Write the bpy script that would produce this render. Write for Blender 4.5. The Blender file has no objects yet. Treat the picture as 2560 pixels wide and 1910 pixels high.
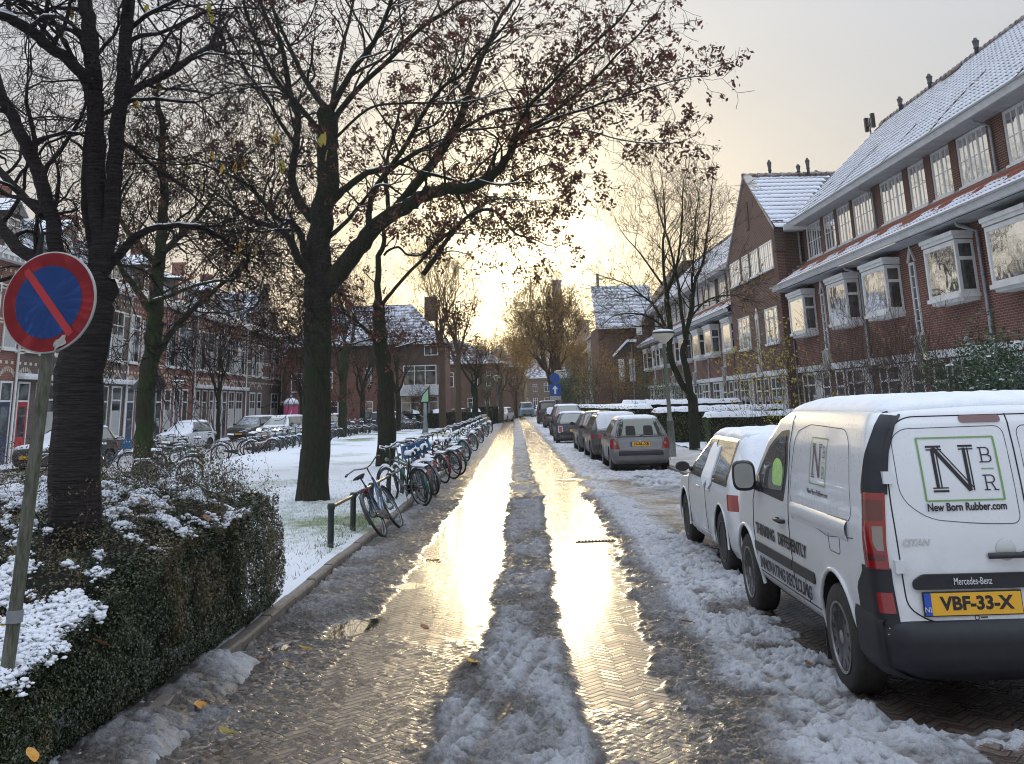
import bpy, bmesh, math, random
import numpy as np
from mathutils import Vector, Matrix, noise
from mathutils.bvhtree import BVHTree
random.seed(7); rng = np.random.default_rng(11)
PI = math.pi
scene = bpy.context.scene
COL = scene.collection

# ------------------------------------------------------------------ camera
FPX, CX, CY, EYE = 2564.0, 1280.0, 310.8, 1.85
RW = np.array([[0.99957963, 0.02442099, -0.01562646],
               [-0.00865399, -0.26309312, -0.96473163],
               [-0.02767091, 0.96446131, -0.26277119]])
cam_d = bpy.data.cameras.new('camera')
cam = bpy.data.objects.new('camera', cam_d); COL.objects.link(cam)
cam_d.sensor_width = 36; cam_d.lens = 36 * FPX / 2560
cam_d.shift_y = -(955 - CY) / 2560
cam_d.clip_start = 0.05; cam_d.clip_end = 3000
cam.matrix_world = Matrix(RW.tolist()).to_4x4()
cam.location = (0, 0, EYE)
scene.camera = cam

def ray(x, y):
    return RW @ np.array([x - CX, -(y - CY), -FPX])
def atY(x, y, Y):
    r = ray(x, y); r = r * (Y / r[1]); return Vector((r[0], r[1], r[2] + EYE))
def pxsize(Y): return Y / FPX

# ------------------------------------------------------------------ object helpers
def tag(o, label=None, cat=None, group=None, kind=None):
    if label: o['label'] = label
    if cat: o['category'] = cat
    if group: o['group'] = group
    if kind: o['kind'] = kind
    return o
def empty(name, loc=(0, 0, 0), rz=0, label=None, cat=None, group=None, parent=None):
    o = bpy.data.objects.new(name, None); COL.objects.link(o)
    o.empty_display_size = .2
    o.location = loc; o.rotation_euler = (0, 0, rz)
    if parent: o.parent = parent
    return tag(o, label, cat, group)
def link(name, me, parent=None):
    o = bpy.data.objects.new(name, me); COL.objects.link(o)
    if parent: o.parent = parent
    return o
def kids(o): return [c for c in bpy.data.objects if c.parent == o]
_kids = {}
def copy_tree(o, parent=None, ch=None):
    if ch is None:
        ch = {}
        for c in bpy.data.objects:
            if c.parent: ch.setdefault(c.parent.name, []).append(c)
    c = o.copy(); COL.objects.link(c); c.parent = parent
    for k in ch.get(o.name, []): copy_tree(k, c, ch)
    return c

class MB:
    """collects shapes into one mesh; every face carries a material index"""
    def __init__(s): s.v = []; s.f = []; s.m = []; s.mi = 0; s.M = None; s.sm = []; s.smooth = False
    def add(s, vs, fs):
        o = len(s.v)
        if s.M is not None: vs = [tuple(s.M @ Vector(v)) for v in vs]
        s.v.extend(vs)
        for f in fs:
            s.f.append(tuple(i + o for i in f)); s.m.append(s.mi); s.sm.append(s.smooth)
        return s
    def box(s, x0, x1, y0, y1, z0, z1):
        return s.add([(x0,y0,z0),(x1,y0,z0),(x1,y1,z0),(x0,y1,z0),(x0,y0,z1),(x1,y0,z1),(x1,y1,z1),(x0,y1,z1)],
              [(0,3,2,1),(4,5,6,7),(0,1,5,4),(1,2,6,5),(2,3,7,6),(3,0,4,7)])
    def poly(s, pts):
        return s.add([tuple(p) for p in pts], [tuple(range(len(pts)))])
    def prism(s, pts, d):
        """pts: planar loop of 3D points, d: extrusion vector"""
        n = len(pts); d = Vector(d)
        a = [tuple(p) for p in pts]; b = [tuple(Vector(p) + d) for p in pts]
        return s.add(a + b, [tuple(range(n))[::-1], tuple(range(n, 2*n))] + [(i, (i+1) % n, n + (i+1) % n, n + i) for i in range(n)])
    def tube(s, pts, r, n=8, cap=True):
        pts = [Vector(p) for p in pts]
        if not hasattr(r, '__len__'): r = [r] * len(pts)
        vs = []; fs = []; k = len(pts)
        up = None
        for i, p in enumerate(pts):
            t = (pts[min(i+1, k-1)] - pts[max(i-1, 0)])
            if t.length < 1e-9: t = Vector((0, 0, 1))
            t.normalize()
            if up is None:
                up = Vector((0, 0, 1)) if abs(t.z) < .9 else Vector((1, 0, 0))
            a = t.cross(up)
            if a.length < 1e-6: a = t.cross(Vector((1, .1, 0)))
            a.normalize(); b = a.cross(t); up = b
            for j in range(n):
                q = 2*PI*j/n
                vs.append(tuple(p + a*(math.cos(q)*r[i]) + b*(math.sin(q)*r[i])))
        for i in range(k-1):
            for j in range(n):
                j2 = (j+1) % n
                fs.append((i*n+j, i*n+j2, (i+1)*n+j2, (i+1)*n+j))
        if cap:
            fs.append(tuple(range(n))); fs.append(tuple((k-1)*n + j for j in range(n))[::-1])
        return s.add(vs, fs)
    def lathe(s, prof, n=24, axis='z', c=(0,0,0)):
        vs = []; fs = []; k = len(prof)
        for (r, h) in prof:
            for j in range(n):
                q = 2*PI*j/n; u, w = r*math.cos(q), r*math.sin(q)
                p = (u, w, h) if axis == 'z' else ((h, u, w) if axis == 'x' else (u, h, w))
                vs.append((p[0]+c[0], p[1]+c[1], p[2]+c[2]))
        for i in range(k-1):
            for j in range(n):
                j2 = (j+1) % n
                fs.append((i*n+j, i*n+j2, (i+1)*n+j2, (i+1)*n+j))
        if prof[0][0] > 1e-6: fs.append(tuple(range(n))[::-1])
        if prof[-1][0] > 1e-6: fs.append(tuple((k-1)*n + j for j in range(n)))
        return s.add(vs, fs)
    def torus(s, R, r, n=24, m=6, axis='x', c=(0,0,0)):
        prof = [(R + r*math.cos(2*PI*i/m), r*math.sin(2*PI*i/m)) for i in range(m)]
        vs = []; fs = []
        for (q, h) in prof:
            for j in range(n):
                t = 2*PI*j/n; u, w = q*math.cos(t), q*math.sin(t)
                p = (u, w, h) if axis == 'z' else ((h, u, w) if axis == 'x' else (u, h, w))
                vs.append((p[0]+c[0], p[1]+c[1], p[2]+c[2]))
        for i in range(m):
            i2 = (i+1) % m
            for j in range(n):
                j2 = (j+1) % n
                fs.append((i*n+j, i*n+j2, i2*n+j2, i2*n+j))
        return s.add(vs, fs)
    def grid(s, P):
        """P: rows of points"""
        r, c = len(P), len(P[0])
        return s.add([tuple(p) for row in P for p in row], [(i*c+j, i*c+j+1, (i+1)*c+j+1, (i+1)*c+j) for i in range(r-1) for j in range(c-1)])
    def build(s, name, mat, parent=None, smooth=False, angle=None):
        me = bpy.data.meshes.new(name)
        me.from_pydata(s.v, [], s.f)
        mats = mat if isinstance(mat, (list, tuple)) else [mat]
        for m in mats: me.materials.append(m)
        if len(mats) > 1: me.polygons.foreach_set('material_index', s.m)
        if angle is not None:
            me.polygons.foreach_set('use_smooth', [True]*len(me.polygons)); me.set_sharp_from_angle(angle=math.radians(angle))
        elif smooth: me.polygons.foreach_set('use_smooth', [True]*len(me.polygons))
        me.update()
        return link(name, me, parent)

def np_mesh(name, V, F, mats, parent=None, smooth=False, mi=None, attrs=None):
    """V (n,3), F (m,k) arrays of equal sized faces"""
    V = np.asarray(V, np.float32); F = np.asarray(F, np.int32)
    me = bpy.data.meshes.new(name)
    m, k = F.shape
    me.vertices.add(len(V)); me.vertices.foreach_set('co', V.ravel())
    me.loops.add(m*k); me.loops.foreach_set('vertex_index', F.ravel())
    me.polygons.add(m); me.polygons.foreach_set('loop_start', np.arange(0, m*k, k, dtype=np.int32))
    mats = mats if isinstance(mats, (list, tuple)) else [mats]
    for x in mats: me.materials.append(x)
    if mi is not None: me.polygons.foreach_set('material_index', np.asarray(mi, np.int32))
    if smooth: me.polygons.foreach_set('use_smooth', np.ones(m, bool))
    me.update(calc_edges=True)
    for a, vals in (attrs or {}).items():
        at = me.attributes.new(a, 'FLOAT', 'POINT'); at.data.foreach_set('value', np.asarray(vals, np.float32))
    me.validate()
    return link(name, me, parent)

# vectorised value noise
_perm = rng.permutation(4096); _val = rng.random(4096)
def vnoise(x, y, z=0.0, seed=0):
    x = np.asarray(x, float); y = np.asarray(y, float); z = np.broadcast_to(np.asarray(z, float), x.shape)
    xi = np.floor(x).astype(np.int64); yi = np.floor(y).astype(np.int64); zi = np.floor(z).astype(np.int64)
    fx, fy, fz = x-xi, y-yi, z-zi
    fx = fx*fx*(3-2*fx); fy = fy*fy*(3-2*fy); fz = fz*fz*(3-2*fz)
    def h(a, b, c):
        return _val[(_perm[(_perm[(a + seed*131) & 4095] + b) & 4095] + c*17) & 4095]
    out = 0
    for dx in (0, 1):
        for dy in (0, 1):
            w = (fx if dx else 1-fx) * (fy if dy else 1-fy)
            out = out + w*((1-fz)*h(xi+dx, yi+dy, zi) + fz*h(xi+dx, yi+dy, zi+1))
    return out
def fbm(x, y, z=0.0, o=4, seed=0, lac=2.03, gain=.5):
    a = 0; amp = 1; tot = 0
    for i in range(o):
        a = a + amp*vnoise(np.asarray(x)*lac**i, np.asarray(y)*lac**i, np.asarray(z)*lac**i, seed+i*7); tot += amp; amp *= gain
    return a/tot
def billow(x, y, o=3, seed=0, gain=.55):
    a = 0; amp = 1; tot = 0
    for i in range(o):
        n = vnoise(x*2.1**i, y*2.1**i, 0, seed+i*5); a = a + amp*(1-np.abs(2*n-1)); tot += amp; amp *= gain
    return a/tot
def sstep(a, b, x):
    t = np.clip((x-a)/(b-a), 0, 1); return t*t*(3-2*t)

# ------------------------------------------------------------------ materials
def mat(name, col, rough=.6, metal=0, spec=.5, coat=0, emit=None, es=0, trans=0, sub=0, alpha=1):
    m = bpy.data.materials.new(name); m.use_nodes = True
    b = m.node_tree.nodes['Principled BSDF']
    b.inputs['Base Color'].default_value = (*col, 1)
    b.inputs['Roughness'].default_value = rough
    b.inputs['Metallic'].default_value = metal
    b.inputs['Specular IOR Level'].default_value = spec
    b.inputs['Coat Weight'].default_value = coat; b.inputs['Coat Roughness'].default_value = .04
    if emit: b.inputs['Emission Color'].default_value = (*emit, 1); b.inputs['Emission Strength'].default_value = es
    if trans: b.inputs['Transmission Weight'].default_value = trans
    return m
class NT:
    def __init__(s, m):
        s.m = m; s.t = m.node_tree; s.b = s.t.nodes['Principled BSDF']
    def n(s, typ, ins=None, **kw):
        x = s.t.nodes.new(typ)
        for k, v in kw.items(): setattr(x, k, v)
        for k, v in (ins or {}).items(): s.set(x.inputs[k], v)
        return x
    def set(s, inp, v):
        if isinstance(v, bpy.types.NodeSocket): s.t.links.new(v, inp)
        elif isinstance(v, bpy.types.Node): s.t.links.new(v.outputs[0], inp)
        else: inp.default_value = v
    def math(s, op, a, b=None, c=None, clamp=False):
        x = s.t.nodes.new('ShaderNodeMath'); x.operation = op; x.use_clamp = clamp
        s.set(x.inputs[0], a)
        if b is not None: s.set(x.inputs[1], b)
        if c is not None: s.set(x.inputs[2], c)
        return x.outputs[0]
    def mix(s, f, a, b):
        x = s.t.nodes.new('ShaderNodeMix'); x.data_type = 'RGBA'
        s.set(x.inputs[0], f); s.set(x.inputs[6], a); s.set(x.inputs[7], b); return x.outputs[2]
    def mixf(s, f, a, b):
        x = s.t.nodes.new('ShaderNodeMix'); x.data_type = 'FLOAT'
        s.set(x.inputs[0], f); s.set(x.inputs[2], a); s.set(x.inputs[3], b); return x.outputs[0]
    def noise(s, vec, scale, detail=4, rough=.55, dim='3D'):
        x = s.t.nodes.new('ShaderNodeTexNoise'); x.noise_dimensions = dim
        s.set(x.inputs['Vector'], vec); x.inputs['Scale'].default_value = scale; x.inputs['Detail'].default_value = detail
        x.inputs['Roughness'].default_value = rough; return x.outputs[0]
    def ramp(s, f, stops):
        x = s.t.nodes.new('ShaderNodeValToRGB'); s.set(x.inputs[0], f)
        e = x.color_ramp.elements
        while len(e) < len(stops): e.new(.5)
        for i, (p, c) in enumerate(stops): e[i].position = p; e[i].color = (*c, 1) if len(c) == 3 else c
        return x.outputs[0]
    def map(s, v, a, b, c=0, d=1):
        x = s.t.nodes.new('ShaderNodeMapRange'); s.set(x.inputs[0], v)
        for i, q in enumerate((a, b, c, d)): x.inputs[i+1].default_value = q
        return x.outputs[0]
    def bump(s, h, strength, dist, normal=None):
        x = s.t.nodes.new('ShaderNodeBump'); s.set(x.inputs['Height'], h)
        x.inputs['Strength'].default_value = strength; x.inputs['Distance'].default_value = dist
        if normal is not None: s.set(x.inputs['Normal'], normal)
        return x.outputs[0]
    def geo(s): return s.t.nodes.new('ShaderNodeNewGeometry')
    def attr(s, name):
        x = s.t.nodes.new('ShaderNodeAttribute'); x.attribute_name = name; return x.outputs['Fac']
    def out(s, **kw):
        for k, v in kw.items(): s.set(s.b.inputs[k.replace('_', ' ')], v)
        return s.m
def rgb(r, g, b): return (r, g, b, 1)

def varied(name, c1, c2, scale=3, rough=.7, bump=0, bscale=40, spec=.5, coat=0, metal=0, stretch=None):
    m = mat(name, c1, rough, metal, spec, coat); t = NT(m); g = t.geo()
    v = g.outputs['Position']
    if stretch:
        mp = t.n('ShaderNodeMapping', {'Vector': v}); mp.inputs['Scale'].default_value = stretch; v = mp.outputs[0]
    n = t.noise(v, scale, 5, .6)
    t.out(Base_Color=t.mix(t.map(n, .35, .65), rgb(*c1), rgb(*c2)))
    if bump: t.out(Normal=t.bump(t.noise(v, bscale, 4), bump, .02))
    return m

def brick(name, c1, c2, mortar, bw=.21, bh=.065, dark=.35):
    m = mat(name, c1, .85, 0, .3); t = NT(m); g = t.geo()
    tc = t.n('ShaderNodeTexCoord')
    p = t.n('ShaderNodeSeparateXYZ', {0: tc.outputs['Object']})
    nn = t.n('ShaderNodeSeparateXYZ', {0: tc.outputs['Normal']})
    ax = t.math('GREATER_THAN', t.math('ABSOLUTE', nn.outputs[0]), .6)
    u = t.mixf(ax, p.outputs[0], p.outputs[1])
    vec = t.n('ShaderNodeCombineXYZ', {0: u, 1: p.outputs[2], 2: 0.0})
    br = t.n('ShaderNodeTexBrick', {'Vector': vec.outputs[0], 'Color1': rgb(*c1), 'Color2': rgb(*c2), 'Mortar': rgb(*mortar),
             'Scale': 1.0, 'Mortar Size': .008, 'Mortar Smooth': .3, 'Bias': 0.0, 'Brick Width': bw, 'Row Height': bh})
    n = t.noise(g.outputs['Position'], .7, 5, .65)
    n2 = t.noise(g.outputs['Position'], 9, 3, .6)
    col = t.mix(t.map(n, .3, .75, 0, dark), br.outputs[0], rgb(c1[0]*.35, c1[1]*.35, c1[2]*.38))
    col = t.mix(t.map(n2, .45, .8, 0, .35), col, rgb(c2[0]*1.5, c2[1]*1.3, c2[2]*1.25))
    t.out(Base_Color=col, Normal=t.bump(br.outputs['Fac'], -.5, .01))
    return m
def snowmat(name, col=(.80, .83, .88), scale=18, bs=.35, dirt=None):
    m = mat(name, col, .55, 0, .35); t = NT(m); g = t.geo()
    n = t.noise(g.outputs['Position'], scale, 6, .65); n2 = t.noise(g.outputs['Position'], scale*.12, 3)
    c = t.mix(t.map(n2, .3, .7), rgb(*col), rgb(col[0]*.88, col[1]*.9, col[2]*.93))
    t.out(Base_Color=c, Normal=t.bump(n, bs, .03))
    m.node_tree.nodes['Principled BSDF'].inputs['Subsurface Weight'].default_value = 0
    return m
M = {}
M['snow'] = snowmat('snow')
M['snow_fine'] = snowmat('snow_fine', (.82, .85, .9), 60, .25)
M['brick_red'] = brick('brick_red', (.19, .068, .045), (.13, .048, .034), (.30, .27, .24))
M['brick_brown'] = brick('brick_brown', (.15, .065, .042), (.11, .048, .034), (.27, .25, .22))
M['brick_grey'] = brick('brick_grey', (.15, .11, .09), (.11, .08, .07), (.19, .17, .15))
M['brick_rose'] = brick('brick_rose', (.25, .095, .068), (.19, .07, .052), (.28, .24, .21))
M['brick_dark'] = brick('brick_dark', (.10, .062, .047), (.075, .048, .038), (.17, .155, .14))
M['brick_tan'] = brick('brick_tan', (.30, .20, .12), (.25, .16, .10), (.26, .22, .18))
M['white'] = varied('white_paint', (.74, .75, .75), (.62, .63, .62), 3, .45)
M['cream'] = varied('cream_band', (.62, .58, .48), (.5, .46, .38), 4, .7)
M['white_render'] = varied('white_render', (.66, .67, .68), (.55, .56, .57), 1.2, .8)
M['stone'] = varied('pale_stone', (.50, .47, .42), (.36, .34, .31), 6, .8, .2)
M['zinc'] = varied('zinc', (.30, .32, .34), (.20, .22, .24), 8, .45, metal=.3)
M['tile_red'] = varied('roof_tile_terracotta', (.26, .085, .05), (.15, .05, .035), 9, .7)
M['tile_dark'] = varied('roof_tile_dark', (.05, .032, .03), (.09, .045, .035), 6, .6)
M['slate'] = varied('slate', (.07, .075, .085), (.10, .10, .11), 5, .5)
M['dark'] = mat('dark_void', (.012, .013, .015), .6)
M['dark_paint'] = mat('dark_green_paint', (.015, .022, .024), .35)
M['red_door'] = mat('red_door_paint', (.42, .025, .03), .35)
M['blue_door'] = mat('blue_door_paint', (.03, .045, .10), .35)
M['green_door'] = mat('green_door_paint', (.02, .055, .045), .35)
M['black_door'] = mat('black_door_paint', (.018, .018, .02), .3)
M['curtain'] = varied('net_curtain', (.50, .50, .48), (.3, .31, .31), 6, .9, stretch=(6, 6, .4))
M['glass'] = mat('window_glass', (.035, .045, .05), .04, 0, .8)
M['glass_old'] = mat('coated_window_glass', (.86, .87, .86), .03, .9, 1.0)
_t = NT(M['glass_old']); _g = _t.geo(); _t.out(Normal=_t.bump(_t.noise(_g.outputs['Position'], 1.6, 2, .5), .12, .06))
_t = NT(M['glass']); _g = _t.geo(); _t.out(Base_Color=_t.mix(_t.map(_t.noise(_g.outputs['Position'], 1.1, 3), .4, .6), rgb(.02, .026, .03), rgb(.09, .105, .105)))
for k in ('glass', 'glass_old'):
    M[k].node_tree.nodes['Principled BSDF'].inputs['IOR'].default_value = 1.9
# ================================================================== WORLD / LIGHT
SUN_EL, SUN_AZ = math.radians(6.8), math.radians(.7)      # azimuth from +Y towards +X
sd = Vector((math.sin(SUN_AZ)*math.cos(SUN_EL), math.cos(SUN_AZ)*math.cos(SUN_EL), math.sin(SUN_EL)))
w = bpy.data.worlds.new('World'); scene.world = w; w.use_nodes = True
nt = w.node_tree; bg = nt.nodes['Background']
class WT(NT):
    def __init__(s): s.t = nt
W = WT()
sky = nt.nodes.new('ShaderNodeTexSky'); sky.sky_type = 'NISHITA'; sky.sun_disc = False
sky.sun_elevation = SUN_EL; sky.sun_rotation = SUN_AZ; sky.air_density = 1.2; sky.dust_density = 3.0; sky.ozone_density = 1.5
tc = nt.nodes.new('ShaderNodeTexCoord')
nv = W.n('ShaderNodeVectorMath', {0: tc.outputs['Generated']}, operation='NORMALIZE')
dt = W.n('ShaderNodeVectorMath', {0: nv.outputs[0], 1: tuple(sd)}, operation='DOT_PRODUCT').outputs['Value']
ang = W.math('ARCCOSINE', W.math('MINIMUM', dt, 1.0))                      # angle to the sun, radians
sep = W.n('ShaderNodeSeparateXYZ', {0: nv.outputs[0]})
el = sep.outputs[2]
# thin overcast veil: grey-blue above, warm towards the sun
cl = W.n('ShaderNodeMapping', {'Vector': nv.outputs[0]}); cl.inputs['Scale'].default_value = (1, 1, 3.5)
cn = W.noise(cl.outputs[0], 2.2, 5, .5)
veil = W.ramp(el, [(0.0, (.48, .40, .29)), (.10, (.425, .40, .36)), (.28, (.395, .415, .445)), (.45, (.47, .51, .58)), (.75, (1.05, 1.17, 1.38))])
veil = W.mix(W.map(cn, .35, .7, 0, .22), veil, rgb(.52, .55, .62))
g1 = W.math('POWER', 2.71828, W.math('MULTIPLY', W.math('POWER', W.math('DIVIDE', ang, .075), 2.0), -1.0))
g2 = W.math('POWER', 2.71828, W.math('MULTIPLY', W.math('DIVIDE', ang, .145), -1.0))
g3 = W.math('POWER', 2.71828, W.math('MULTIPLY', W.math('DIVIDE', ang, .5), -1.0))
def scaled(col, f):
    x = W.n('ShaderNodeVectorMath', {0: col}, operation='SCALE'); W.set(x.inputs['Scale'], f); return x.outputs[0]
def addv(a, b): return W.n('ShaderNodeVectorMath', {0: a, 1: b}, operation='ADD').outputs[0]
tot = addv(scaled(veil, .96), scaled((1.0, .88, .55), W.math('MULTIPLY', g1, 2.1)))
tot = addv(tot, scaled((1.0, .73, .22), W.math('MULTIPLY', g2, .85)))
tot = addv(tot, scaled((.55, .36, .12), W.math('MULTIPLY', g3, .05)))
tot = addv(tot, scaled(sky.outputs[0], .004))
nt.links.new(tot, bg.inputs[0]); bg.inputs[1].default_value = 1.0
sl = bpy.data.lights.new('sun', 'SUN'); sl.energy = .8; sl.angle = math.radians(10.0); sl.color = (1.0, .77, .44)
so = bpy.data.objects.new('sun', sl); COL.objects.link(so)
so.rotation_euler = sd.to_track_quat('Z', 'Y').to_euler()
scene.view_settings.view_transform = 'Standard'; scene.view_settings.look = 'None'
scene.view_settings.exposure = 0.48
scene.cycles.filter_width = 1.05; scene.view_settings.gamma = 1

# ================================================================== GROUND
KY = np.array([0, 6.5, 8.5, 13, 17, 21.4, 30, 72, 110, 170]); KX = np.array([-2.25, -2.16, -2.12, -2.02, -1.88, -1.8, -1.62, -1.1, -.7, -.2])
kerb_x = lambda y: np.interp(y, KY, KX)
TLY = np.array([4, 8.3, 9.06, 11.04, 14.25, 20.24, 35.7, 95, 170])
LLx = lambda y: np.interp(y, TLY, [-1.2, -1.32, -1.32, -1.2, -1.13, -.94, -.77, -.13, .6])
LRx = lambda y: np.interp(y, TLY, [-.6, -.34, -.17, -.12, -.03, .06, .27, 1.0, 1.8])
RLx = lambda y: np.interp(y, TLY, [.45, .45, .42, .44, .55, .73, .82, 1.6, 2.4])
RRx = lambda y: np.interp(y, TLY, [.98, 1.08, 1.14, 1.25, 1.44, 1.63, 1.84, 2.45, 3.2])

CARS_BARE = [(2.12, 4.0, 6.3, 10.9), (2.40, 4.15, 11.3, 15.4), (2.85, 4.5, 28.8, 32.7), (2.85, 4.4, 33.6, 38.0), (2.8, 4.4, 40, 44), (2.45, 4.2, 48.8, 52.6)]
def worley(x, y, seed=0):
    xi = np.floor(x).astype(np.int64); yi = np.floor(y).astype(np.int64); best = np.zeros(x.shape)
    for dx in (-1, 0, 1):
        for dy in (-1, 0, 1):
            cx_, cy_ = xi+dx, yi+dy; k = _perm[(_perm[(cx_+seed*57) & 4095] + cy_) & 4095]
            px_, py_ = cx_ + _val[k], cy_ + _val[(k+911) & 4095]; r_ = .45 + .65*_val[(k+333) & 4095]; hh = .35 + .65*_val[(k+77) & 4095]
            d = np.hypot(x-px_, y-py_)/r_; best = np.maximum(best, hh*np.sqrt(np.clip(1-d*d, 0, 1)))
    return best
def road_fields(x, y):
    j = (fbm(x*1.3, y*.9, 0, 3, 3) - .5)
    j2 = (fbm(x*7, y*4, 0, 3, 9) - .5)
    xs = x + j*.16 + j2*.10
    xr = x + j*.24 + j2*.34                     # ragged outer edges of the wheel tracks
    left = sstep(-.03, .05, xs - LLx(y)) * sstep(-.03, .05, LRx(y) - xs)
    right = sstep(-.03, .05, xs - RLx(y)) * sstep(-.03, .05, RRx(y) - xr)
    left = left * (.42 + .58*sstep(8.3, 9.6, y + j*3 + j2*1.5))
    right = right * (.55 + .45*sstep(6.2, 7.8, y + j*3 + j2*2))
    bare = np.maximum(left, right)
    w1, w2, w3 = worley(x*9.5 + fbm(x*9, y*9, 0, 2, 8), y*8.5, 3), worley(x*20 + fbm(x*20, y*20, 0, 2, 9), y*18, 5), worley(x*38, y*34, 7)
    lump = np.clip(.42*w1 + .34*w2 + .8*(fbm(x*17, y*14, 0, 4, 21)-.42), 0, 1)
    lump2 = np.clip(.5*w2 + .45*w3 + .5*(fbm(x*34, y*30, 0, 2, 22)-.4), 0, 1)
    big = fbm(x*2.1, y*1.4, 0, 3, 41)
    # snow thickness by zone
    mid = sstep(-.05, .12, xs - LRx(y)) * sstep(-.05, .12, RLx(y) - xs)
    churn_l = sstep(9.6, 8.2, y + j*3) * sstep(0, .2, LRx(y) + .1 - x - (9.2-y)*.06)    # thin brown churned slush near the camera, left of the ridge
    edge_l = sstep(.75, .05, x - kerb_x(y) + j*.3)
    rside = sstep(0.0, .12, xr - RRx(y))
    wx = np.interp(y, [5, 8, 13, 16, 20, 34, 90], [1.36, 1.45, 1.62, 1.72, 1.78, 2.0, 2.7])
    white_r = sstep(-.12, .16, xs - wx)
    th = .018 + 0*x
    th = th + mid*(.020 + .010*sstep(10, 7, y)) + edge_l*.020 + rside*.010 + white_r*.012
    th = th * (1 - .55*churn_l*(1-edge_l))
    # car park gap: driven down to thin grey slush; bare under the cars
    gap = sstep(2.1, 2.6, xs)*sstep(15.2, 16.6, y + j2*2)*sstep(27.0, 25.6, y + j2*2)
    ridge = np.exp(-((y - 24.6 - j*1.5)/.45)**2)*sstep(2.7, 3.2, x) + np.exp(-((y - 19.4 - j*1.2)/.5)**2)*sstep(3.0, 3.5, x)
    gap = gap*(1 - np.clip(ridge, 0, 1))
    th = th*(1 - .8*gap) + .05*ridge
    under = np.zeros_like(x)
    for (a, b, c, d) in CARS_BARE:
        under = np.maximum(under, sstep(a+.02, a+.25, x + j2*.35)*sstep(b+.05, b-.1, x)*sstep(c-.12, c+.15, y+j2*.3)*sstep(d+.1, d-.15, y))
    rut = np.maximum(np.exp(-((x-2.55-.0*(6.4-y))/.13)**2)*sstep(6.4, 6.0, y), 0) + sstep(2.62,2.75,x)*sstep(3.1,2.95,x)*sstep(6.4,5.9,y)*.8
    under = np.maximum(under, np.clip(rut, 0, 1))
    # tyre ruts cutting the middle ridge diagonally, near the camera
    u = (x - .18) + (9.0 - y)*.20
    ruts = (np.exp(-((u)/.035)**2) + np.exp(-((u+.10)/.03)**2) + np.exp(-((u-.17)/.04)**2)) * sstep(9.3, 8.3, y)*mid
    ur = x - 1.62 - (8.6-y)*.18
    ruts2 = np.exp(-(ur/.07)**2)*sstep(9.6, 8.2, y)
    rr = np.clip(ruts + ruts2, 0, 1)
    cover = (1-bare)*(1-under)
    h = cover*th*(.10 + 2.3*lump*(.35 + .8*lump2))*(.35 + 1.3*big)
    h = h*(1 - .75*rr) + .004*rr
    # scraps of slush inside the tracks
    scr = np.clip(billow(x*9, y*5, 2, 77) - .80, 0, 1)*5*bare
    scr = scr*(sstep(.28, .0, np.minimum(np.abs(xs-LLx(y)), np.abs(xs-LRx(y)))) + sstep(.28, .0, np.minimum(np.abs(xs-RLx(y)), np.abs(xs-RRx(y)))) + .15)
    # the open holes between the lumps show the wet paving
    hole = sstep(.22, .38, lump*(.5+.7*lump2) + .16*mid + .12*edge_l + .26*white_r - .10*churn_l + .35*(big-.5) + .25*sstep(22, 40, y))
    slush = np.clip(cover*(.25 + .75*hole) + np.clip(scr, 0, 1)*.6, 0, 1)
    slush = np.where(churn_l*(1-edge_l) > .4, slush*(.30 + .7*sstep(.40, .62, lump)), slush)
    slush = slush*(1 - .45*gap)
    white = np.clip(.02 + .52*mid*sstep(.25, .60, big) + .38*mid*sstep(10.5, 8, y)*sstep(.25, .55, big) + .95*white_r*sstep(.25, .5, big + .12) + .52*edge_l*sstep(.3, .6, big) + .34*rside*sstep(.35, .6, big) + ridge - .6*gap - .4*rr, 0, 1)
    white = white*(.20 + .80*sstep(.12, .55, lump)) + .30*sstep(30, 60, y)*(1-white)
    crown = .0
    pud = np.exp(-(((x+1.36 - (y-9.85)*.2)/.25)**2 + ((y-9.8)/.62)**2))
    pud = sstep(.42, .62, pud + j2*.25)
    p2 = sstep(.45, .6, np.exp(-(((x+.92)/.33)**2 + ((y-13.7)/.25)**2)) + j2*.2)
    p3 = sstep(.5, .6, np.exp(-(((x+1.06)/.24)**2 + ((y-11.9)/.3)**2)) + j2*.2)
    p4 = sstep(.5, .62, np.exp(-(((x+1.84)/.12)**2 + ((y-9.1)/.22)**2)) + j2*.2)
    pud = np.clip(pud + p2 + p3 + p4, 0, 1)
    h = h*(1-pud); slush = slush*(1-pud)
    return h, slush, white, pud

def strip(y0, y1, dy, x0, x1, dx):
    ys = np.arange(y0, y1 + dy*.5, dy); nx = int(round((x1-x0)/dx)) + 1
    t = np.linspace(0, 1, nx)
    X = x0 + (x1-x0)*t[None, :] + 0*ys[:, None]; Y = ys[:, None] + 0*X
    # left border follows the kerb
    kx = kerb_x(Y[:, 0]) + .02
    X = kx[:, None] + (x1 - kx[:, None])*t[None, :]
    return X, Y
def quads(r, c, o=0):
    i = np.arange(r-1)[:, None]*c + np.arange(c-1)[None, :]
    return (np.stack([i, i+1, i+c+1, i+c], -1).reshape(-1, 4) + o)
RX1 = 4.44
Vs, Fs, A1, A2, A3 = [], [], [], [], []; off = 0
for (a, b, dy, dx) in ((5.0, 11, .0125, .012), (11, 22, .030, .025), (22, 60, .11, .06), (60, 175, .6, .15)):
    X, Y = strip(a, b, dy, -2, RX1, dx)
    h, s_, w_, p_ = road_fields(X, Y)
    Vs.append(np.stack([X, Y, h], -1).reshape(-1, 3)); Fs.append(quads(*X.shape, off)); off += X.size
    A1.append(s_.ravel()); A2.append(w_.ravel()); A3.append(p_.ravel())
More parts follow.
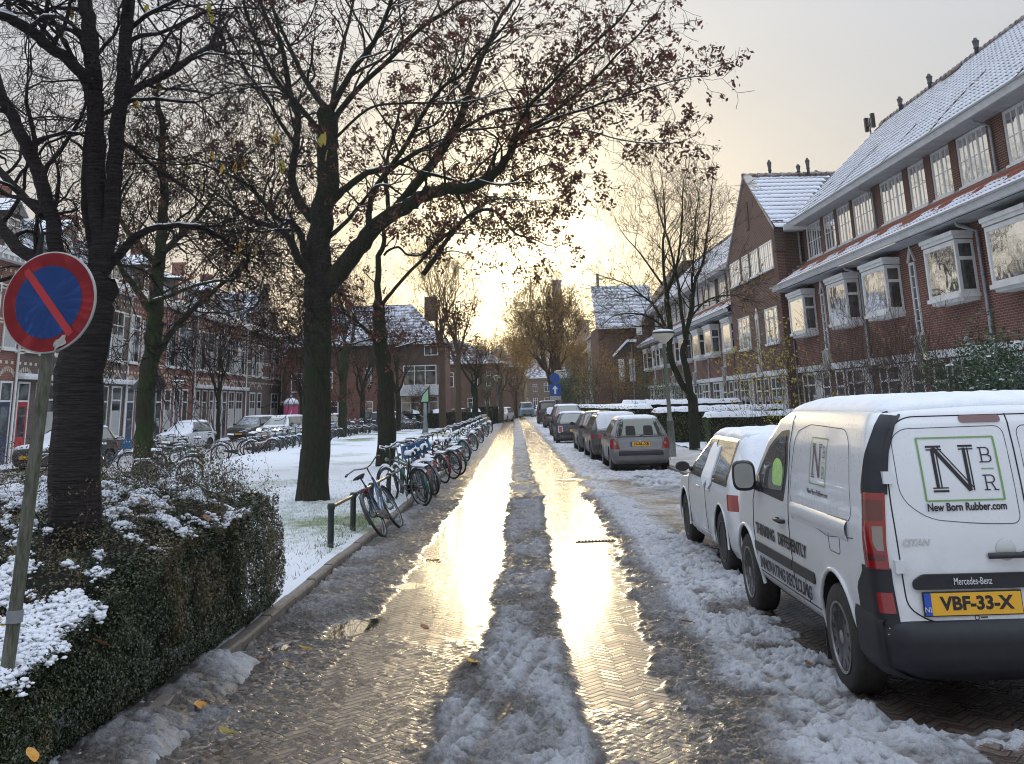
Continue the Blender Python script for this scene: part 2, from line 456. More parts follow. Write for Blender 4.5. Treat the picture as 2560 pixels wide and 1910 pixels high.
# --- paving material: wet herringbone clinkers under slush
m = mat('wet_paving_and_slush', (.1, .1, .1)); t = NT(m); g = t.geo()
P = t.n('ShaderNodeSeparateXYZ', {0: g.outputs['Position']})
BW = .062; NB = 3.4
ca = math.cos(math.radians(45))
u = t.math('DIVIDE', t.math('MULTIPLY', t.math('ADD', P.outputs[0], P.outputs[1]), ca), BW)
v = t.math('DIVIDE', t.math('MULTIPLY', t.math('SUBTRACT', P.outputs[1], P.outputs[0]), ca), BW)
NB = 3
i_, j_ = t.math('FLOOR', u), t.math('FLOOR', v); fu, fv = t.math('SUBTRACT', u, i_), t.math('SUBTRACT', v, j_)
kk = t.math('FLOORED_MODULO', t.math('SUBTRACT', i_, j_), 2.0*NB)
isH = t.math('LESS_THAN', kk, NB - .5)
along = t.mixf(isH, t.math('ADD', t.math('SUBTRACT', 2.0*NB-1, kk), fv), t.math('ADD', kk, fu))
across = t.mixf(isH, fu, fv)
ed = t.math('MINIMUM', t.math('MINIMUM', along, t.math('SUBTRACT', float(NB), along)), t.math('MINIMUM', across, t.math('SUBTRACT', 1.0, across)))
joint = t.map(ed, .03, .16)                       # 0 in the joint, 1 on the brick
# one number per brick
bid_u = t.mixf(isH, i_, t.math('SUBTRACT', i_, kk)); bid_v = t.mixf(isH, t.math('SUBTRACT', j_, t.math('MULTIPLY', t.math('SUBTRACT', 2.0*NB-1, kk), 1.0)), j_)
wn = t.n('ShaderNodeTexWhiteNoise', {'Vector': t.n('ShaderNodeCombineXYZ', {0: bid_u, 1: bid_v, 2: isH}).outputs[0]}, noise_dimensions='3D')
rb = wn.outputs['Value']
sl_ = t.attr('slush'); wh_ = t.attr('white'); pu_ = t.attr('puddle')
n1 = t.noise(g.outputs['Position'], 55, 5, .65); n2 = t.noise(g.outputs['Position'], 6, 4, .6); n3 = t.noise(g.outputs['Position'], 170, 3, .6)
bc = t.mix(rb, rgb(.085, .06, .048), rgb(.15, .11, .085))
bc = t.mix(joint, rgb(.014, .012, .010), bc)
bc = t.mix(t.map(n1, .5, .8, 0, .35), bc, rgb(.20, .17, .14))
slc = t.mix(wh_, rgb(.150, .135, .122), rgb(.74, .77, .83))
slc = t.mix(t.math('MULTIPLY', t.map(n2, .35, .75, 0, .5), t.math('SUBTRACT', 1.0, wh_)), slc, rgb(.11, .095, .08))
n5 = t.noise(g.outputs['Position'], 34, 4, .75)
slc = t.mix(t.math('MULTIPLY', t.map(n5, .44, .60), t.math('SUBTRACT', .74, t.math('MULTIPLY', wh_, .66))), slc, rgb(.045, .038, .032))
slc = t.mix(t.math('MULTIPLY', t.map(n1, .56, .70), .45), slc, rgb(.55, .56, .58))
slc = t.mix(t.map(n3, .48, .72, 0, .30), slc, rgb(.10, .085, .07))
slm = t.map(t.math('ADD', sl_, t.math('MULTIPLY', t.math('SUBTRACT', n1, .5), .55)), .35, .55)
col = t.mix(slm, bc, slc)
col = t.mix(pu_, col, rgb(.03, .027, .022))
brr = t.mixf(joint, .5, t.math('ADD', .17, t.math('MULTIPLY', rb, .20)))
brr = t.math('ADD', brr, t.map(n2, .4, .7, 0, .08))
ro = t.mixf(slm, brr, t.mixf(wh_, t.map(n5, .4, .6, .68, .26), .6)); ro = t.mixf(pu_, ro, .02)
hb = t.math('ADD', t.math('MULTIPLY', joint, .8), t.math('ADD', t.math('MULTIPLY', rb, .45), t.math('MULTIPLY', n1, .35)))
nb = t.bump(hb, 1.0, .008)
tilt = t.n('ShaderNodeVectorMath', {0: wn.outputs['Color'], 1: (.5, .5, .5)}, operation='SUBTRACT')
tl = t.n('ShaderNodeVectorMath', {0: tilt.outputs[0]}, operation='SCALE'); tl.inputs['Scale'].default_value = .085
nb = t.n('ShaderNodeVectorMath', {0: t.n('ShaderNodeVectorMath', {0: nb, 1: tl.outputs[0]}, operation='ADD').outputs[0]}, operation='NORMALIZE').outputs[0]
ns = t.bump(t.math('ADD', t.math('ADD', n1, t.math('MULTIPLY', n3, .6)), t.math('MULTIPLY', n5, -1.1)), 1.0, .028)
nmix = t.n('ShaderNodeMix', data_type='VECTOR'); t.set(nmix.inputs[0], slm); t.set(nmix.inputs[4], nb); t.set(nmix.inputs[5], ns)
wave = t.bump(t.noise(g.outputs['Position'], 14, 2), .05, .01)
nmix2 = t.n('ShaderNodeMix', data_type='VECTOR'); t.set(nmix2.inputs[0], pu_); t.set(nmix2.inputs[4], nmix.outputs[1]); t.set(nmix2.inputs[5], wave)
t.out(Base_Color=col, Roughness=ro, Normal=nmix2.outputs[1], Specular_IOR_Level=t.mixf(pu_, t.mixf(slm, .8, .38), 1.0), Coat_Weight=t.math('MAXIMUM', pu_, t.math('MULTIPLY', t.math('MULTIPLY', t.math('SUBTRACT', 1.0, slm), joint), .5)), Coat_Roughness=t.mixf(pu_, .10, .01))
tag(np_mesh('road', np.concatenate(Vs), np.concatenate(Fs), m, smooth=True,
    attrs={'slush': np.concatenate(A1), 'white': np.concatenate(A2), 'puddle': np.concatenate(A3)}), kind='structure')
M['road'] = m

ys_ = np.arange(5.0, 9.3, .018); tt = np.linspace(0, 1, 44); X = kerb_x(ys_)[:, None] - .46 + .74*tt[None, :]; Y = ys_[:, None] + 0*X
w1, w2 = worley(X*12, Y*11, 13), worley(X*24, Y*22, 15); fb_ = fbm(X*1.8, Y*1.8, 0, 3, 17)
prof = np.sin(PI*np.clip(tt, 0, 1))**.8; e = sstep(9.2, 8.0, ys_ + .9*(fbm(ys_*3, ys_*0, 0, 2, 19)-.5))
Z = -.02 + ((.125*prof[None, :]) + (.035*w1 + .035*w2 + .03*(fbm(X*22, Y*22, 0, 3, 23)-.3))*prof[None, :]**.5)*(.6+.8*fb_)*e[:, None]
tag(np_mesh('slush_bank', np.stack([X, Y, Z], -1).reshape(-1, 3), quads(*X.shape), m, smooth=True, attrs={'slush': np.ones(X.size), 'white': np.clip(.25 + 1.4*(fb_-.4) + .5*(w1-.4), 0, .9).ravel(), 'puddle': np.zeros(X.size)}), kind='stuff')
# --- ground sheet reaching the horizon: trodden snow
m = mat('trodden_snow', (.6, .6, .6), .6); t = NT(m); g = t.geo()
n1 = t.noise(g.outputs['Position'], 1.2, 5, .6); n2 = t.noise(g.outputs['Position'], 22, 5, .65)
c = t.mix(t.map(n1, .35, .62), rgb(.62, .64, .68), rgb(.36, .33, .30)); c = t.mix(t.map(n2, .5, .75, 0, .5), c, rgb(.22, .2, .18))
t.out(Base_Color=c, Normal=t.bump(n2, .5, .03), Roughness=t.map(n1, .4, .6, .6, .3)); M['trodden'] = m
xs = [-900, -300, -100, -60, -30, -21, -20, 0, 7, 12, 30, 60, 100, 300, 900]; ys = [-300, -50, 0, 20, 60, 100, 170, 300, 800, 1500]
gm = MB(); gm.grid([[(x, y, -.03) for x in xs] for y in ys]); tag(gm.build('ground', M['trodden']), kind='structure')

# --- lawn under thin snow
m = mat('lawn_snow', (.7, .7, .7), .6); t = NT(m); g = t.geo(); gr = t.attr('green')
n1 = t.noise(g.outputs['Position'], 3.5, 5, .65); n2 = t.noise(g.outputs['Position'], 38, 5, .7)
mp = t.n('ShaderNodeMapping', {'Vector': g.outputs['Position']}); mp.inputs['Scale'].default_value = (60, 40, 60)
n3 = t.noise(mp.outputs[0], 1.0, 4, .7)
k = t.math('ADD', t.math('MULTIPLY', t.math('SUBTRACT', n1, .5), .9), t.math('ADD', t.math('MULTIPLY', t.math('SUBTRACT', n3, .5), 1.5), t.math('SUBTRACT', gr, .30)))
c = t.mix(t.map(k, .0, .55), rgb(.74, .78, .84), t.mix(t.map(n2, .35, .65), rgb(.075, .15, .035), rgb(.17, .21, .08)))
t.out(Base_Color=c, Normal=t.bump(t.math('ADD', n2, n3), .6, .03)); M['lawn'] = m
def lawn_fields(x, y):
    g = fbm(x*.5, y*.35, 0, 4, 55)
    near = np.exp(-(((x+3.2)/2.2)**2)) * sstep(12.6, 14.5, y) * sstep(25, 19, y)
    gr = np.clip(.40*near + .05 + .42*sstep(.46, .68, g) + .35*sstep(45, 60, y)*sstep(.45, .6, g) - .5*sstep(12.9, 11.5, y), 0, 1)
    h = .06 + .06*fbm(x*1.1, y*.9, 0, 3, 60) + .055*fbm(x*5, y*4, 0, 4, 61) + .02*sstep(8, 10, y)
    for (tx, ty, r) in ((-3.5, 19.7, .75), (-3.3, 30.6, .6)):
        d = np.hypot(x-tx, (y-ty)); h = h + .10*np.exp(-(d/r)**2)*(.6+.8*fbm(x*7, y*7, 0, 2, 64))
    dirt = sstep(.42, .1, x - 0 - (kerb_x(y) - .52))*0
    return h, gr
Vs, Fs, G_ = [], [], []; off = 0
for (a, b, dy, dx) in ((6.0, 26, .06, .05), (26, 50, .2, .13), (50, 82, .5, .3)):
    ys_ = np.arange(a, b+dy*.5, dy); nx = int(8.2/dx); tt = np.linspace(0, 1, nx)
    x1 = kerb_x(ys_) - .10; X = -10.25 + (x1[:, None]+10.25)*tt[None, :]; Y = ys_[:, None] + 0*X
    h, gg = lawn_fields(X, Y)
    e = sstep(0, .5, x1[:, None]-X); h = .09 + (h-.04)*e
    Vs.append(np.stack([X, Y, h], -1).reshape(-1, 3)); Fs.append(quads(*X.shape, off)); off += X.size; G_.append(gg.ravel())
tag(np_mesh('lawn_ground', np.concatenate(Vs), np.concatenate(Fs), M['lawn'], smooth=True, attrs={'green': np.concatenate(G_)}), kind='structure')
# grass blades poking through the snow
n = 52000; x = rng.uniform(-9.5, -2.0, n); y = 11.3 + (27-11.3)*rng.random(n)**1.4; x = np.minimum(x, kerb_x(y)-.12)
h, gg = lawn_fields(x, y); keep = rng.random(n) < np.clip(gg*1.3 + .07, 0, 1)*np.where(x > -7, 1, .6)
x, y, h = x[keep], y[keep], h[keep]+.035; n = len(x)
a = rng.uniform(0, 2*PI, n); L = rng.uniform(.025, .075, n); ln = rng.uniform(.2, .9, n); aa = rng.uniform(0, 2*PI, n)
dx, dy = np.cos(a)*.004, np.sin(a)*.004
V = np.stack([np.stack([x-dx, y-dy, h], -1), np.stack([x+dx, y+dy, h], -1), np.stack([x+np.cos(aa)*L*ln, y+np.sin(aa)*L*ln, h+L*np.sqrt(1-ln**2*.8)], -1)], 1).reshape(-1, 3)
M['grass'] = varied('grass_blades', (.07, .14, .035), (.19, .20, .08), 12, .6)
tag(np_mesh('grass', V, np.arange(3*n).reshape(-1, 3), M['grass']), kind='stuff')

# --- kerb stones on the left
m = varied('kerb_concrete', (.22, .19, .165), (.13, .11, .09), 14, .55, .3, 90); M['kerb'] = m
kb = MB(); y = 6.0; i = 0
while y < 82:
    L = .98 if y < 40 else 3.0
    for (ya, yb) in ((y+.006, y+L-.006),):
        xa, xb = float(kerb_x(ya)), float(kerb_x(yb)); z = .105 + .008*((i*37) % 5 - 2)/2
        kb.add([(xa-.10, ya, -.02), (xa, ya, -.02), (xb, yb, -.02), (xb-.10, yb, -.02), (xa-.10, ya, z), (xa-.012, ya, z), (xb-.012, yb, z), (xb-.10, yb, z), (xa, ya, z-.02), (xb, yb, z-.02)],
               [(4, 5, 6, 7), (5, 8, 9, 6), (8, 1, 2, 9), (0, 4, 7, 3), (0, 1, 8, 5, 4), (3, 7, 6, 9, 2)])
    y += L; i += 1
tag(kb.build('kerb', M['kerb']), kind='structure')
# right kerb and pavement
kb = MB(); y = 5.0
while y < 100:
    kb.box(RX1-.02, RX1+.10, y+.005, y+.99, -.02, .10); y += 1.0
tag(kb.build('kerb', M['kerb']), kind='structure')
def sheet(name, x0, x1, y0, y1, z, step, matl, amp=.02, sc=3.0, ystep=None, seed=80):
    ystep = ystep or step
    xs = np.linspace(x0, x1, max(2, int((x1-x0)/step)+1)); ys = np.linspace(y0, y1, max(2, int((y1-y0)/ystep)+1))
    X, Y = np.meshgrid(xs, ys); Z = z + amp*(fbm(X*sc, Y*sc, 0, 4, seed) - .3)
    return tag(np_mesh(name, np.stack([X, Y, Z], -1).reshape(-1, 3), quads(*X.shape), matl, smooth=True), kind='structure')
sheet('pavement', RX1+.09, 6.75, 5, 100, .10, .12, M['trodden'], .05, 2.5)
sheet('garden_ground', 6.74, 12.6, 5, 120, .12, .3, M['snow'], .08, 1.2)
# left street, its far kerb and pavement
sheet('street', -17.6, -10.3, 20, 96, .0, .25, M['trodden'], .06, 1.6, seed=90)
sheet('pavement', -20.05, -17.6, 20, 96, .08, .3, M['snow'], .04, 1.6, seed=91)
kb = MB()
for y in range(20, 96, 2): kb.box(-17.66, -17.56, y+.01, y+1.99, -.02, .10)
tag(kb.build('kerb', M['kerb']), kind='structure')
# cross street beyond the green
sheet('street', -40, -.4, 82.2, 88.5, .005, .5, M['trodden'], .06, 1.2, seed=92)
# drain grate and round manhole in the paving
M['iron'] = varied('wet_cast_iron', (.10, .095, .085), (.05, .048, .045), 30, .28, metal=.6)
dg = MB(); dg.box(.95, 1.5, 15.0, 15.4, -.02, .012)
for i in range(11): dg.box(.99+i*.046, 1.012+i*.046, 15.03, 15.37, .012, .022)
tag(dg.build('drain_grate', M['iron']), 'rectangular iron drain grate in the right wheel track', 'drain')
dg = MB(); dg.lathe([(0, .014), (.27, .014), (.29, .010), (.31, .016), (.33, -.01)], 32, c=(1.61, 26.6, 0))
tag(dg.build('manhole_cover', M['iron']), 'round iron manhole cover in the right wheel track, farther than the grate', 'manhole')
# ================================================================== ROOF TILES
def tile_roof(p0, du, dv, nu, nv, name, parent, bare=None, tile='tile_dark', amp=.032, step=.035, seed=1, lo=False, clip=None):
    """pantiles under snow. p0 lower corner, du along the eaves, dv up the slope; nu tile columns, nv courses.
    bare(s, t): 0 snow .. 1 bare tile (s along 0..1, t up 0..1)"""
    p0, du, dv = np.array(p0, float), np.array(du, float), np.array(dv, float)
    N = np.cross(du, dv); N /= np.linalg.norm(N)
    if N[2] < 0: N = -N
    k = 3 if lo else 5
    s = np.linspace(0, nu, nu*k+1); ph = s % 1
    wave = amp*(np.sin(2*PI*ph)*.8 + .25*np.sin(4*PI*ph))
    rows = []; att = []
    for c in range(nv):
        for (tt, hh) in ((c, step), (c+.94, .004)):
            jit = (vnoise(s*1.1, 0*s + c*1.7, 0, seed) - .5)*.012
            P = p0 + du*(s/nu)[:, None] + dv*(tt/nv) + N*((wave*(.75) + hh + jit)[:, None])
            rows.append(P)
            b = np.zeros_like(s) if bare is None else bare(s/nu, tt/nv) + 0*s
            if hh > .01:      # the lip of each course catches little snow
                lip = P - N*.036; lb = 1.0 + 0*s
                rows.insert(-1, lip); att.append(lb)
            att.append(b)
    V = np.concatenate(rows); A = np.concatenate(att); F = quads(len(rows), len(s))
    if clip is not None:
        ctr = V[F].mean(1); F = F[clip(ctr)]
    return np_mesh(name, V, F, M['roof_' + tile], parent, smooth=False, attrs={'bare': A})
for tn, (c1, c2) in {'tile_dark': ((.05, .032, .03), (.09, .045, .035)), 'tile_red': ((.30, .095, .05), (.17, .055, .035)), 'slate': ((.06, .065, .075), (.09, .095, .10))}.items():
    m = mat('roof_' + tn, c1, .7); t = NT(m); g = t.geo(); a = t.attr('bare')
    n1 = t.noise(g.outputs['Position'], 7, 4, .6); n2 = t.noise(g.outputs['Position'], 1.1, 3, .6)
    k = t.math('ADD', a, t.math('ADD', t.math('MULTIPLY', t.math('SUBTRACT', n1, .5), .7), t.math('MULTIPLY', t.math('SUBTRACT', n2, .5), .9)))
    t.out(Base_Color=t.mix(t.map(k, .42, .58), rgb(.70, .74, .82), t.mix(n1, rgb(*c1), rgb(*c2))), Normal=t.bump(n1, .3, .02)); M['roof_' + tn] = m

def window(par, name, x, y0, y1, z0, z1, cols=1, rows=1, sign=-1, fw=.07, matl='white', glass='glass', depth=.09, transom=None, curtain=0, sill=True, bar=.028, split=None, snow=False):
    """window in a wall whose outside faces sign*X; frame is the part, pane and sill its sub-parts"""
    f = MB(); s = sign
    def bx(mb, xa, xb, *r):
        mb.box(min(xa, xb), max(xa, xb), *r)
    xo = x + s*.03                                    # frame stands 3 cm proud of the wall skin, pane recessed in it
    xi = x - s*.02
    bx(f, xo, xi, y0, y0+fw, z0, z1); bx(f, xo, xi, y1-fw, y1, z0, z1)
    bx(f, xo, xi, y0+fw, y1-fw, z0, z0+fw); bx(f, xo, xi, y0+fw, y1-fw, z1-fw, z1)
    zt = z1 - fw
    if transom:
        tz = z0 + (z1-z0)*transom; bx(f, xo, xi, y0+fw, y1-fw, tz-fw*.4, tz+fw*.4)
    iw = (y1-y0-2*fw)
    big = split or []
    for q in big:
        yy = y0+fw+iw*q; bx(f, xo - s*.002, xi, yy-fw*.5, yy+fw*.5, z0+fw, z1-fw)
    for c in range(1, cols):
        yy = y0+fw+iw*c/cols; bx(f, x + s*.018, x - s*.01, yy-bar/2, yy+bar/2, z0+fw, z1-fw)
    for r in range(1, rows):
        zz = z0+fw+(z1-z0-2*fw)*r/rows; bx(f, x + s*.016, x - s*.01, y0+fw, y1-fw, zz-bar/2, zz+bar/2)
    fo = f.build(name, M[matl], par)
    p = MB(); bx(p, x + s*.004, x - s*.012, y0+fw*.6, y1-fw*.6, z0+fw*.6, z1-fw*.6); p.build('pane', M[glass], fo)
    if curtain:
        c = MB(); n = 1 if curtain == 1 else 2
        cz = z0+fw if curtain < 3 else z0 + (z1-z0)*.5
        if curtain == 1: bx(c, x + s*.007, x + s*.002, y0+fw, y0+fw+iw*.36, cz, z1-fw)
        else: bx(c, x + s*.007, x + s*.002, y0+fw, y1-fw, z0+fw, z0+(z1-z0)*.52)
        c.build('curtain', M['curtain'], fo)
    if sill:
        q = MB(); bx(q, x + s*.11, x, y0-.04, y1+.04, z0-.07, z0-.002); q.build('sill', M[matl], fo)
        if snow:
            q = MB(); bx(q, x + s*.115, x, y0-.04, y1+.04, z0-.002, z0+.018); q.build('sill_snow', M['snow'], fo)
    return fo
def panel_door(par, x, y0, y1, z0, z1, matl, sign=-1, frame='white', glassy=True, toplight=.55):
    f = MB(); s = sign
    def bx(mb, xa, xb, *r): mb.box(min(xa, xb), max(xa, xb), *r)
    w = .08
    bx(f, x+s*.03, x-s*.02, y0, y0+w, z0, z1); bx(f, x+s*.03, x-s*.02, y1-w, y1, z0, z1); bx(f, x+s*.03, x-s*.02, y0+w, y1-w, z1-w, z1)
    dt = z1 - toplight if toplight else z1-w
    if toplight: bx(f, x+s*.03, x-s*.02, y0+w, y1-w, dt-w*.9, dt)
    fo = f.build('door_frame', M[frame], par)
    if toplight:
        p = MB(); bx(p, x+s*.005, x-s*.01, y0+w, y1-w, dt, z1-w); p.build('pane', M['glass'], fo)
        dt -= w*.9
    d = MB(); bx(d, x+s*.012, x-s*.015, y0+w, y1-w, z0, dt)
    do = d.build('door', M[matl], par)
    if glassy:
        p = MB(); bx(p, x+s*.018, x+s*.010, y0+w+.16, y1-w-.16, z0+1.0, dt-.18); p.build('pane', M['glass'], do)
    p = MB(); bx(p, x+s*.05, x+s*.012, y1-w-.10, y1-w-.06, z0+.95, z0+1.12); p.build('handle', M['zinc'], do)
    return do

def part(mb_fn, name, mat_, par):
    b = MB(); mb_fn(b); return b.build(name, mat_, par)
def offset_box(b, s, xa, xb, *r): b.box(min(xa, xb), max(xa, xb), *r)

# ================================================================== RIGHT TERRACE
XF, XU = 12.45, 13.2
def right_unit(ys, idx, L=9.0, lo=False):
    lab = ['brick terrace house cut by the right photo edge, with a large snow framed bay window',
           'brick terrace house right of the tall slender window, above the van, with two white bays',
           'brick terrace house directly next to the tall pointed gable, with dormer band and two bays',
           'terrace house directly behind the tall gable, seen through the bare tree',
           'terrace house second behind the tall gable, its white bays packed close',
           'terrace house third behind the tall gable, above the hedges',
           'last terrace house of the row, against the dark brick end building'][idx]
    r = empty('terrace_house', (XF, ys, 0), 0, lab, 'house', 'brick terrace houses on the right side of the street')
    X = 0; U = XU - XF
    def B(name, mt, *boxes, **kw):
        b = MB()
        for q in boxes: b.box(*q)
        return b.build(name, M[mt], r)
    B('wall', 'brick_red', (0, .3, 0, L, 2.98, 6.1))
    B('ground_wall', 'brick_brown', (.03, .3, 0, L, 0, 2.76))
    # upper wall: brick piers between the windows
    wins = [(.42, 2.35, 6, 2), (2.80, 4.20, 4, 2), (4.66, 6.0, 4, 2), (6.42, 8.55, 6, 2)]
    if idx % 2 == 0: wins = [(.42, 2.45, 6, 2), (2.72, 4.3, 4, 2), (4.6, 6.05, 4, 2), (6.4, 8.5, 6, 2)]
    b = MB(); e = 0
    for (a, c) in [(w_[0], w_[1]) for w_ in wins] + [(L, L)]: B('pier', 'brick_brown', (U, U+.25, e, a, 7.35, 8.86)); e = c
    B('upper_wall', 'dark', (U+.2, U+.3, 0, L, 7.0, 8.9)) ; B('lead_flashing', 'zinc', (U-.03, U+.2, 0, L, 7.22, 7.40))
    for (a, c, cols, rows) in wins:
        n3 = 3 if cols == 6 else 2
        window(r, 'dormer_window', U+.06, a, c, 7.42, 8.84, cols, 2, fw=.07, split=[i/n3 for i in range(1, n3)], sill=True, glass='glass_old', bar=.025)
        p = MB(); p.box(U+.072, U+.078, a+.1, c-.1, 7.5, 8.75); 
    # cornice board and gutter
    B('soffit', 'soffit', (-.02+U-.55, U+.3, 0, L, 8.86, 8.90))
    g = MB(); g.prism([(U-.60, 0, 8.88), (U-.68, 0, 9.05), (U-.50, 0, 9.05), (U-.46, 0, 8.905), (U-.55, 0, 8.88)], (0, L, 0)); g.build('upper_gutter', M['white'], r)
    g = MB(); g.box(U-.735, U-.70, 0, L, 9.02, 9.07); g.build('gutter_rim', M['zinc'], r)
    # main roof
    y0r = U-.62; H = 13.42; Xr = 17.2 - XF
    def bare(s, t): return np.where((np.abs(s-.28-.03*np.sin(t*9)-.1*t) < .012) & (t < .42), .9, 0.0) + np.where((np.abs(s-.71-.12*t) < .010) & (t < .3), .8, 0) + .12 + .9*(t > .955 - (.07 if idx == 2 else .03)*np.clip(np.sin(s*5+idx), 0, 1))
    nu = int(L/.26)
    tile_roof((y0r, 0, 9.08), (0, L, 0), (Xr-y0r, 0, H-9.08), nu, 17, 'roof', r, bare, 'tile_dark', lo=lo, seed=idx*9)
    B('roof_back', 'tile_dark', (Xr+.02, Xr+.2, 0, L, 6, H-.05))
    rt = MB(); k = 0; y = 0
    while y < L-.1:
        rt.lathe([(.115, y), (.135, y+.02), (.12, y+.06), (.10, y+.36)], 10, 'y', (Xr+.02, 0, H+.02)); y += .375
    rt.build('ridge_tile', M['ridge_tile'], r)
    # lower roof, its top half bare terracotta where the eaves shelter it
    def bare2(s, t): return np.where(t > .50 + .10*np.sin(s*23) + .06*np.sin(s*57), 1.0, .18)
    tile_roof((-.74, 0, 6.34), (0, L, 0), (U+.70, 0, .98), nu+3, 4, 'lower_roof', r, bare2, 'tile_red', lo=lo, seed=idx*5+2)
    g = MB(); g.prism([(-.78, 0, 6.15), (-.86, 0, 6.33), (-.66, 0, 6.33), (-.62, 0, 6.175)], (0, L, 0)); g.build('lower_gutter', M['white'], r)
    g = MB(); g.box(-.915, -.88, 0, L, 6.28, 6.34); g.build('gutter_rim', M['zinc'], r)
    B('lower_soffit', 'soffit', (-.61, .28, 0, L, 6.12, 6.16))
    # bays
    for (a, c) in ((.5, 2.55), (5.65, 7.75)):
        bx = MB(); x0 = -.5
        bx.box(x0-.07, 0, a-.07, c+.07, 5.82, 5.93); bx.box(x0-.03, 0, a-.03, c+.03, 5.72, 5.819)
        bx.box(x0, x0+.09, a, a+.09, 4.30, 5.70); bx.box(x0, x0+.09, c-.09, c, 4.30, 5.70)
        bx.box(x0-.05, 0, a-.05, c+.05, 4.20, 4.30); bx.box(x0+.05, 0, a+.02, c-.02, 4.12, 4.199)
        bx.box(x0+.005, x0+.09, a+.09, c-.09, 5.58, 5.70); bx.box(x0+.005, x0+.09, a+.09, c-.09, 4.30, 4.38)
        for (ya, yb) in ((a, a+.05), (c-.05, c)):
            bx.box(-.07, -.002, ya, yb, 4.30, 5.70); bx.box(x0+.09, -.07, ya, yb, 4.301, 4.40); bx.box(x0+.09, -.07, ya, yb, 5.59, 5.70); bx.box(x0+.09, -.07, ya, yb, 5.16, 5.25)
        bo = bx.build('bay_window', M['white'], r)
        p = MB(); p.box(x0+.03, x0+.04, a+.09, c-.09, 4.38, 5.58); p.build('front_pane', M['glass_old'], bo)
        [part(lambda q_: q_.box(x0+.09, -.07, yy, yy+.01, 4.40, 5.60), 'side_pane', M['glass'], bo) for yy in (a+.02, c-.03)]
        p = MB(); p.box(x0+.42, x0+.43, a+.2, c-.2, 4.3, 5.6); p.build('blind', M['curtain'], bo)
        sn = MB(); 
        n = 14; P = []
        for i in range(5):
            row = []
            for j in range(n+1):
                ee = min(i, 4-i)/2; ej = min(j, n-j)/2; hgt = .075*min(1, ee**.5)*min(1, max(ej, 0)**.5 + .0)
                row.append((x0-.08 + i*(.56)/4, a-.08 + (c-a+.16)*j/n, 5.925 + .7*hgt*(.8+.4*random.random())))
            P.append(row)
        sn.grid(P); sn.build('snow_cap', M['snow'], bo, smooth=True)
    # slender stair window with a pointed head, on a pale console
    a = 4.42
    sw = MB(); sw.box(-.05, 0, a, a+.07, 3.55, 5.62); sw.box(-.05, 0, a+.36, a+.43, 3.55, 5.62); sw.box(-.05, 0, a+.07, a+.36, 5.54, 5.62); sw.box(-.08, .02, a-.04, a+.47, 3.47, 3.55)
    for i in range(1, 6): sw.box(-.03, 0, a+.07, a+.36, 3.55+i*.33, 3.575+i*.33)
    sw.prism([(-.06, a-.10, 5.64), (-.06, a-.02, 5.64), (-.06, a+.215, 6.02), (-.06, a+.45, 5.64), (-.06, a+.53, 5.64), (-.06, a+.215, 6.13)], (.06, 0, 0))
    so_ = sw.build('slender_window', M['white'], r)
    p = MB(); p.box(-.012, -.004, a+.07, a+.36, 3.55, 5.54); p.build('pane', M['glass'], so_)
    cs = MB(); cs.box(-.16, 0, a-.12, a+.55, 2.98, 3.46); cs.box(-.20, -.02, a-.16, a+.59, 3.42, 3.469); cs.build('console', M['stone'], r)
    cs = MB(); cs.box(-.168, -.161, a+.02, a+.41, 2.5, 3.34); cs.build('lamp_niche', M['zinc'], r)
    # pale band, drainpipe
    B('band', 'white_render', (-.10, .1, 0, 4.29, 2.76, 2.98), (-.10, .1, 4.98, L, 2.76, 2.98))
    dp = MB(); dp.tube([(-.60, .02, 6.08), (-.58, .02, 6.0), (-.10, .02, 5.86), (-.085, .02, 5.7), (-.085, .02, .1)], .05, 10)
    for z in (1.2, 3.2, 4.7): dp.lathe([(.062, z), (.062, z+.06)], 10, c=(-.085, .02, 0))
    dp.build('drainpipe', M['zinc'], r, smooth=True)
    dp = MB(); dp.tube([(U-.50, .05, 8.84), (U-.48, .05, 8.76), (U-.08, .05, 8.66), (U-.07, .05, 8.5), (U-.07, .05, 7.38)], .042, 10); dp.build('drainpipe', M['zinc'], r, smooth=True)
    # ground floor
    for (a, c) in ((.35, 2.9), (6.0, 8.55)):
        wv = window(r, 'ground_window', .03, a, c, .85, 2.72, 1, 1, fw=.08, split=[.26, .74], transom=.74, sill=True, curtain=1)
    panel_door(r, .03, 3.2, 4.15, .15, 2.72, 'black_door' if idx % 2 else 'green_door'); panel_door(r, .03, 4.85, 5.8, .15, 2.72, 'green_door' if idx % 2 else 'black_door')
    if idx in (1, 2):
        for q, (yy) in enumerate(((3.1, 6.2) if idx == 2 else (8.0, 2.2))):
            f = MB(); f.lathe([(.08, 0), (.08, .20), (.11, .22), (.11, .25), (.085, .27), (.12, .46), (.13, .49), (.06, .55), (.06, .60)], 12, c=(Xr-.12, yy, H-.1))
            f.build('flue', M['trim_dark'], r, smooth=True)
    return r
M['soffit'] = varied('shade_toned_soffit', (.40, .41, .42), (.30, .31, .32), 3, .7)  # greyed below the white trim: shade under the eaves put into the colour
M['trim_dark'] = varied('dark_flue', (.05, .055, .06), (.09, .095, .10), 9, .6)
M['ridge_tile'] = varied('ridge_tiles', (.10, .05, .04), (.42, .40, .40), 5, .7)
for i, ys in enumerate((17.2, 26.2, 35.2)): right_unit(ys, i, lo=(ys > 34))
for i, ys in enumerate((53.9, 62.9, 71.9, 80.9)): right_unit(ys, i+3, lo=True)

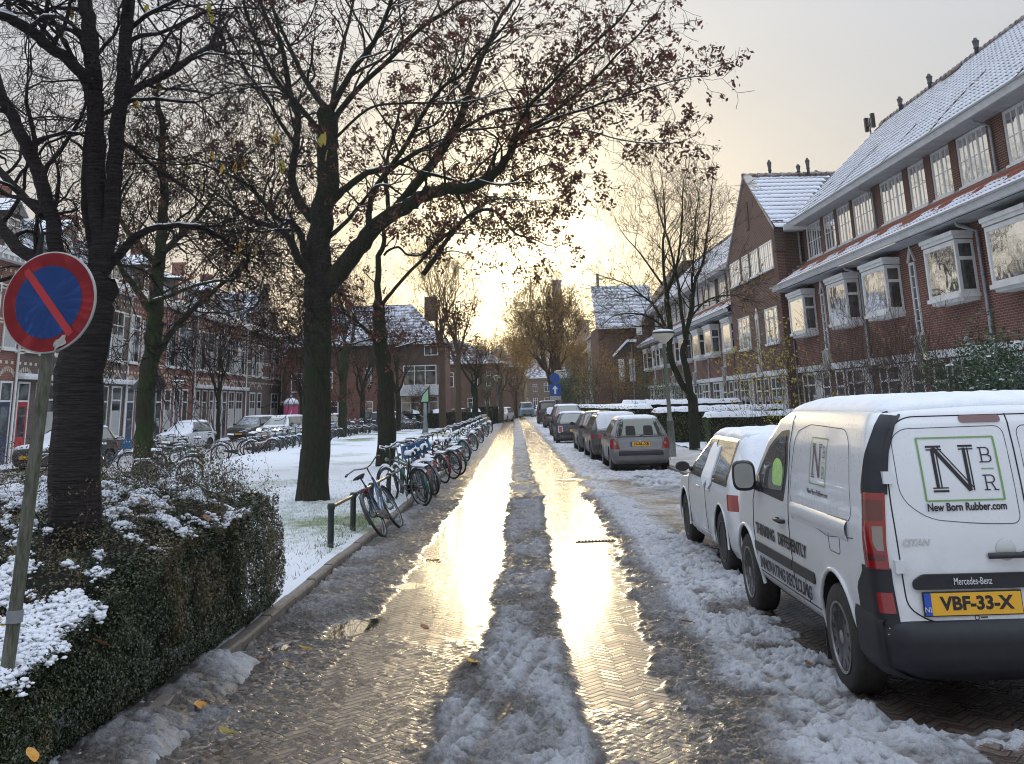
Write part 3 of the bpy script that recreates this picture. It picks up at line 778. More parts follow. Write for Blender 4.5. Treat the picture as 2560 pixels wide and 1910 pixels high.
# ---------------- gable block
def gable_house():
    G0, G1, X0 = 44.2, 53.9, 12.0
    r = empty('gable_house', (X0, G0, 0), 0, 'tall brick house with a steep pointed gable rising above the snowy terrace roofs', 'house', 'brick terrace houses on the right side of the street')
    L = G1-G0; mid = L*.47
    w = MB(); w.prism([(0, 0, 2.95), (0, L, 2.95), (0, L, 8.55), (0, mid, 12.15), (0, 0, 8.9)], (.35, 0, 0)); w.build('front_wall', M['brick_brown'], r)
    w = MB(); w.box(.352, 2.6, 0, .3, 0, 9.0); w.build('side_wall', M['brick_dark'], r)
    w = MB(); w.box(.04, .36, .3, L, 0, 2.72); w.build('ground_wall', M['brick_brown'], r)
    w = MB(); w.box(0, .36, 0, .3, 0, 2.95); w.build('corner_pier', M['brick_dark'], r); w = MB(); w.box(-.05, .40, -.12, .25, 7.9, 9.25); w.build('corner_pier', M['brick_dark'], r)
    # raking verge
    v = MB()
    v.prism([(-.06, -.1, 8.98), (-.06, mid, 12.32), (-.06, L+.1, 8.6), (-.06, L+.1, 8.48), (-.06, mid, 12.17), (-.06, -.1, 8.84)], (.40, 0, 0)); v.build('verge', M['stone'], r)
    b = MB(); b.box(-.08, .1, 0, L, 2.72, 2.95); b.build('band', M['white_render'], r)
    b = MB(); b.box(-.04, 0, mid-.25, mid+.25, 9.6, 10.9); b.build('brick_relief', M['brick_dark'], r)
    for (a, c) in ((.55, 2.8), (3.15, 4.6), (5.1, 6.4), (6.95, 9.1)):
        n3 = 3 if c-a > 2 else 2
        window(r, 'upper_window', -.01, a, c, 7.3, 8.5, n3*2, 2, split=[i/n3 for i in range(1, n3)], glass='glass_old', snow=True)
    for (a, c) in ((.7, 2.9), (5.9, 8.3)):
        window(r, 'window', -.01, a, c, 4.1, 5.65, 1, 1, split=[.27, .73], transom=.7, glass='glass_old', snow=True)
    a = 4.2
    sw = MB(); sw.box(-.05, 0, a, a+.07, 3.3, 5.4); sw.box(-.05, 0, a+.38, a+.45, 3.3, 5.4); sw.box(-.04, 0, a+.07, a+.38, 5.33, 5.4)
    sw.prism([(-.05, a-.08, 5.4), (-.05, a+.225, 5.85), (-.05, a+.53, 5.4)], (.05, 0, 0)); so_ = sw.build('slender_window', M['white'], r)
    p = MB(); p.box(-.012, -.004, a+.07, a+.38, 3.3, 5.33); p.build('pane', M['glass'], so_)
    b = MB(); b.box(-.15, 0, a-.1, a+.55, 2.95, 3.3); b.build('console', M['stone'], r)
    for (a, c) in ((.4, 3.0), (6.4, 9.2)): window(r, 'ground_window', .04, a, c, .85, 2.68, split=[.3, .72], transom=.72, curtain=1)
    panel_door(r, .04, 3.4, 4.3, .15, 2.68, 'black_door'); panel_door(r, .04, 4.9, 5.8, .15, 2.68, 'black_door')
    # roof towards the camera: ridge runs away from the street into the main roof
    D = 5.4
    def clipR(c):   # keep the part in front of the valley
        xl = c[:, 0]; yl = c[:, 1]
        zz = c[:, 2]; return (xl < (zz-9.0)/(13.42-9.08)*(17.2-12.58) + .75)
    tile_roof((-.08, -.55, 8.86), (D+.2, 0, 0), (0, mid+.55, 12.22-8.86), 22, 13, 'roof', r, lambda s, t: .05 + .9*(t > .97), 'tile_dark', lo=True, clip=clipR)
    tile_roof((-.08, L+.1, 8.5), (D+.2, 0, 0), (0, -(L-mid+.1), 12.22-8.5), 22, 13, 'roof', r, None, 'tile_dark', lo=True)
    rt = MB(); x = -.1
    while x < D-.4: rt.lathe([(.115, x), (.135, x+.02), (.10, x+.36)], 10, 'x', (0, mid, 12.24)); x += .375
    for i in range(12):    # dark valley hip where the two roofs meet
        pass
    rt.build('ridge_tile', M['ridge_tile'], r)
    va = MB(); va.tube([(.75, -.5, 9.0), (3.2, 2.2, 10.9), (4.6, mid, 12.25)], .10, 6); va.build('valley_tile', M['tile_dark'], r)
    g = MB(); g.prism([(.25, -.62, 8.74), (.25, -.72, 8.96), (.25, -.45, 8.96), (.25, -.5, 8.74)], (1.2, 0, 0)); g.build('gutter', M['white'], r)
    b = MB(); b.box(.36, 1.5, -.5, .0, 8.74, 8.80); b.build('soffit', M['white'], r)
    for (x, y, h) in ((1.3, mid, .85), (2.7, mid, .6), (3.1, mid-.25, .85)):
        f = MB(); f.lathe([(.07, 0), (.07, h*.35), (.10, h*.38), (.075, h*.45), (.11, h*.8), (.12, h*.83), (.05, h*.95), (.05, h)], 12, c=(x, y, 12.15)); f.build('flue', M['trim_dark'], r, smooth=True)
    # stepped lead flashing on the side wall above the lower roof
    f = MB()
    for i in range(6): f.box(.05+i*.19, .24+i*.19, -.014, -.002, 6.30+i*.16, 6.62+i*.16)
    f.build('step_flashing', M['zinc'], r)
    dp = MB(); dp.tube([(1.0, -.10, 8.7), (1.0, -.10, 7.35)], .045, 10); dp.build('drainpipe', M['zinc'], r, smooth=True)
    dp = MB(); dp.tube([(.36, -.08, 4.1), (.36, -.08, .1)], .04, 8); dp.build('drainpipe', M['zinc'], r, smooth=True)
    return r
gable_house()
# aerial on the ridge
# ---------------- dark end building closing the row
def end_building():
    r = empty('end_house', (9.6, 90.2, 0), 0, 'dark brown brick house with a steep blind side wall closing the right terrace', 'house')
    b = MB(); b.prism([(0, 0, 0), (9, 0, 0), (9, 0, 9.5), (7.6, 0, 13.6), (6.6, 0, 13.6), (3.2, 0, 9.3), (2.2, 0, 7.2), (.9, 0, 6.6), (0, 0, 5.4)], (0, 8, 0)); b.build('wall', M['brick_dark'], r)
    b = MB(); b.prism([(-1.0, 2.4, 0), (3.0, 2.4, 0), (3.0, 2.4, 8.2), (-1.0, 2.4, 8.2)], (0, 8, 0)); b.build('front_block', M['brick_brown'], r)
    tile_roof((-1.2, 1.9, 8.2), (5.4, 0, 0), (0, 3.8, 4.0), 20, 12, 'roof', r, lambda s, t: .15+0*s, 'tile_dark', lo=True)
    b = MB(); b.box(-1.25, 4.2, 1.75, 1.9, 8.0, 8.22); b.build('gutter', M['white'], r)
    b = MB(); b.prism([(3.0, -.1, 9.3), (6.5, -.1, 13.75), (7.7, -.1, 13.75), (7.6, -.1, 13.5), (6.7, -.1, 13.45), (3.2, -.1, 9.1)], (8, 0, 0)); 
    b = MB(); b.prism([(-.1, -.5, 5.6), (1.2, -.5, 6.9), (2.0, -.5, 6.9), (2.0, -.5, 6.7), (1.2, -.5, 6.7), (0, -.5, 5.5)], (0, .45, 0)); b.build('porch_roof', M['snow'], r)
    for (x, z) in ((.4, 3.4), (1.3, 3.4), (2.1, 7.3)):
        w = MB(); w.box(x, x+.5, -.03, .0, z, z+1.9); w.box(x+.05, x+.45, -.04, -.03, z+.05, z+1.85); w.build('window', [M['white']], r)
    f = MB()
    for x in (-.6, 6.9): f.tube([(x, 4.6 if x < 0 else 1, 12.0 if x < 0 else 13.5), (x, 4.6 if x < 0 else 1, 13.2 if x < 0 else 14.6)], .14, 8)
    f.build('flue', M['zinc'], r)
    dp = MB()
    for x in (1.6, 3.1): dp.tube([(x, -.06, 6.5), (x, -.06, .1)], .06, 8)
    dp.build('drainpipe', M['zinc'], r)
end_building()

# ================================================================== GENERIC HOUSES (far)
def simple_house(name, x0, x1, y0, y1, eave, ridge, wallm, label, axis='x', roofm='slate', wins=(), base_z=0, hip=0, chim=(), bare=.1, winm='white', group=None):
    r = empty(name, (x0, y0, base_z), 0, label, 'house', group)
    W_, D_ = x1-x0, y1-y0
    b = MB()
    if axis == 'x' or hip: b.box(0, W_, 0, D_, 0, eave)
    else: b.prism([(0, 0, 0), (W_, 0, 0), (W_, 0, eave), (W_/2, 0, ridge), (0, 0, eave)], (0, D_, 0))
    b.build('wall', M[wallm], r)
    o = .3
    if axis == 'x':
        P = [(-o, -o, eave), (W_+o, -o, eave), (W_+o, D_+o, eave), (-o, D_+o, eave), (hip*W_, D_/2, ridge), (W_-hip*W_, D_/2, ridge)]
        F = [(0, 1, 5, 4), (1, 2, 5), (2, 3, 4, 5), (3, 0, 4), (0, 3, 2, 1)]
    else:
        P = [(-o, -o, eave), (W_+o, -o, eave), (W_+o, D_+o, eave), (-o, D_+o, eave), (W_/2, -o+hip*D_, ridge), (W_/2, D_+o-hip*D_, ridge)]
        F = [(0, 1, 4), (1, 2, 5, 4), (2, 3, 5), (3, 0, 4, 5), (0, 3, 2, 1)]
    b = MB(); b.add([(p[0], p[1], p[2]+.05) for p in P], F); rf = b.build('roof', M['far_roof'], r)
    for (cx, cy, cz, cw, chh) in chim:
        c = MB(); c.box(cx-cw/2, cx+cw/2, cy-.3, cy+.3, cz, cz+chh); c.build('chimney', M['brick_dark'], rf)
    b = MB(); b.box(-.35, W_+.35, -.42, -.26, eave-.12, eave+.06); b.build('gutter', M['white'], r)
    for (side, a, c, z0, z1, kw) in wins:
        if side == 'f':      # front wall facing -Y
            f = MB(); f.box(a, c, -.05, 0, z0, z1); fo = f.build('window', M[winm], r)
            p = MB(); n = kw.get('n', 2); ww = (c-a-.08*(n+1))/n
            for q in range(n):
                xa = a+.08+q*(ww+.08)
                if kw.get('t', 1): p.box(xa, xa+ww, -.062, -.051, z0+.08, z0+(z1-z0)*.70); p.box(xa, xa+ww, -.062, -.051, z0+(z1-z0)*.74, z1-.08)
                else: p.box(xa, xa+ww, -.062, -.051, z0+.08, z1-.08)
            p.build('pane', M['glass'], fo)
        else:                # wall facing +X or -X
            s = 1 if side == 'r' else -1; xx = W_ if side == 'r' else 0
            window(r, 'window', xx + s*.01, a, c, z0, z1, kw.get('n', 1), 1, sign=s, transom=.7)
    return r
m = mat('far_roof', (.5, .5, .55)); t = NT(m); g = t.geo(); tcn = t.n('ShaderNodeTexCoord'); n1 = t.noise(g.outputs['Position'], 2.0, 5, .7)
zz = t.n('ShaderNodeSeparateXYZ', {0: g.outputs['Position']}).outputs[2]
ln_ = t.math('SINE', t.math('MULTIPLY', zz, 22.0))
t.out(Base_Color=t.mix(t.map(t.math('ADD', n1, t.math('MULTIPLY', ln_, .06)), .44, .56), rgb(.52, .56, .64), rgb(.10, .09, .10))); M['far_roof'] = m

# ================================================================== LEFT TERRACE
XL = -20.0
def left_house(y0, y1, wall, label, wins, gf, roof='mansard', trim='white', pipe=True, snowboard=True, band=True):
    r = empty('row_house', (XL, y0, 0), 0, label, 'house', 'nineteenth century row houses on the far left')
    L = y1-y0
    b = MB(); b.box(-.35, 0, 0, L, 0, 8.15); b.build('wall', M[wall], r)
    # cream brick bands and lintels
    b = MB()
    def free(z):      # stretches of wall not taken by windows at height z
        occ = sorted([(a-.0, c+.0) for (a, c, *_) in wins]) if 4.4 < z < 7.3 else (sorted([(a, c) for (a, c, *_) in gf]) if z < 3.4 else [])
        e = .02; out = []
        for (a, c) in occ:
            if a > e + .05: out.append((e, a-.02))
            e = max(e, c+.02)
        if e < L-.05: out.append((e, L-.02))
        return out
    for z in ((4.42, 5.55, 6.9) if band else (4.42,)):
        for (a, c) in free(z+.01): b.box(.0, .014, a, c, z, z+.07); b.box(.0, .014, a, c, z+.13, z+.20)
    y = .1
    while y < L-.2:
        b.box(.0, .016, y, y+.12, 7.62, 7.74); b.box(.0, .016, y+.14, y+.2, 7.30, 7.42); y += .42
    y = .15
    while y < L-.3: b.box(.0, .016, y, y+.20, 3.98, 4.10); y += .5
    for (a, c, *_) in gf:       # striped segmental arches
        mid = (a+c)/2; R = (c-a)/2+.12
        for q in range(9):
            th = math.radians(30 + 120*q/8); cy_, cz_ = mid + R*math.cos(th), 3.28 + R*.62*math.sin(th)
            b.box(.0, .02, cy_-.03, cy_+.03, cz_, cz_+.20)
    b.build('pale_brickwork', M['cream'], r)
    for i, (a, c, *k) in enumerate(wins):
        fr = 'dark_paint' if (k and k[0] == 'd') else trim
        window(r, 'window', .015, a, c, 4.55, 7.12, 2 if c-a > 1.3 else 1, 1, sign=1, transom=.70, fw=.09, matl=trim, curtain=(2 if i % 2 else 1), snow=False)
        if fr != trim:
            f = MB(); f.box(.03, .05, a+.09, a+.14, 4.64, 7.03); f.box(.03, .05, c-.14, c-.09, 4.64, 7.03); f.box(.03, .05, a+.14, c-.14, 6.3, 6.38); f.build('sash', M['dark_paint'], r)
    for i, (a, c, kind) in enumerate(gf):
        if kind == 'w': window(r, 'ground_window', .015, a, c, .75, 3.3, 2 if c-a > 1.5 else 1, 1, sign=1, transom=.72, fw=.10, matl=trim, curtain=2)
        else: panel_door(r, .015, a, c, .1, 3.3, kind, sign=1, frame=trim, toplight=.75)
    if snowboard:
        b = MB(); b.box(.0, .34, .05, L-.05, 3.40, 3.50); b.build('canopy_board', M['white'], r)
        b = MB(); b.box(.0, .35, .05, L-.05, 3.50, 3.62); b.build('canopy_snow', M['snow'], r)
    # cornice with brackets
    b = MB(); b.box(0, .42, 0, L, 8.16, 8.34); b.box(0, .3, 0, L, 8.0, 8.158)
    y = .2
    while y < L-.1: b.box(.3, .40, y, y+.10, 7.98, 8.158); y += .5
    b.build('cornice', M[trim], r)
    b = MB(); b.box(0, .46, 0, L, 8.34, 8.42); b.build('cornice_snow', M['snow'], r)
    if roof == 'mansard':
        tile_roof((.05, 0, 8.4), (0, L, 0), (-1.15, 0, 1.95), max(8, int(L/.35)), 6, 'roof', r, lambda s, t: .55 + 0*s, 'slate', lo=True, amp=.01, step=.02, seed=int(y0))
        b = MB(); b.box(-5, -1.1, 0, L, 8.4, 10.30); b.build('attic', M['slate'], r)
        b = MB(); b.box(-5, -1.0, 0, L, 10.30, 10.42); b.build('roof_snow', M['snow'], r)
        c0 = L*.5
        b = MB(); b.box(-1.5, .05, c0-.75, c0+.75, 8.42, 9.95); b.build('dormer', M['white_render' if int(y0) % 2 else 'brick_grey'], r)
        window(r, 'dormer_window', .06, c0-.6, c0+.6, 8.6, 9.8, 2, 1, sign=1, transom=.72, matl=trim)
        b = MB(); b.prism([(.2, c0-.95, 9.95), (.2, c0, 10.55 if int(y0) % 3 else 10.1), (.2, c0+.95, 9.95)], (-1.8, 0, 0)); b.build('dormer_roof', M['slate'], r)
        b = MB(); b.prism([(.22, c0-.97, 9.97), (.22, c0, 10.66 if int(y0) % 3 else 10.2), (.22, c0+.97, 9.97), (.22, c0, 10.57 if int(y0) % 3 else 10.11)], (-1.8, 0, 0)); b.build('dormer_snow', M['snow'], r)
        b = MB(); b.box(-1.9, -1.2, .1, .6, 9.0, 11.6); b.box(-1.95, -1.15, .05, .65, 11.45, 11.6); b.build('chimney', M['brick_rose'], r)
    elif roof == 'gable':
        g = MB(); mid = L*.5
        st = [(0, 8.42), (.5, 8.42), (.5, 8.9), (mid-.95, 10.6), (mid-.35, 11.6), (mid-.35, 12.4), (mid+.35, 12.4), (mid+.35, 11.6), (mid+.95, 10.6), (L-.5, 8.9), (L-.5, 8.42), (L, 8.42)]
        g.prism([(0, y, z) for y, z in st], (-.35, 0, 0)); g.build('gable', M[wall], r)
        window(r, 'gable_window', .015, mid-.5, mid+.5, 8.7, 10.1, 2, 1, sign=1, transom=.7, matl=trim)
        b = MB(); b.prism([(-.4, 0, 8.4), (-.4, L, 8.4), (-.4, mid, 11.8)], (-5, 0, 0)); b.build('roof', M['far_roof'], r)
    if pipe:
        dp = MB(); dp.tube([(.09, L-.12, 8.0), (.09, L-.12, .1)], .055, 8); dp.build('drainpipe', M[trim], r, smooth=True)
    return r
left_house(33.6, 40.4, 'brick_grey', 'far left row house in dark brick, mostly behind the round sign', [(1.0, 2.6), (3.4, 5.4)], [(.8, 2.9, 'w'), (3.4, 4.5, 'black_door'), (4.9, 6.2, 'w')])
left_house(40.4, 43.6, 'brick_rose', 'row house with the blue door at the left edge of the photo', [(.3, 1.2), (1.7, 2.9)], [(.2, 1.2, 'w'), (1.9, 2.95, 'blue_door')], snowboard=False)
left_house(43.6, 50.9, 'brick_grey', 'row house with the bright red front door behind the snowy bicycles', [(.6, 1.9), (2.6, 3.6), (4.6, 6.6)], [(.25, 1.35, 'red_door'), (2.0, 4.2, 'w'), (4.7, 6.9, 'w')])
left_house(50.9, 56.4, 'brick_grey', 'grey brick row house between the thick cherry trunk and the mossy tree', [(.5, 2.0), (2.8, 4.55)], [(.4, 1.5, 'w'), (1.9, 3.0, 'green_door'), (3.5, 4.9, 'w')])
left_house(56.4, 60.9, 'brick_rose', 'rose brick row house partly behind the mossy tree, with tall white windows', [(.1, 1.6), (2.0, 3.4)], [(.2, 1.3, 'blue_door'), (1.7, 2.6, 'w'), (3.0, 4.2, 'w')], band=False)
left_house(60.9, 68.8, 'brick_rose', 'row house with a triangular dormer behind the mossy tree and dark sash windows', [(1.9, 3.5, 'd'), (4.1, 7.2, 'd')], [(.4, 1.5, 'black_door'), (2.0, 3.2, 'w'), (3.8, 5.0, 'w'), (5.5, 6.6, 'black_door')], snowboard=False, band=False)
left_house(68.8, 75.4, 'brick_rose', 'red brick row house with narrow dark sash windows in the middle of the left row', [(.5, 2.1, 'd'), (2.6, 4.2, 'd'), (4.9, 6.1, 'd')], [(.4, 1.4, 'w'), (2.0, 3.1, 'green_door'), (3.7, 4.7, 'w'), (5.2, 6.2, 'w')], band=False)
left_house(75.4, 82.6, 'brick_red', 'red brick row house with three tall white windows beside the dark corner house', [(.6, 2.2), (2.7, 4.4), (4.7, 6.6)], [(.5, 1.6, 'black_door'), (2.2, 3.8, 'w'), (4.3, 6.2, 'w')], band=False)
left_house(82.6, 95.8, 'brick_grey', 'dark brick corner house with a pointed gable ending the left row', [(1.9, 3.3), (4.2, 5.6), (9.0, 12.1)], [(1.4, 3.2, 'w'), (4.0, 5.4, 'w'), (9.2, 11.9, 'w')], roof='gable', snowboard=False)
# side wall of the corner house and the low building with the garage beyond it
garage = simple_house('garage_house', -26, -15.6, 97, 104, 6.6, 8.9, 'brick_dark', 'brown brick house with a grey garage door, just left of the big tree trunk', 'y', hip=.2)
b = MB(); b.box(5.9, 9.6, -.06, -.02, 0, 2.35); b.build('garage_door', M['white_render'], garage)
b = MB(); b.box(5.6, 10.0, -.25, 0, 2.5, 2.62); b.build('canopy', M['snow'], garage)
# big hipped house across the green
hw = [('f', 3.6, 5.2, 3.35, 4.95, {'n': 2}), ('f', 3.4, 4.9, 6.0, 6.5, {'n': 1, 't': 0}), ('f', .5, 1.8, 3.3, 4.9, {'n': 1}), ('f', 8.9, 9.6, 3.6, 5.2, {'n': 1}), ('f', 13.2, 17.0, 3.6, 5.3, {'n': 3}), ('f', 15.6, 17.2, 6.1, 7.0, {'n': 2, 't': 0}),
      ('f', 2.4, 5.9, .9, 2.5, {'n': 3}), ('f', 8.4, 9.8, .2, 2.4, {'n': 1}), ('f', 13.0, 17.2, .9, 2.7, {'n': 4})]
simple_house('hipped_house', -18.6, -4.9, 91.5, 100, 7.2, 10.9, 'brick_red', 'broad red brick house with a big hipped snowy roof behind the green', 'x', wins=[(s, a*.76, c*.76, z0, z1, k) for (s, a, c, z0, z1, k) in hw], hip=.24, chim=[(12.2, 4.4, 9.4, 1.2, 2.2)], group='houses beyond the green')
hh = bpy.data.objects['hipped_house']
b = MB(); b.box(0, 13.7, -.035, -.003, 5.3, 7.18); b.build('upper_brickwork', M['brick_dark'], hh)
b = MB(); b.box(9.8, 13.3, -.7, -.06, 2.75, 3.62); b.build('balcony_panel', M['white_render'], hh)
simple_house('corner_house', -10.6, 0.2, 118, 128, 6.4, 9.2, 'brick_brown', 'brown brick house with white windows, right of the hipped house behind the bare trees', 'y', wins=[('r', 1, 2.2, 3.6, 5.4, {}), ('r', 4, 5.2, 3.6, 5.4, {}), ('r', 7, 8.2, 3.6, 5.4, {}), ('f', 6.7, 7.3, .8, 2.6, {'n': 1}), ('f', 8.6, 9.2, .8, 2.6, {'n': 1}), ('f', 8.8, 9.3, 3.8, 5.4, {'n': 1}), ('f', 7.4, 7.9, 3.8, 5.4, {'n': 1}), ('f', 4.2, 5.2, 3.8, 5.4, {'n': 1})], hip=.25, group='houses beyond the green')
simple_house('street_house', -3.4, 2.6, 150, 172, 7.0, 10.2, 'brick_brown', 'long brown brick house on the left of the far street, with snowy eaves', 'y', wins=[('r', a, a+1.2, z, z+1.6, {}) for a in (2, 6, 10, 14, 18) for z in (1.0, 4.2)], hip=.2, group='houses at the far end of the street')
simple_house('street_house', -3.0, 4.6, 200, 222, 7.0, 10.0, 'brick_tan', 'pale brown house farther down the left side of the far street', 'y', wins=[('r', a, a+1.4, z, z+1.6, {}) for a in (2, 7, 12, 17) for z in (1.0, 4.2)], hip=.2, group='houses at the far end of the street')
simple_house('street_house', 4.2, 13.2, 250, 262, 7.6, 12.6, 'brick_grey', 'grey brick house with white windows facing up the street at its far end', 'x', wins=[('f', .5, 1.8, 1, 3, {}), ('f', 3, 4, 1, 3, {}), ('f', 5.6, 8.2, 1, 3, {'n': 3}), ('f', .5, 1.6, 4.4, 6.2, {}), ('f', 3, 4, 4.4, 6.2, {}), ('f', 5.6, 8.2, 4.4, 6.4, {'n': 3})], hip=.05, group='houses at the far end of the street')
simple_house('street_house', 14.5, 24, 255, 266, 7.6, 12.2, 'brick_brown', 'brown brick house at the far end of the street, right of the grey one', 'x', wins=[('f', 1, 2.6, 4.4, 6.2, {}), ('f', 5, 7, 4.4, 6.2, {})], hip=.05, group='houses at the far end of the street')
# right side beyond the end building: pale rendered house and others
simple_house('rendered_house', 10.0, 17, 112, 122, 8.6, 11.6, 'white_render', 'pale rendered house peeking out left of the dark end building', 'y', wins=[('l', 2, 3.2, 4.6, 6.6, {}), ('l', 6, 7.2, 4.6, 6.6, {})], hip=.15, group='houses on the right beyond the terrace')
simple_house('brick_house', 10.4, 17, 126, 140, 7.6, 10.8, 'brick_tan', 'tan brick house with a stepped snowy roof, left of the pale rendered house', 'y', wins=[('l', a, a+1.2, z, z+1.8, {}) for a in (2, 6, 10) for z in (1, 4.4)], hip=.15, group='houses on the right beyond the terrace')
simple_house('brick_house', 11.6, 18, 150, 176, 7.0, 10.2, 'brick_brown', 'low brown house farthest on the right, just past the tan one', 'y', wins=[('l', a, a+1.2, z, z+1.8, {}) for a in (2, 8, 14, 20) for z in (1, 4.2)], hip=.15, group='houses on the right beyond the terrace')
# distant works: hall and two chimney stacks in the haze
M['far'] = mat('distant_concrete', (.30, .27, .24), .9)
fb = empty('power_station_hall', (20, 420, 0), 0, 'pale industrial hall in the haze between the trees, below the two tall stacks', 'industrial building')
b = MB(); b.box(-12, 22, 0, 30, 0, 24); b.box(-12, 4, 0, 30, 24, 27); b.build('hall', M['far'], fb)
b = MB(); b.box(-12.2, 22.2, -.2, 30, 27.01, 27.5); b.build('roof', M['snow'], fb)
for (x, h, rr, lb) in ((23.2, 50, 2.0, 'taller left one of two distant chimney stacks, behind the round tree'), (33.2, 33.5, 2.6, 'shorter right one of two distant chimney stacks against the yellow sky')):
    b = MB(); b.lathe([(rr*1.1, 0), (rr, h*.6), (rr*.92, h-1), (rr*1.08, h-.9), (rr*1.08, h)], 20, c=(x, 420, 0)); tag(b.build('chimney_stack', M['far'], None, smooth=False), lb, 'chimney stack', 'distant chimney stacks')
# ================================================================== VEHICLES
def paint(name, c, rough=.32, coat=.8, metal=0):
    m = mat(name, c, rough, metal, .5, coat); t = NT(m); g = t.geo()
    n = t.noise(g.outputs['Position'], 5, 5, .65); n2 = t.noise(g.outputs['Position'], 45, 3, .6); zz = t.n('ShaderNodeSeparateXYZ', {0: g.outputs['Position']}).outputs[2]
    grime = t.math('MULTIPLY', t.map(zz, .25, 1.1, .75, .05), t.map(n, .3, .7))
    t.out(Base_Color=t.mix(grime, rgb(*c), rgb(.20, .18, .16)), Roughness=t.math('ADD', t.math('MULTIPLY', grime, .5), t.map(n2, .4, .7, rough-.06, rough+.08)), Coat_Weight=t.map(grime, 0, .35, coat, .1))
    return m
M['p_white'] = paint('white_car_paint', (.70, .73, .77)); M['p_silver'] = paint('silver_car_paint', (.20, .205, .215), .33, .6, .5)
M['p_black'] = paint('black_car_paint', (.012, .013, .016)); M['p_green'] = paint('dark_green_car_paint', (.012, .022, .02)); M['p_navy'] = paint('navy_car_paint', (.012, .016, .035))
M['p_grey'] = paint('dark_grey_car_paint', (.05, .055, .06)); M['p_blue'] = paint('pale_blue_car_paint', (.16, .26, .36)); M['p_pearl'] = paint('pearl_car_paint', (.55, .56, .57)); M['p_yellow'] = paint('yellow_paint', (.5, .38, .04))
M['cglass'] = mat('car_glass', (.22, .23, .22), .03, .45, 1.0); M['cglass'].node_tree.nodes['Principled BSDF'].inputs['IOR'].default_value = 1.7
M['cglass_clear'] = mat('rear_glass', (.15, .165, .13), .04, 0, .9)
M['trim'] = varied('black_plastic_trim', (.022, .023, .026), (.035, .035, .036), 30, .5)
M['navy_trim'] = varied('dark_bumper_plastic', (.007, .009, .014), (.012, .014, .02), 22, .55)
M['tyre'] = varied('tyre_rubber', (.018, .018, .019), (.035, .033, .03), 20, .75)
M['rim'] = varied('alloy_rim', (.34, .34, .36), (.22, .21, .21), 9, .35, metal=.55); M['rim_dark'] = mat('dark_rim', (.03, .03, .033), .3, .5)
M['red_lamp'] = mat('red_lamp_lens', (.24, .008, .010), .12, 0, .6, .8); M['red_lamp_dark'] = mat('dark_red_lens', (.10, .012, .012), .15, 0, .6, .8)
M['clear_lamp'] = mat('clear_lamp_lens', (.24, .21, .20), .18, .3, .6, .8); M['lit_lamp'] = mat('lit_headlight', (1, .95, .85), .3, emit=(1, .93, .8), es=9)
M['plate_y'] = mat('yellow_plate', (.78, .42, .03), .4); M['plate_b'] = mat('blue_plate_band', (.02, .08, .45), .4); M['ink'] = mat('black_ink', (.015, .015, .02), .45)
M['ink_grey'] = mat('faded_ink', (.10, .10, .11), .6); M['frame_green'] = mat('green_print', (.17, .33, .10), .5); M['chrome'] = mat('chrome', (.6, .6, .6), .18, .9); M['white_text'] = mat('white_print', (.65, .66, .67), .5)
M['interior'] = mat('car_interior', (.03, .03, .03), .9); M['hiviz'] = varied('hi_vis_cloth', (.45, .70, .25), (.30, .52, .18), 25, .8)
M['frost'] = varied('frosted_glass', (.50, .54, .58), (.12, .14, .15), 6, .4, .2, 60)

FONT_CACHE = {}
def text(s, size, mat_, parent, matrix, name='lettering', sx=1.0, bold=0.0, align='CENTER', shear=0, extrude=.0012, fit=0):
    c = bpy.data.curves.new('t', 'FONT'); c.body = s; c.size = size; c.align_x = align; c.align_y = 'CENTER'; c.extrude = extrude; c.offset = bold; c.shear = shear; c.resolution_u = 3
    o = bpy.data.objects.new('t', c); COL.objects.link(o)
    dg_ = bpy.context.evaluated_depsgraph_get(); me = bpy.data.meshes.new_from_object(o.evaluated_get(dg_))
    bpy.data.objects.remove(o); bpy.data.curves.remove(c)
    if fit: wd = [v.co.x for v in me.vertices]; sx = fit/(max(wd)-min(wd))
    me.transform(matrix @ Matrix.Diagonal((sx, 1, 1, 1))); me.materials.clear(); me.materials.append(M[mat_]); me.name = name
    return link(name, me, parent)
# orientation helpers for lettering: rear face (-Y normal) and left side (-X normal)
def rear_m(x, y, z): return Matrix.Translation((x, y, z)) @ Matrix.Rotation(PI/2, 4, 'X')
def side_m(x, y, z): return Matrix.Translation((x, y, z)) @ Matrix.Rotation(-PI/2, 4, 'Z') @ Matrix.Rotation(PI/2, 4, 'X')
def front_m(x, y, z): return Matrix.Translation((x, y, z)) @ Matrix.Rotation(PI, 4, 'Z') @ Matrix.Rotation(PI/2, 4, 'X')

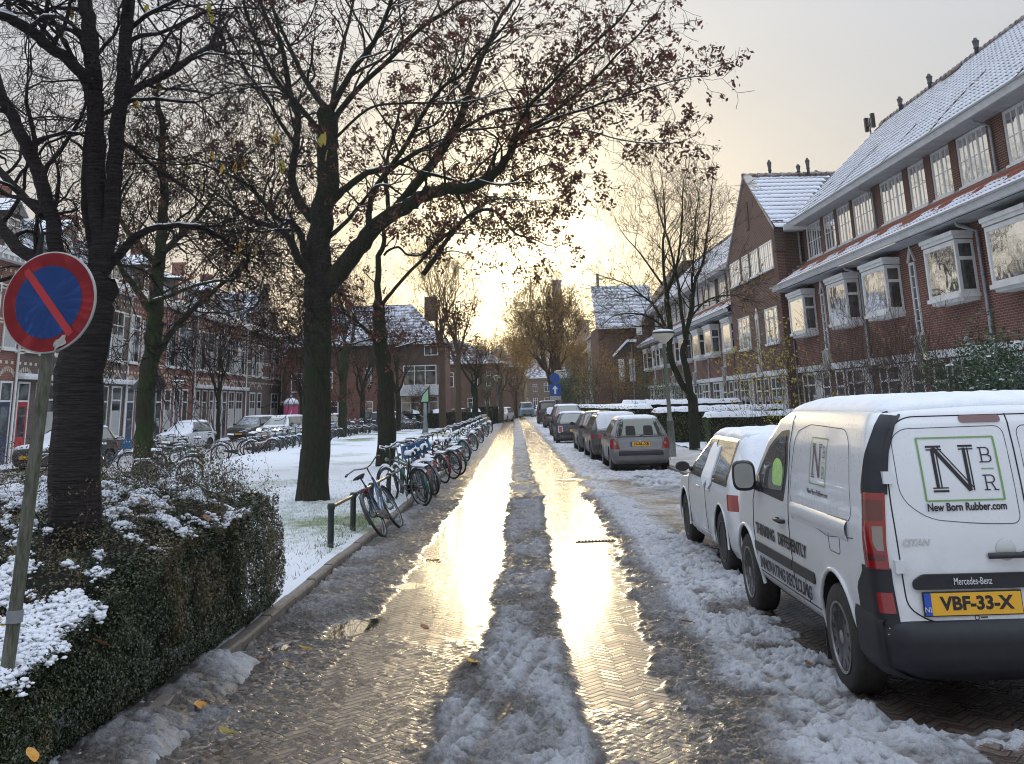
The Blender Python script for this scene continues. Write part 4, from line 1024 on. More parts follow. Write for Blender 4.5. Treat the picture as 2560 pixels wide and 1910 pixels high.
class Body:
    """horizontal slices: rows of (z, y_rear, y_front, half width, r_rear, r_front, bulge)"""
    def __init__(s, rows):
        s.r = np.array(rows, float)
    def at(s, z):
        return [np.interp(z, s.r[:, 0], s.r[:, i]) for i in range(1, 7)]
    def sx(s, y, z):
        yr, yf, w, r1, r2, b = s.at(z)
        if y < yr + r1:
            q = min(1, max(0, (yr + r1 - y)/r1)); return w - r1 + r1*math.sqrt(max(0, 1-q*q))
        if y > yf - r2:
            q = min(1, max(0, (y - yf + r2)/r2)); return w - r2*.6 + r2*.6*math.sqrt(max(0, 1-q*q))
        return w
    def ry(s, x, z):
        yr, yf, w, r1, r2, b = s.at(z); x = abs(x)
        base = yr + b*(x/w)**2
        if x > w - r1:
            q = min(1, (x-w+r1)/r1); return base + r1*(1-math.sqrt(max(0, 1-q*q)))
        return base
    def fy(s, x, z):
        yr, yf, w, r1, r2, b = s.at(z); x = abs(x)
        base = yf - b*3*(x/w)**2
        if x > w - r2*.6:
            q = min(1, (x-w+r2*.6)/(r2*.6)); return base - r2*.7*(1-math.sqrt(max(0, 1-q*q)))
        return base
    def outline(s, z):
        yr, yf, w, r1, r2, b = s.at(z); P = []
        xs = np.concatenate([np.linspace(-(w-r1), w-r1, 12), ])
        for x in xs: P.append((x, s.ry(x, z)))
        for q in np.linspace(0, PI/2, 9)[1:]:      # rear right corner
            x = w - r1 + r1*math.sin(q); P.append((x, yr + b*(x/w)**2*(1 if q < PI/2 else 1) + r1*(1-math.cos(q))))
        y0, y1 = yr + r1 + b, yf - r2*.7 - b*3
        for y in np.linspace(y0, y1, 30)[1:-1]: P.append((w, y))
        for q in np.linspace(0, PI/2, 9):
            x = w - r2*.6*(1-math.cos(q)); P.append((x, yf - b*3*(x/w)**2 - r2*.7*(1-math.sin(q))))
        for x in np.linspace(w-r2*.6, -(w-r2*.6), 12)[1:]: P.append((x, s.fy(x, z)))
        for q in np.linspace(PI/2, 0, 9)[1:]:
            x = -(w - r2*.6*(1-math.cos(q))); P.append((x, yf - b*3*(x/w)**2 - r2*.7*(1-math.sin(q))))
        for y in np.linspace(y1, y0, 30)[1:-1]: P.append((-w, y))
        for q in np.linspace(PI/2, 0, 9)[:-1]:
            x = -(w - r1 + r1*math.sin(q)); P.append((x, yr + b*(x/w)**2 + r1*(1-math.cos(q))))
        return P
    def mesh(s, zs):
        rings = [s.outline(z) for z in zs]; n = len(rings[0]); mb = MB()
        V = [(x, y, z) for R, z in zip(rings, zs) for (x, y) in R]; F = []
        for i in range(len(zs)-1):
            for j in range(n): F.append((i*n+j, i*n+(j+1) % n, (i+1)*n+(j+1) % n, (i+1)*n+j))
        F.append(tuple(range(n))[::-1]); F.append(tuple((len(zs)-1)*n+j for j in range(n)))
        mb.add(V, F); return mb
def round_poly(pts, r, n=5):
    out = []; k = len(pts)
    for i in range(k):
        a, b, c = Vector(pts[i-1]), Vector(pts[i]), Vector(pts[(i+1) % k]); rr = r[i] if hasattr(r, '__len__') else r
        d1, d2 = (a-b), (c-b); rr = min(rr, d1.length*.45, d2.length*.45)
        p, q = b + d1.normalized()*rr, b + d2.normalized()*rr
        for j in range(n+1):
            t_ = j/n; out.append(tuple((p*(1-t_)**2 + b*2*t_*(1-t_) + q*t_**2)))
    return out
def patch(body, kind, pts, off, name, mat_, parent, side=-1, cuts=.06, thick=0, r=0):
    """a panel lying on the body's surface. kind 'side': pts (y,z); 'rear'/'front': pts (x,z)"""
    if r: pts = round_poly(pts, r)
    bm = bmesh.new(); vs = [bm.verts.new((p[0], 0, p[1])) for p in pts]; bm.faces.new(vs)
    lo = [min(p[i] for p in pts) for i in (0, 1)]; hi = [max(p[i] for p in pts) for i in (0, 1)]
    for ax in (0, 1):
        c = lo[ax] + cuts
        while c < hi[ax]:
            bmesh.ops.bisect_plane(bm, geom=bm.verts[:]+bm.edges[:]+bm.faces[:], plane_co=(c, 0, 0) if ax == 0 else (0, 0, c), plane_no=(1, 0, 0) if ax == 0 else (0, 0, 1)); c += cuts
    for v in bm.verts:
        a, z = v.co.x, v.co.z
        if kind == 'side': v.co = (side*(body.sx(a, z)+off), a, z)
        elif kind == 'rear': v.co = (a, body.ry(a, z)-off, z)
        else: v.co = (a, body.fy(a, z)+off, z)
    if thick:
        d = {'side': Vector((side*thick, 0, 0)), 'rear': Vector((0, -thick, 0)), 'front': Vector((0, thick, 0))}[kind]
        g = bmesh.ops.extrude_face_region(bm, geom=bm.faces[:]); 
        for v in [e for e in g['geom'] if isinstance(e, bmesh.types.BMVert)]: v.co += d
    bmesh.ops.recalc_face_normals(bm, faces=bm.faces[:])
    if not thick:
        want = {'side': Vector((side, 0, 0)), 'rear': Vector((0, -1, 0)), 'front': Vector((0, 1, 0))}[kind]
        for f in bm.faces:
            if f.normal.dot(want) < 0: f.normal_flip()
    me = bpy.data.meshes.new(name); bm.to_mesh(me); bm.free(); me.materials.append(M[mat_])
    me.polygons.foreach_set('use_smooth', [not thick]*len(me.polygons))
    return link(name, me, parent)
def line_on(body, kind, pts, name, parent, w=.004, mat_='dark', off=.001, side=-1, closed=False):
    P = list(pts) + ([pts[0]] if closed else []); Q = []
    for a, b in zip(P[:-1], P[1:]):
        n = max(2, int(math.hypot(b[0]-a[0], b[1]-a[1])/.05))
        for i in range(n): Q.append((a[0]+(b[0]-a[0])*i/n, a[1]+(b[1]-a[1])*i/n))
    Q.append(P[-1])
    R = [(side*(body.sx(a, z)+off), a, z) if kind == 'side' else ((a, body.ry(a, z)-off, z) if kind == 'rear' else (a, body.fy(a, z)+off, z)) for a, z in Q]
    mb = MB(); mb.tube(R, w, 4); return mb.build(name, M[mat_], parent)
def wheel(parent, x, y, R, side, rimmat='rim', spokes=10, w=.20, style='disc'):
    mb = MB(); hw = w/2
    mb.lathe([(R*.62, -hw*.9), (R*.9, -hw), (R*.98, -hw*.8), (R, -hw*.5), (R, hw*.5), (R*.98, hw*.8), (R*.9, hw), (R*.72, hw*.98), (R*.66, hw*.85), (R*.62, hw*.6)], 36, 'x', (0, 0, 0))
    o = mb.build('wheel', M['tyre'], parent, smooth=True); o.location = (x, y, R)
    r = MB(); s = side
    r.lathe([(R*.655, s*hw*.86), (R*.66, s*hw*1.0), (R*.62, s*hw*.98), (R*.60, s*hw*.70)], 36, 'x')
    if style == 'disc':
        r.lathe([(.001, s*hw*.92), (R*.12, s*hw*.92), (R*.16, s*hw*.82), (R*.60, s*hw*.90)], 36, 'x')
    else:
        r.lathe([(.001, s*hw*.80), (R*.13, s*hw*.80), (R*.15, s*hw*.6)], 20, 'x')
        for k in range(spokes):
            a = 2*PI*k/spokes; c_, s_ = math.cos(a), math.sin(a); pw = R*.045
            def P(rr, t_, xx): return (s*xx, rr*c_ - t_*s_, rr*s_ + t_*c_)
            vs = [P(R*.1, -pw, hw*.78), P(R*.1, pw, hw*.78), P(R*.62, pw*1.5, hw*.9), P(R*.62, -pw*1.5, hw*.9), P(R*.1, -pw, hw*.5), P(R*.1, pw, hw*.5), P(R*.62, pw*1.5, hw*.6), P(R*.62, -pw*1.5, hw*.6)]
            r.add(vs, [(0, 1, 2, 3), (0, 4, 5, 1), (1, 5, 6, 2), (3, 2, 6, 7), (0, 3, 7, 4)])
        b = MB(); b.lathe([(.001, s*hw*.3), (R*.62, s*hw*.3)], 24, 'x'); b.build('brake_disc', M['dark'], o)
    ro = r.build('rim', M[rimmat], o, smooth=False, angle=40)
    if style == 'disc':
        d = MB()
        for k in range(spokes):
            a = 2*PI*(k+.5)/spokes; c_, s_ = math.cos(a), math.sin(a)
            def P(rr, t_): return (s*(hw*.835+ (rr/R)*hw*.08 + .0035), rr*c_ - t_*s_, rr*s_ + t_*c_)
            d.poly([P(R*.22, -R*.012), P(R*.52, -R*.045), P(R*.56, 0), P(R*.52, R*.045), P(R*.22, R*.012)][::s])
        d.build('rim_slot', M['dark'], ro)
    return o
def finish_body(mb, cutters, mat_, parent, name='body', angle=32):
    o = mb.build('tmp', M[mat_]); cs = []
    me0 = o.data; me0.materials.append(M['dark'])
    for (x0, x1, y, z, R) in cutters:
        c = MB(); c.lathe([(R, x0), (R, x1)], 40, 'x', (0, y, z)); co = c.build('cut', M['dark']); cs.append(co)
        co.data.materials.clear(); co.data.materials.append(M['dark'])
        bm = bmesh.new(); bm.from_mesh(co.data); bmesh.ops.recalc_face_normals(bm, faces=bm.faces[:]); bm.to_mesh(co.data); bm.free()
        md = o.modifiers.new('b', 'BOOLEAN'); md.operation = 'DIFFERENCE'; md.object = co; md.solver = 'EXACT'
        try: md.material_mode = 'TRANSFER'
        except Exception: pass
    bm = bmesh.new(); bm.from_mesh(o.data); bmesh.ops.recalc_face_normals(bm, faces=bm.faces[:]); bm.to_mesh(o.data); bm.free()
    dg_ = bpy.context.evaluated_depsgraph_get(); me = bpy.data.meshes.new_from_object(o.evaluated_get(dg_))
    bpy.data.objects.remove(o)
    for c in cs: bpy.data.objects.remove(c)
    me.name = name; me.polygons.foreach_set('use_smooth', [True]*len(me.polygons)); me.set_sharp_from_angle(angle=math.radians(angle))
    return link(name, me, parent)
def snow_on(bvh, parent, x0, x1, y0, y1, th, name='roof_snow', nx=26, ny=40, edge=.10, minz=0, cover=None, seed=5, up=.9, ztop=3):
    """a lumpy blanket of snow lying on whatever the body shows from above"""
    xs = np.linspace(x0, x1, nx); ys = np.linspace(y0, y1, ny); P = {}; GX, GY = np.meshgrid(xs, ys); NZ = fbm(GX*7, GY*7, 0, 3, seed)
    for i, y in enumerate(ys):
        for j, x in enumerate(xs):
            hit, nrm, _, _ = bvh.ray_cast(Vector((x, y, ztop)), Vector((0, 0, -1)))
            if hit is None or hit.z < minz or abs(nrm.z) < up: continue
            e = min((x-x0), (x1-x))/edge; f = min(y-y0, y1-y)/edge
            k = max(0, min(1, e))**.5*max(0, min(1, f))**.5
            nz = NZ[i, j]
            if cover is not None and cover(x, y, nz) <= 0: continue
            P[(i, j)] = (x, y, hit.z + .003 + th*k*(.45 + 1.1*nz))
    idx = {}; V = []; F = []
    for k, p in P.items(): idx[k] = len(V); V.append(p)
    for i in range(ny-1):
        for j in range(nx-1):
            q = [(i, j), (i, j+1), (i+1, j+1), (i+1, j)]
            if all(k in idx for k in q) and max(V[idx[k]][2] for k in q) - min(V[idx[k]][2] for k in q) < .22: F.append(tuple(idx[k] for k in q))
    # skirt so the edge has thickness
    ec = {}
    for f in F:
        for a, b in zip(f, f[1:]+f[:1]): ec[(a, b)] = 1
    sk = {}
    for (a, b) in [e for e in ec if (e[1], e[0]) not in ec]:
        for v in (a, b):
            if v not in sk: sk[v] = len(V); p = V[v]; V.append((p[0], p[1], p[2]-th-.01))
        F.append((b, a, sk[a], sk[b]))
    if not F: return None
    mb = MB(); mb.add(V, F); return mb.build(name, M['snow_fine'], parent, smooth=True)
def bvh_of(o): return BVHTree.FromPolygons([v.co.copy() for v in o.data.vertices], [tuple(p.vertices) for p in o.data.polygons])
def plate(par, x, y, z, txt, w=.52, h=.11, m=rear_m, yaw=0):
    s = -1 if m is rear_m else 1
    b = MB(); b.box(x-w/2-.006, x+w/2+.006, min(y, y+s*.012), max(y, y+s*.012), z-h/2-.006, z+h/2+.006); po = b.build('number_plate', M['ink'], par)
    b = MB(); b.box(x-w/2 + (.04 if s < 0 else 0), x+w/2 - (0 if s < 0 else .04), min(y+s*.013, y+s*.016), max(y+s*.013, y+s*.016), z-h/2, z+h/2); b.build('yellow_field', M['plate_y'], po)
    b = MB(); xb = x-w/2 if s < 0 else x+w/2-.04; b.box(xb, xb+.039, min(y+s*.013, y+s*.016), max(y+s*.013, y+s*.016), z-h/2, z+h/2); b.build('blue_band', M['plate_b'], po)
    if txt: text(txt, .098, 'ink', po, m(x+.02*(-s), y+s*.017, z), fit=w*.76, bold=.0035)
    return po

# ---------------- the white delivery van
def make_van():
    r = empty('delivery_van', (3.055, 6.40, 0), -.012, 'white delivery van with NBR lettering on its rear doors, snow on the roof', 'van')
    W_ = .90
    B_ = Body([(.30, .06, 4.22, .80, .10, .45, .02), (.36, .0, 4.24, .865, .10, .5, .03), (.50, -.01, 4.25, .895, .09, .5, .03), (.78, .02, 4.23, .905, .085, .5, .025), (1.00, .03, 4.14, .905, .085, .48, .025), (1.09, .035, 3.90, .90, .09, .42, .025), (1.13, .04, 3.45, .895, .09, .40, .025),
               (1.30, .055, 3.22, .875, .09, .38, .025), (1.50, .085, 2.96, .84, .10, .36, .03), (1.66, .12, 2.68, .79, .12, .34, .03), (1.725, .155, 2.48, .745, .14, .34, .035), (1.765, .21, 2.28, .67, .17, .34, .04), (1.79, .31, 2.08, .57, .2, .34, .05), (1.80, .48, 1.85, .40, .22, .3, .05)])
    zs = sorted(set(list(np.arange(.30, 1.66, .04)) + list(np.arange(1.66, 1.80, .011)) + [1.80]))
    YR, YF, AR = .90, 3.60, .40
    body = finish_body(B_.mesh(zs), [(-1.0, -.66, YR, .32, AR), (.66, 1.0, YR, .32, AR), (-1.0, -.66, YF, .32, AR), (.66, 1.0, YF, .32, AR)], 'p_white', r)
    bvh = bvh_of(body)
    for s in (-1, 1):
        for y in (YR, YF):
            wheel(r, s*.80, y, .325, s, 'rim', 12, .21, 'disc'); mb = MB(); P = []
            for q in range(19):
                a = math.radians(-4 + 188*q/18); P.append((s*(B_.sx(y, .32+AR*abs(math.sin(a)))+.004), y+(AR+.012)*math.cos(a), .32+(AR+.012)*math.sin(a)))
            mb.tube(P, .016, 6); mb.build('arch_lip', M['p_white'], r, smooth=True)
    S = -1
    for s in (-1, 1):
        patch(B_, 'side', round_poly([(2.06, 1.12), (1.98, 1.30), (2.03, 1.595), (2.28, 1.575), (2.62, 1.44), (3.0, 1.17), (3.04, 1.07), (2.10, 1.05)], .05), .002, 'window_seal', 'trim', r, s)
        dw = patch(B_, 'side', round_poly([(2.13, 1.13), (2.05, 1.31), (2.09, 1.555), (2.26, 1.535), (2.58, 1.41), (2.90, 1.18), (2.90, 1.10)], .04), .005, 'door_window', 'cglass', r, s)
        if s < 0: patch(B_, 'side', round_poly([(2.14, 1.16), (2.10, 1.30), (2.20, 1.36), (2.34, 1.37), (2.44, 1.32), (2.44, 1.16)], .05), .0062, 'hi_vis_vest', 'hiviz', dw, s)
    recess = [(.42, 1.12), (.50, 1.52), (.64, 1.625), (1.50, 1.64), (1.82, 1.58), (1.90, 1.12), (1.84, 1.06), (.46, 1.08)]
    line_on(B_, 'side', round_poly(recess, .09), 'panel_groove', r, .006, 'ink_grey', -.003, closed=True)
    line_on(B_, 'side', [(1.98, .42), (1.98, .9), (1.95, 1.05), (1.93, 1.25), (1.97, 1.60), (2.0, 1.70)], 'door_gap', r, .004)
    line_on(B_, 'side', [(3.22, .42), (3.24, .75), (3.17, .98), (3.08, 1.08)], 'door_gap', r, .004)
    line_on(B_, 'side', [(1.66, .40), (1.66, .56)], 'door_gap', r, .003); line_on(B_, 'side', [(1.32, .40), (3.18, .40)], 'sill_gap', r, .005)
    line_on(B_, 'side', [(.40, .985), (.95, .935), (1.85, 1.01)], 'slide_rail', r, .003, 'ink_grey')
    # rounded shoulder below the blind window
    mb = MB(); mb.grid([[(-(B_.sx(y, z)+o_), y, z) for y in np.linspace(.50, 1.86, 14)] for z, o_ in ((1.075, .001), (1.06, .014), (1.035, .022), (1.0, .018), (.965, .006), (.95, .0))]); mb.build('shoulder_crease', M['p_white'], r, smooth=True)
    for (a, b) in ((1.38, 1.97), (1.99, 3.22)): patch(B_, 'side', round_poly([(a, .565), (b, .565), (b, .64), (a, .64)], .02), .002, 'rubbing_strip', 'trim', r, S, thick=.012)
    line_on(B_, 'side', round_poly([(.70, .85), (.93, .85), (.94, 1.03), (.68, 1.03)], .03), 'fuel_flap', r, .003, 'dark', 0, closed=True)
    h = MB(); h.M = Matrix.Translation((-.915, 2.20, .905)); h.tube([(.005, -.10, 0), (-.03, -.08, 0), (-.035, .05, .005), (.0, .09, 0)], .016, 8); h.M = None
    h.build('door_handle', M['trim'], r, smooth=True)
    # wrap-round bumper
    B2 = Body([(.24, .10, 3, .78, .2, .4, .03), (.27, .02, 3, .86, .22, .4, .03), (.34, -.05, 3, .905, .20, .4, .04), (.50, -.06, 3, .915, .18, .4, .04), (.555, -.03, 3, .915, .14, .4, .035), (.60, .02, 3, .905, .11, .4, .03)])
    mb = MB(); n = 44; V = []
    for z in [.24, .25, .27, .30, .34, .40, .46, .50, .53, .555, .58, .60]:
        row = []
        for q in range(n+1):
            t_ = q/n*2-1
            if abs(t_) > .55:
                y = .0 + (abs(t_)-.55)/.45*.485; row.append((math.copysign(B2.sx(y, z), t_), y, z))
            else:
                x = t_/.55*(B2.at(z)[2]-.02); row.append((x, B2.ry(x, z), z))
        V.append(row)
    mb.grid(V); mb.build('rear_bumper', M['navy_trim'], r, smooth=True)
    def corner(pts, off, name, mt, s):
        mb = MB(); V = []
        for (z, a0, a1) in pts:
            yr, yf, w_, r1, r2, b = B_.at(z); row = []
            for q in range(13):
                a = a0 + (a1-a0)*q/12
                if a < 0: y = yr+b+r1 - a*.30; x = B_.sx(y, z) + off
                elif a <= 1: th = a*PI/2; x = w_-r1 + (r1+off)*math.cos(th); y = yr + b + r1 - (r1+off)*math.sin(th)
                else: x = w_-r1 - (a-1)*.20; y = B_.ry(x, z) - off
                row.append((s*x, y, z))
            V.append(row)
        mb.grid(V); return mb.build(name, M[mt], r, smooth=True)
    for s in (-1, 1):
        corner([(z, -.9 + .5*sstep(.70, .84, z), 1.05) for z in np.linspace(.55, .86, 9)], .008, 'corner_cladding', 'navy_trim', s)
        corner([(z, -.10 + .62*sstep(1.30, 1.74, z)**.8, 1.08 - .25*sstep(1.70, 1.765, z)) for z in np.linspace(1.265, 1.765, 20)], .011, 'corner_finisher', 'navy_trim', s)
        lm = corner([(z, -.12 + .10*sstep(.95, 1.2, z), 1.0) for z in np.linspace(.855, 1.275, 14)], .014, 'tail_light', 'red_lamp', s)
        l2 = corner([(z, .50+.15*sstep(1.0, .95, z), .88) for z in np.linspace(.955, 1.09, 6)], .0175, 'reversing_lamp', 'clear_lamp', s); l2.parent = lm
        for (za, zb) in ((.90, .935), (1.12, 1.235)): l3 = corner([(z, 0, .9) for z in np.linspace(za, zb, 5)], .0165, 'brake_lamp', 'red_lamp_dark', s); l3.parent = lm
        corner([(z, .35, .98) for z in np.linspace(.62, .73, 5)], .0125, 'reflector', 'red_lamp', s)
    dl = round_poly([(-.745, .65), (-.76, 1.25), (-.735, 1.60), (-.60, 1.705), (.60, 1.705), (.735, 1.60), (.76, 1.25), (.745, .65), (.62, .57), (-.62, .57)], [.06, .1, .1, .1, .1, .1, .1, .06, .1, .1])
    line_on(B_, 'rear', dl, 'door_gap', r, .004, closed=True); line_on(B_, 'rear', [(.03, .57), (.03, 1.71)], 'door_gap', r, .0045)
    pl = round_poly([(-.70, 1.24), (-.695, 1.58), (-.62, 1.635), (-.01, 1.64), (-.01, 1.085), (-.25, 1.09), (-.55, 1.12)], [.10, .06, .06, .06, .06, .2, .2]); line_on(B_, 'rear', pl, 'panel_groove', r, .0045, 'ink_grey', -.002, closed=True)
    pl2 = round_poly([(.07, 1.085), (.07, 1.64), (.62, 1.635), (.70, 1.24), (.5, 1.1)], .06); line_on(B_, 'rear', pl2, 'panel_groove', r, .0045, 'ink_grey', -.002, closed=True)
    patch(B_, 'rear', round_poly([(-.26, 1.665), (-.01, 1.665), (-.01, 1.705), (-.26, 1.705)], .018), .004, 'high_brake_light', 'red_lamp_dark', r, thick=.006)
    for z in (1.36, .87):
        b = MB(); b.box(-.79, -.735, B_.ry(-.75, z)-.03, B_.ry(-.75, z)+.01, z-.035, z+.035); b.build('hinge', M['p_white'], r)
    patch(B_, 'rear', round_poly([(-.70, .745), (-.70, .79), (-.64, .825), (-.02, .825), (-.02, .745)], .02), .003, 'garnish', 'navy_trim', r, thick=.02)
    text('Mercedes-Benz', .055, 'white_text', r, rear_m(-.36, B_.ry(-.36, .785)-.027, .785), 'badge', fit=.22)
    plate(r, -.375, B_.ry(-.375, .67)-.004, .668, 'VBF-33-X', w=.56, h=.118)
    text('NL', .040, 'white_text', r, rear_m(-.635, B_.ry(-.375, .67)-.024, .64), 'badge')
    text('CITAN', .052, 'chrome', r, rear_m(-.65, B_.ry(-.65, .995)-.005, .995), 'badge', fit=.165, bold=.0015, shear=.3)
    b = MB(); b.M = Matrix.Translation((-.36, B_.ry(-.36, .595)-.004, .592)); b.torus(.012, .002, 14, 4, 'y'); b.box(.02, .06, -.002, 0, -.002, .004); b.build('sticker', M['ink'], r)
    hd = MB(); yy = B_.ry(-.1, .92); hd.tube([(-.235, yy-.005, .915), (-.20, yy-.04, .92), (-.04, yy-.04, .92), (-.03, yy-.005, .92)], .017, 8); hd.build('rear_door_handle', M['trim'], r, smooth=True)
    b = MB(); b.lathe([(.001, 0), (.055, .002), (.06, .006)], 20, 'y', (-.13, B_.ry(-.13, .94)-.007, .945)); b.build('handle_cup', M['p_pearl'], r, smooth=True)
    def logo(par, mfn, u0, v0, sc, thin=False, narrow=1.0):
        def seg(mb, a, b, w_):
            n_ = max(1, int(math.hypot(b[0]-a[0], b[1]-a[1])/.12)); dx, dy = b[0]-a[0], b[1]-a[1]; L = math.hypot(dx, dy); nx, ny = -dy/L*w_/2, dx/L*w_/2
            rows = [[(a[0]+dx*i/n_+e*nx, a[1]+dy*i/n_+e*ny) for e in (-1, 1)] for i in range(n_+1)]
            mb.grid([[mfn(u0+p[0]*sc*narrow, v0+p[1]*sc, 0) for p in rw] for rw in rows])
        g = MB(); t0 = .05
        for (a, b) in (((-1, 1), (1, 1)), ((1, 1), (1, -1)), ((1, -1), (-1, -1)), ((-1, -1), (-1, 1))): seg(g, a, b, t0)
        g.build('logo_frame', M['frame_green'], par)
        k = MB()
        for (x, y0, y1) in ((-.60, -.62, .66), (.22, -.70, .66)): seg(k, (x-.045, y0), (x-.045, y1), .085); seg(k, (x+.05, y0), (x+.05, y1), .035)
        seg(k, (-.62, .68), (.18, -.70), .11); seg(k, (-.50, .70), (.27, -.62), .035)
        for (a, b, y) in ((-.80, -.40, .72), (-.78, -.38, -.70), (.04, .42, .72)):
            seg(k, (a, y), (b, y), .065); seg(k, (a, y-.10*(1 if y > 0 else -1)), (b, y-.10*(1 if y > 0 else -1)), .04)
        def small(ch, ox, oy, s_):
            L = [((0, -.5), (0, .5)), ((-.15, .5), (0, .5))]
            if ch == 'B': L += [((0, .5), (.34, .5)), ((.34, .5), (.46, .38)), ((.46, .38), (.46, .12)), ((.46, .12), (.34, 0)), ((0, 0), (.34, 0)), ((.34, 0), (.52, -.12)), ((.52, -.12), (.52, -.38)), ((.52, -.38), (.38, -.5)), ((0, -.5), (.38, -.5)), ((-.15, -.5), (0, -.5))]
            else: L += [((0, .5), (.36, .5)), ((.36, .5), (.48, .36)), ((.48, .36), (.48, .12)), ((.48, .12), (.36, 0)), ((0, 0), (.36, 0)), ((.28, 0), (.48, -.5)), ((-.15, -.5), (.18, -.5)), ((.38, -.5), (.66, -.5))]
            for (a, b) in L: seg(k, (ox+a[0]*s_, oy+a[1]*s_), (ox+b[0]*s_, oy+b[1]*s_), .035)
        small('B', .60, .42, .46); small('R', .60, -.46, .46)
        k.build('logo_letters', M['ink_grey' if thin else 'ink'], par)
        g = MB(); seg(g, (.54, -.02), (.87, -.02), .03); g.build('logo_dash', M['frame_green'], par)
    logo(r, lambda u, v, w_: (u, B_.ry(u, v)-.004, v), -.315, 1.40, .178, narrow=1.30)
    text('New Born Rubber.com', .062, 'ink', r, rear_m(-.315, B_.ry(-.315, 1.19)-.006, 1.185), 'lettering', fit=.47, bold=.0014)
    logo(r, lambda u, v, w_: (-(B_.sx(1.17-u, v)+.004), 1.17-u, v), 0, 1.40, .155, thin=True, narrow=1.25)
    text('New Born Rubber.com', .056, 'ink_grey', r, side_m(-.889, 1.17, 1.185), 'lettering', fit=.50, bold=.001)
    text('THINKING   DIFFERENTLY', .125, 'ink', r, side_m(-.9115, 2.33, .75), 'lettering', fit=1.60, bold=.003)
    text('INNOVATING RECYCLING', .125, 'ink', r, side_m(-.9085, 2.27, .485), 'lettering', fit=1.58, bold=.003)
    patch(B_, 'front', round_poly([(-.72, 1.16), (-.60, 1.62), (.60, 1.62), (.72, 1.16)], .06), .004, 'windscreen', 'cglass', r)
    for s in (-1, 1):
        mb = MB(); mb.M = Matrix.Translation((s*1.03, 2.90, 1.20)) @ Matrix.Rotation(s*.15, 4, 'Z')
        P = []
        for (y, k) in ((-.045, .86), (-.03, 1.0), (.03, .92), (.07, .60), (.085, .25)):
            P.append([(.10*k*math.copysign(abs(math.cos(q))**.6, math.cos(q)), y, .125*k*math.copysign(abs(math.sin(q))**.6, math.sin(q))) for q in np.linspace(0, 2*PI, 21)])
        mb.grid(P); mb.poly(P[-1][:-1]); mo = mb.build('door_mirror', M['trim'], r, smooth=True)
        g = MB(); g.M = mb.M; g.poly([(p[0]*.95, -.043, p[2]*.95) for p in P[0][:-1]]); g.build('mirror_glass', M['cglass'], mo)
        a = MB(); a.tube([(s*.87, 2.92, 1.10), (s*.95, 2.91, 1.12), (s*.98, 2.91, 1.15)], [.05, .035, .03], 8); a.prism([(s*.885, 2.76, 1.07), (s*.885, 3.0, 1.07), (s*.885, 2.94, 1.19), (s*.885, 2.82, 1.21)], (s*.02, 0, 0)); a.build('mirror_arm', M['trim'], mo, smooth=True)
    snow_on(bvh, r, -.72, .72, .20, 2.4, .035, 'roof_snow', 46, 60, .12, 1.60, seed=3, up=.80)
    b = MB(); b.box(-.7, .7, .3, 3.9, .22, .34); b.box(.1, .5, .15, .6, .20, .3); b.build('underbody', M['dark'], r)
    mf_ = MB(); mf_.prism([(-.88, YR+.44, .10), (-.66, YR+.44, .10), (-.66, YR+.44, .34), (-.88, YR+.44, .34)], (0, -.012, 0)); mf_.build('mud_flap', M['trim'], r)
    return r
make_van()

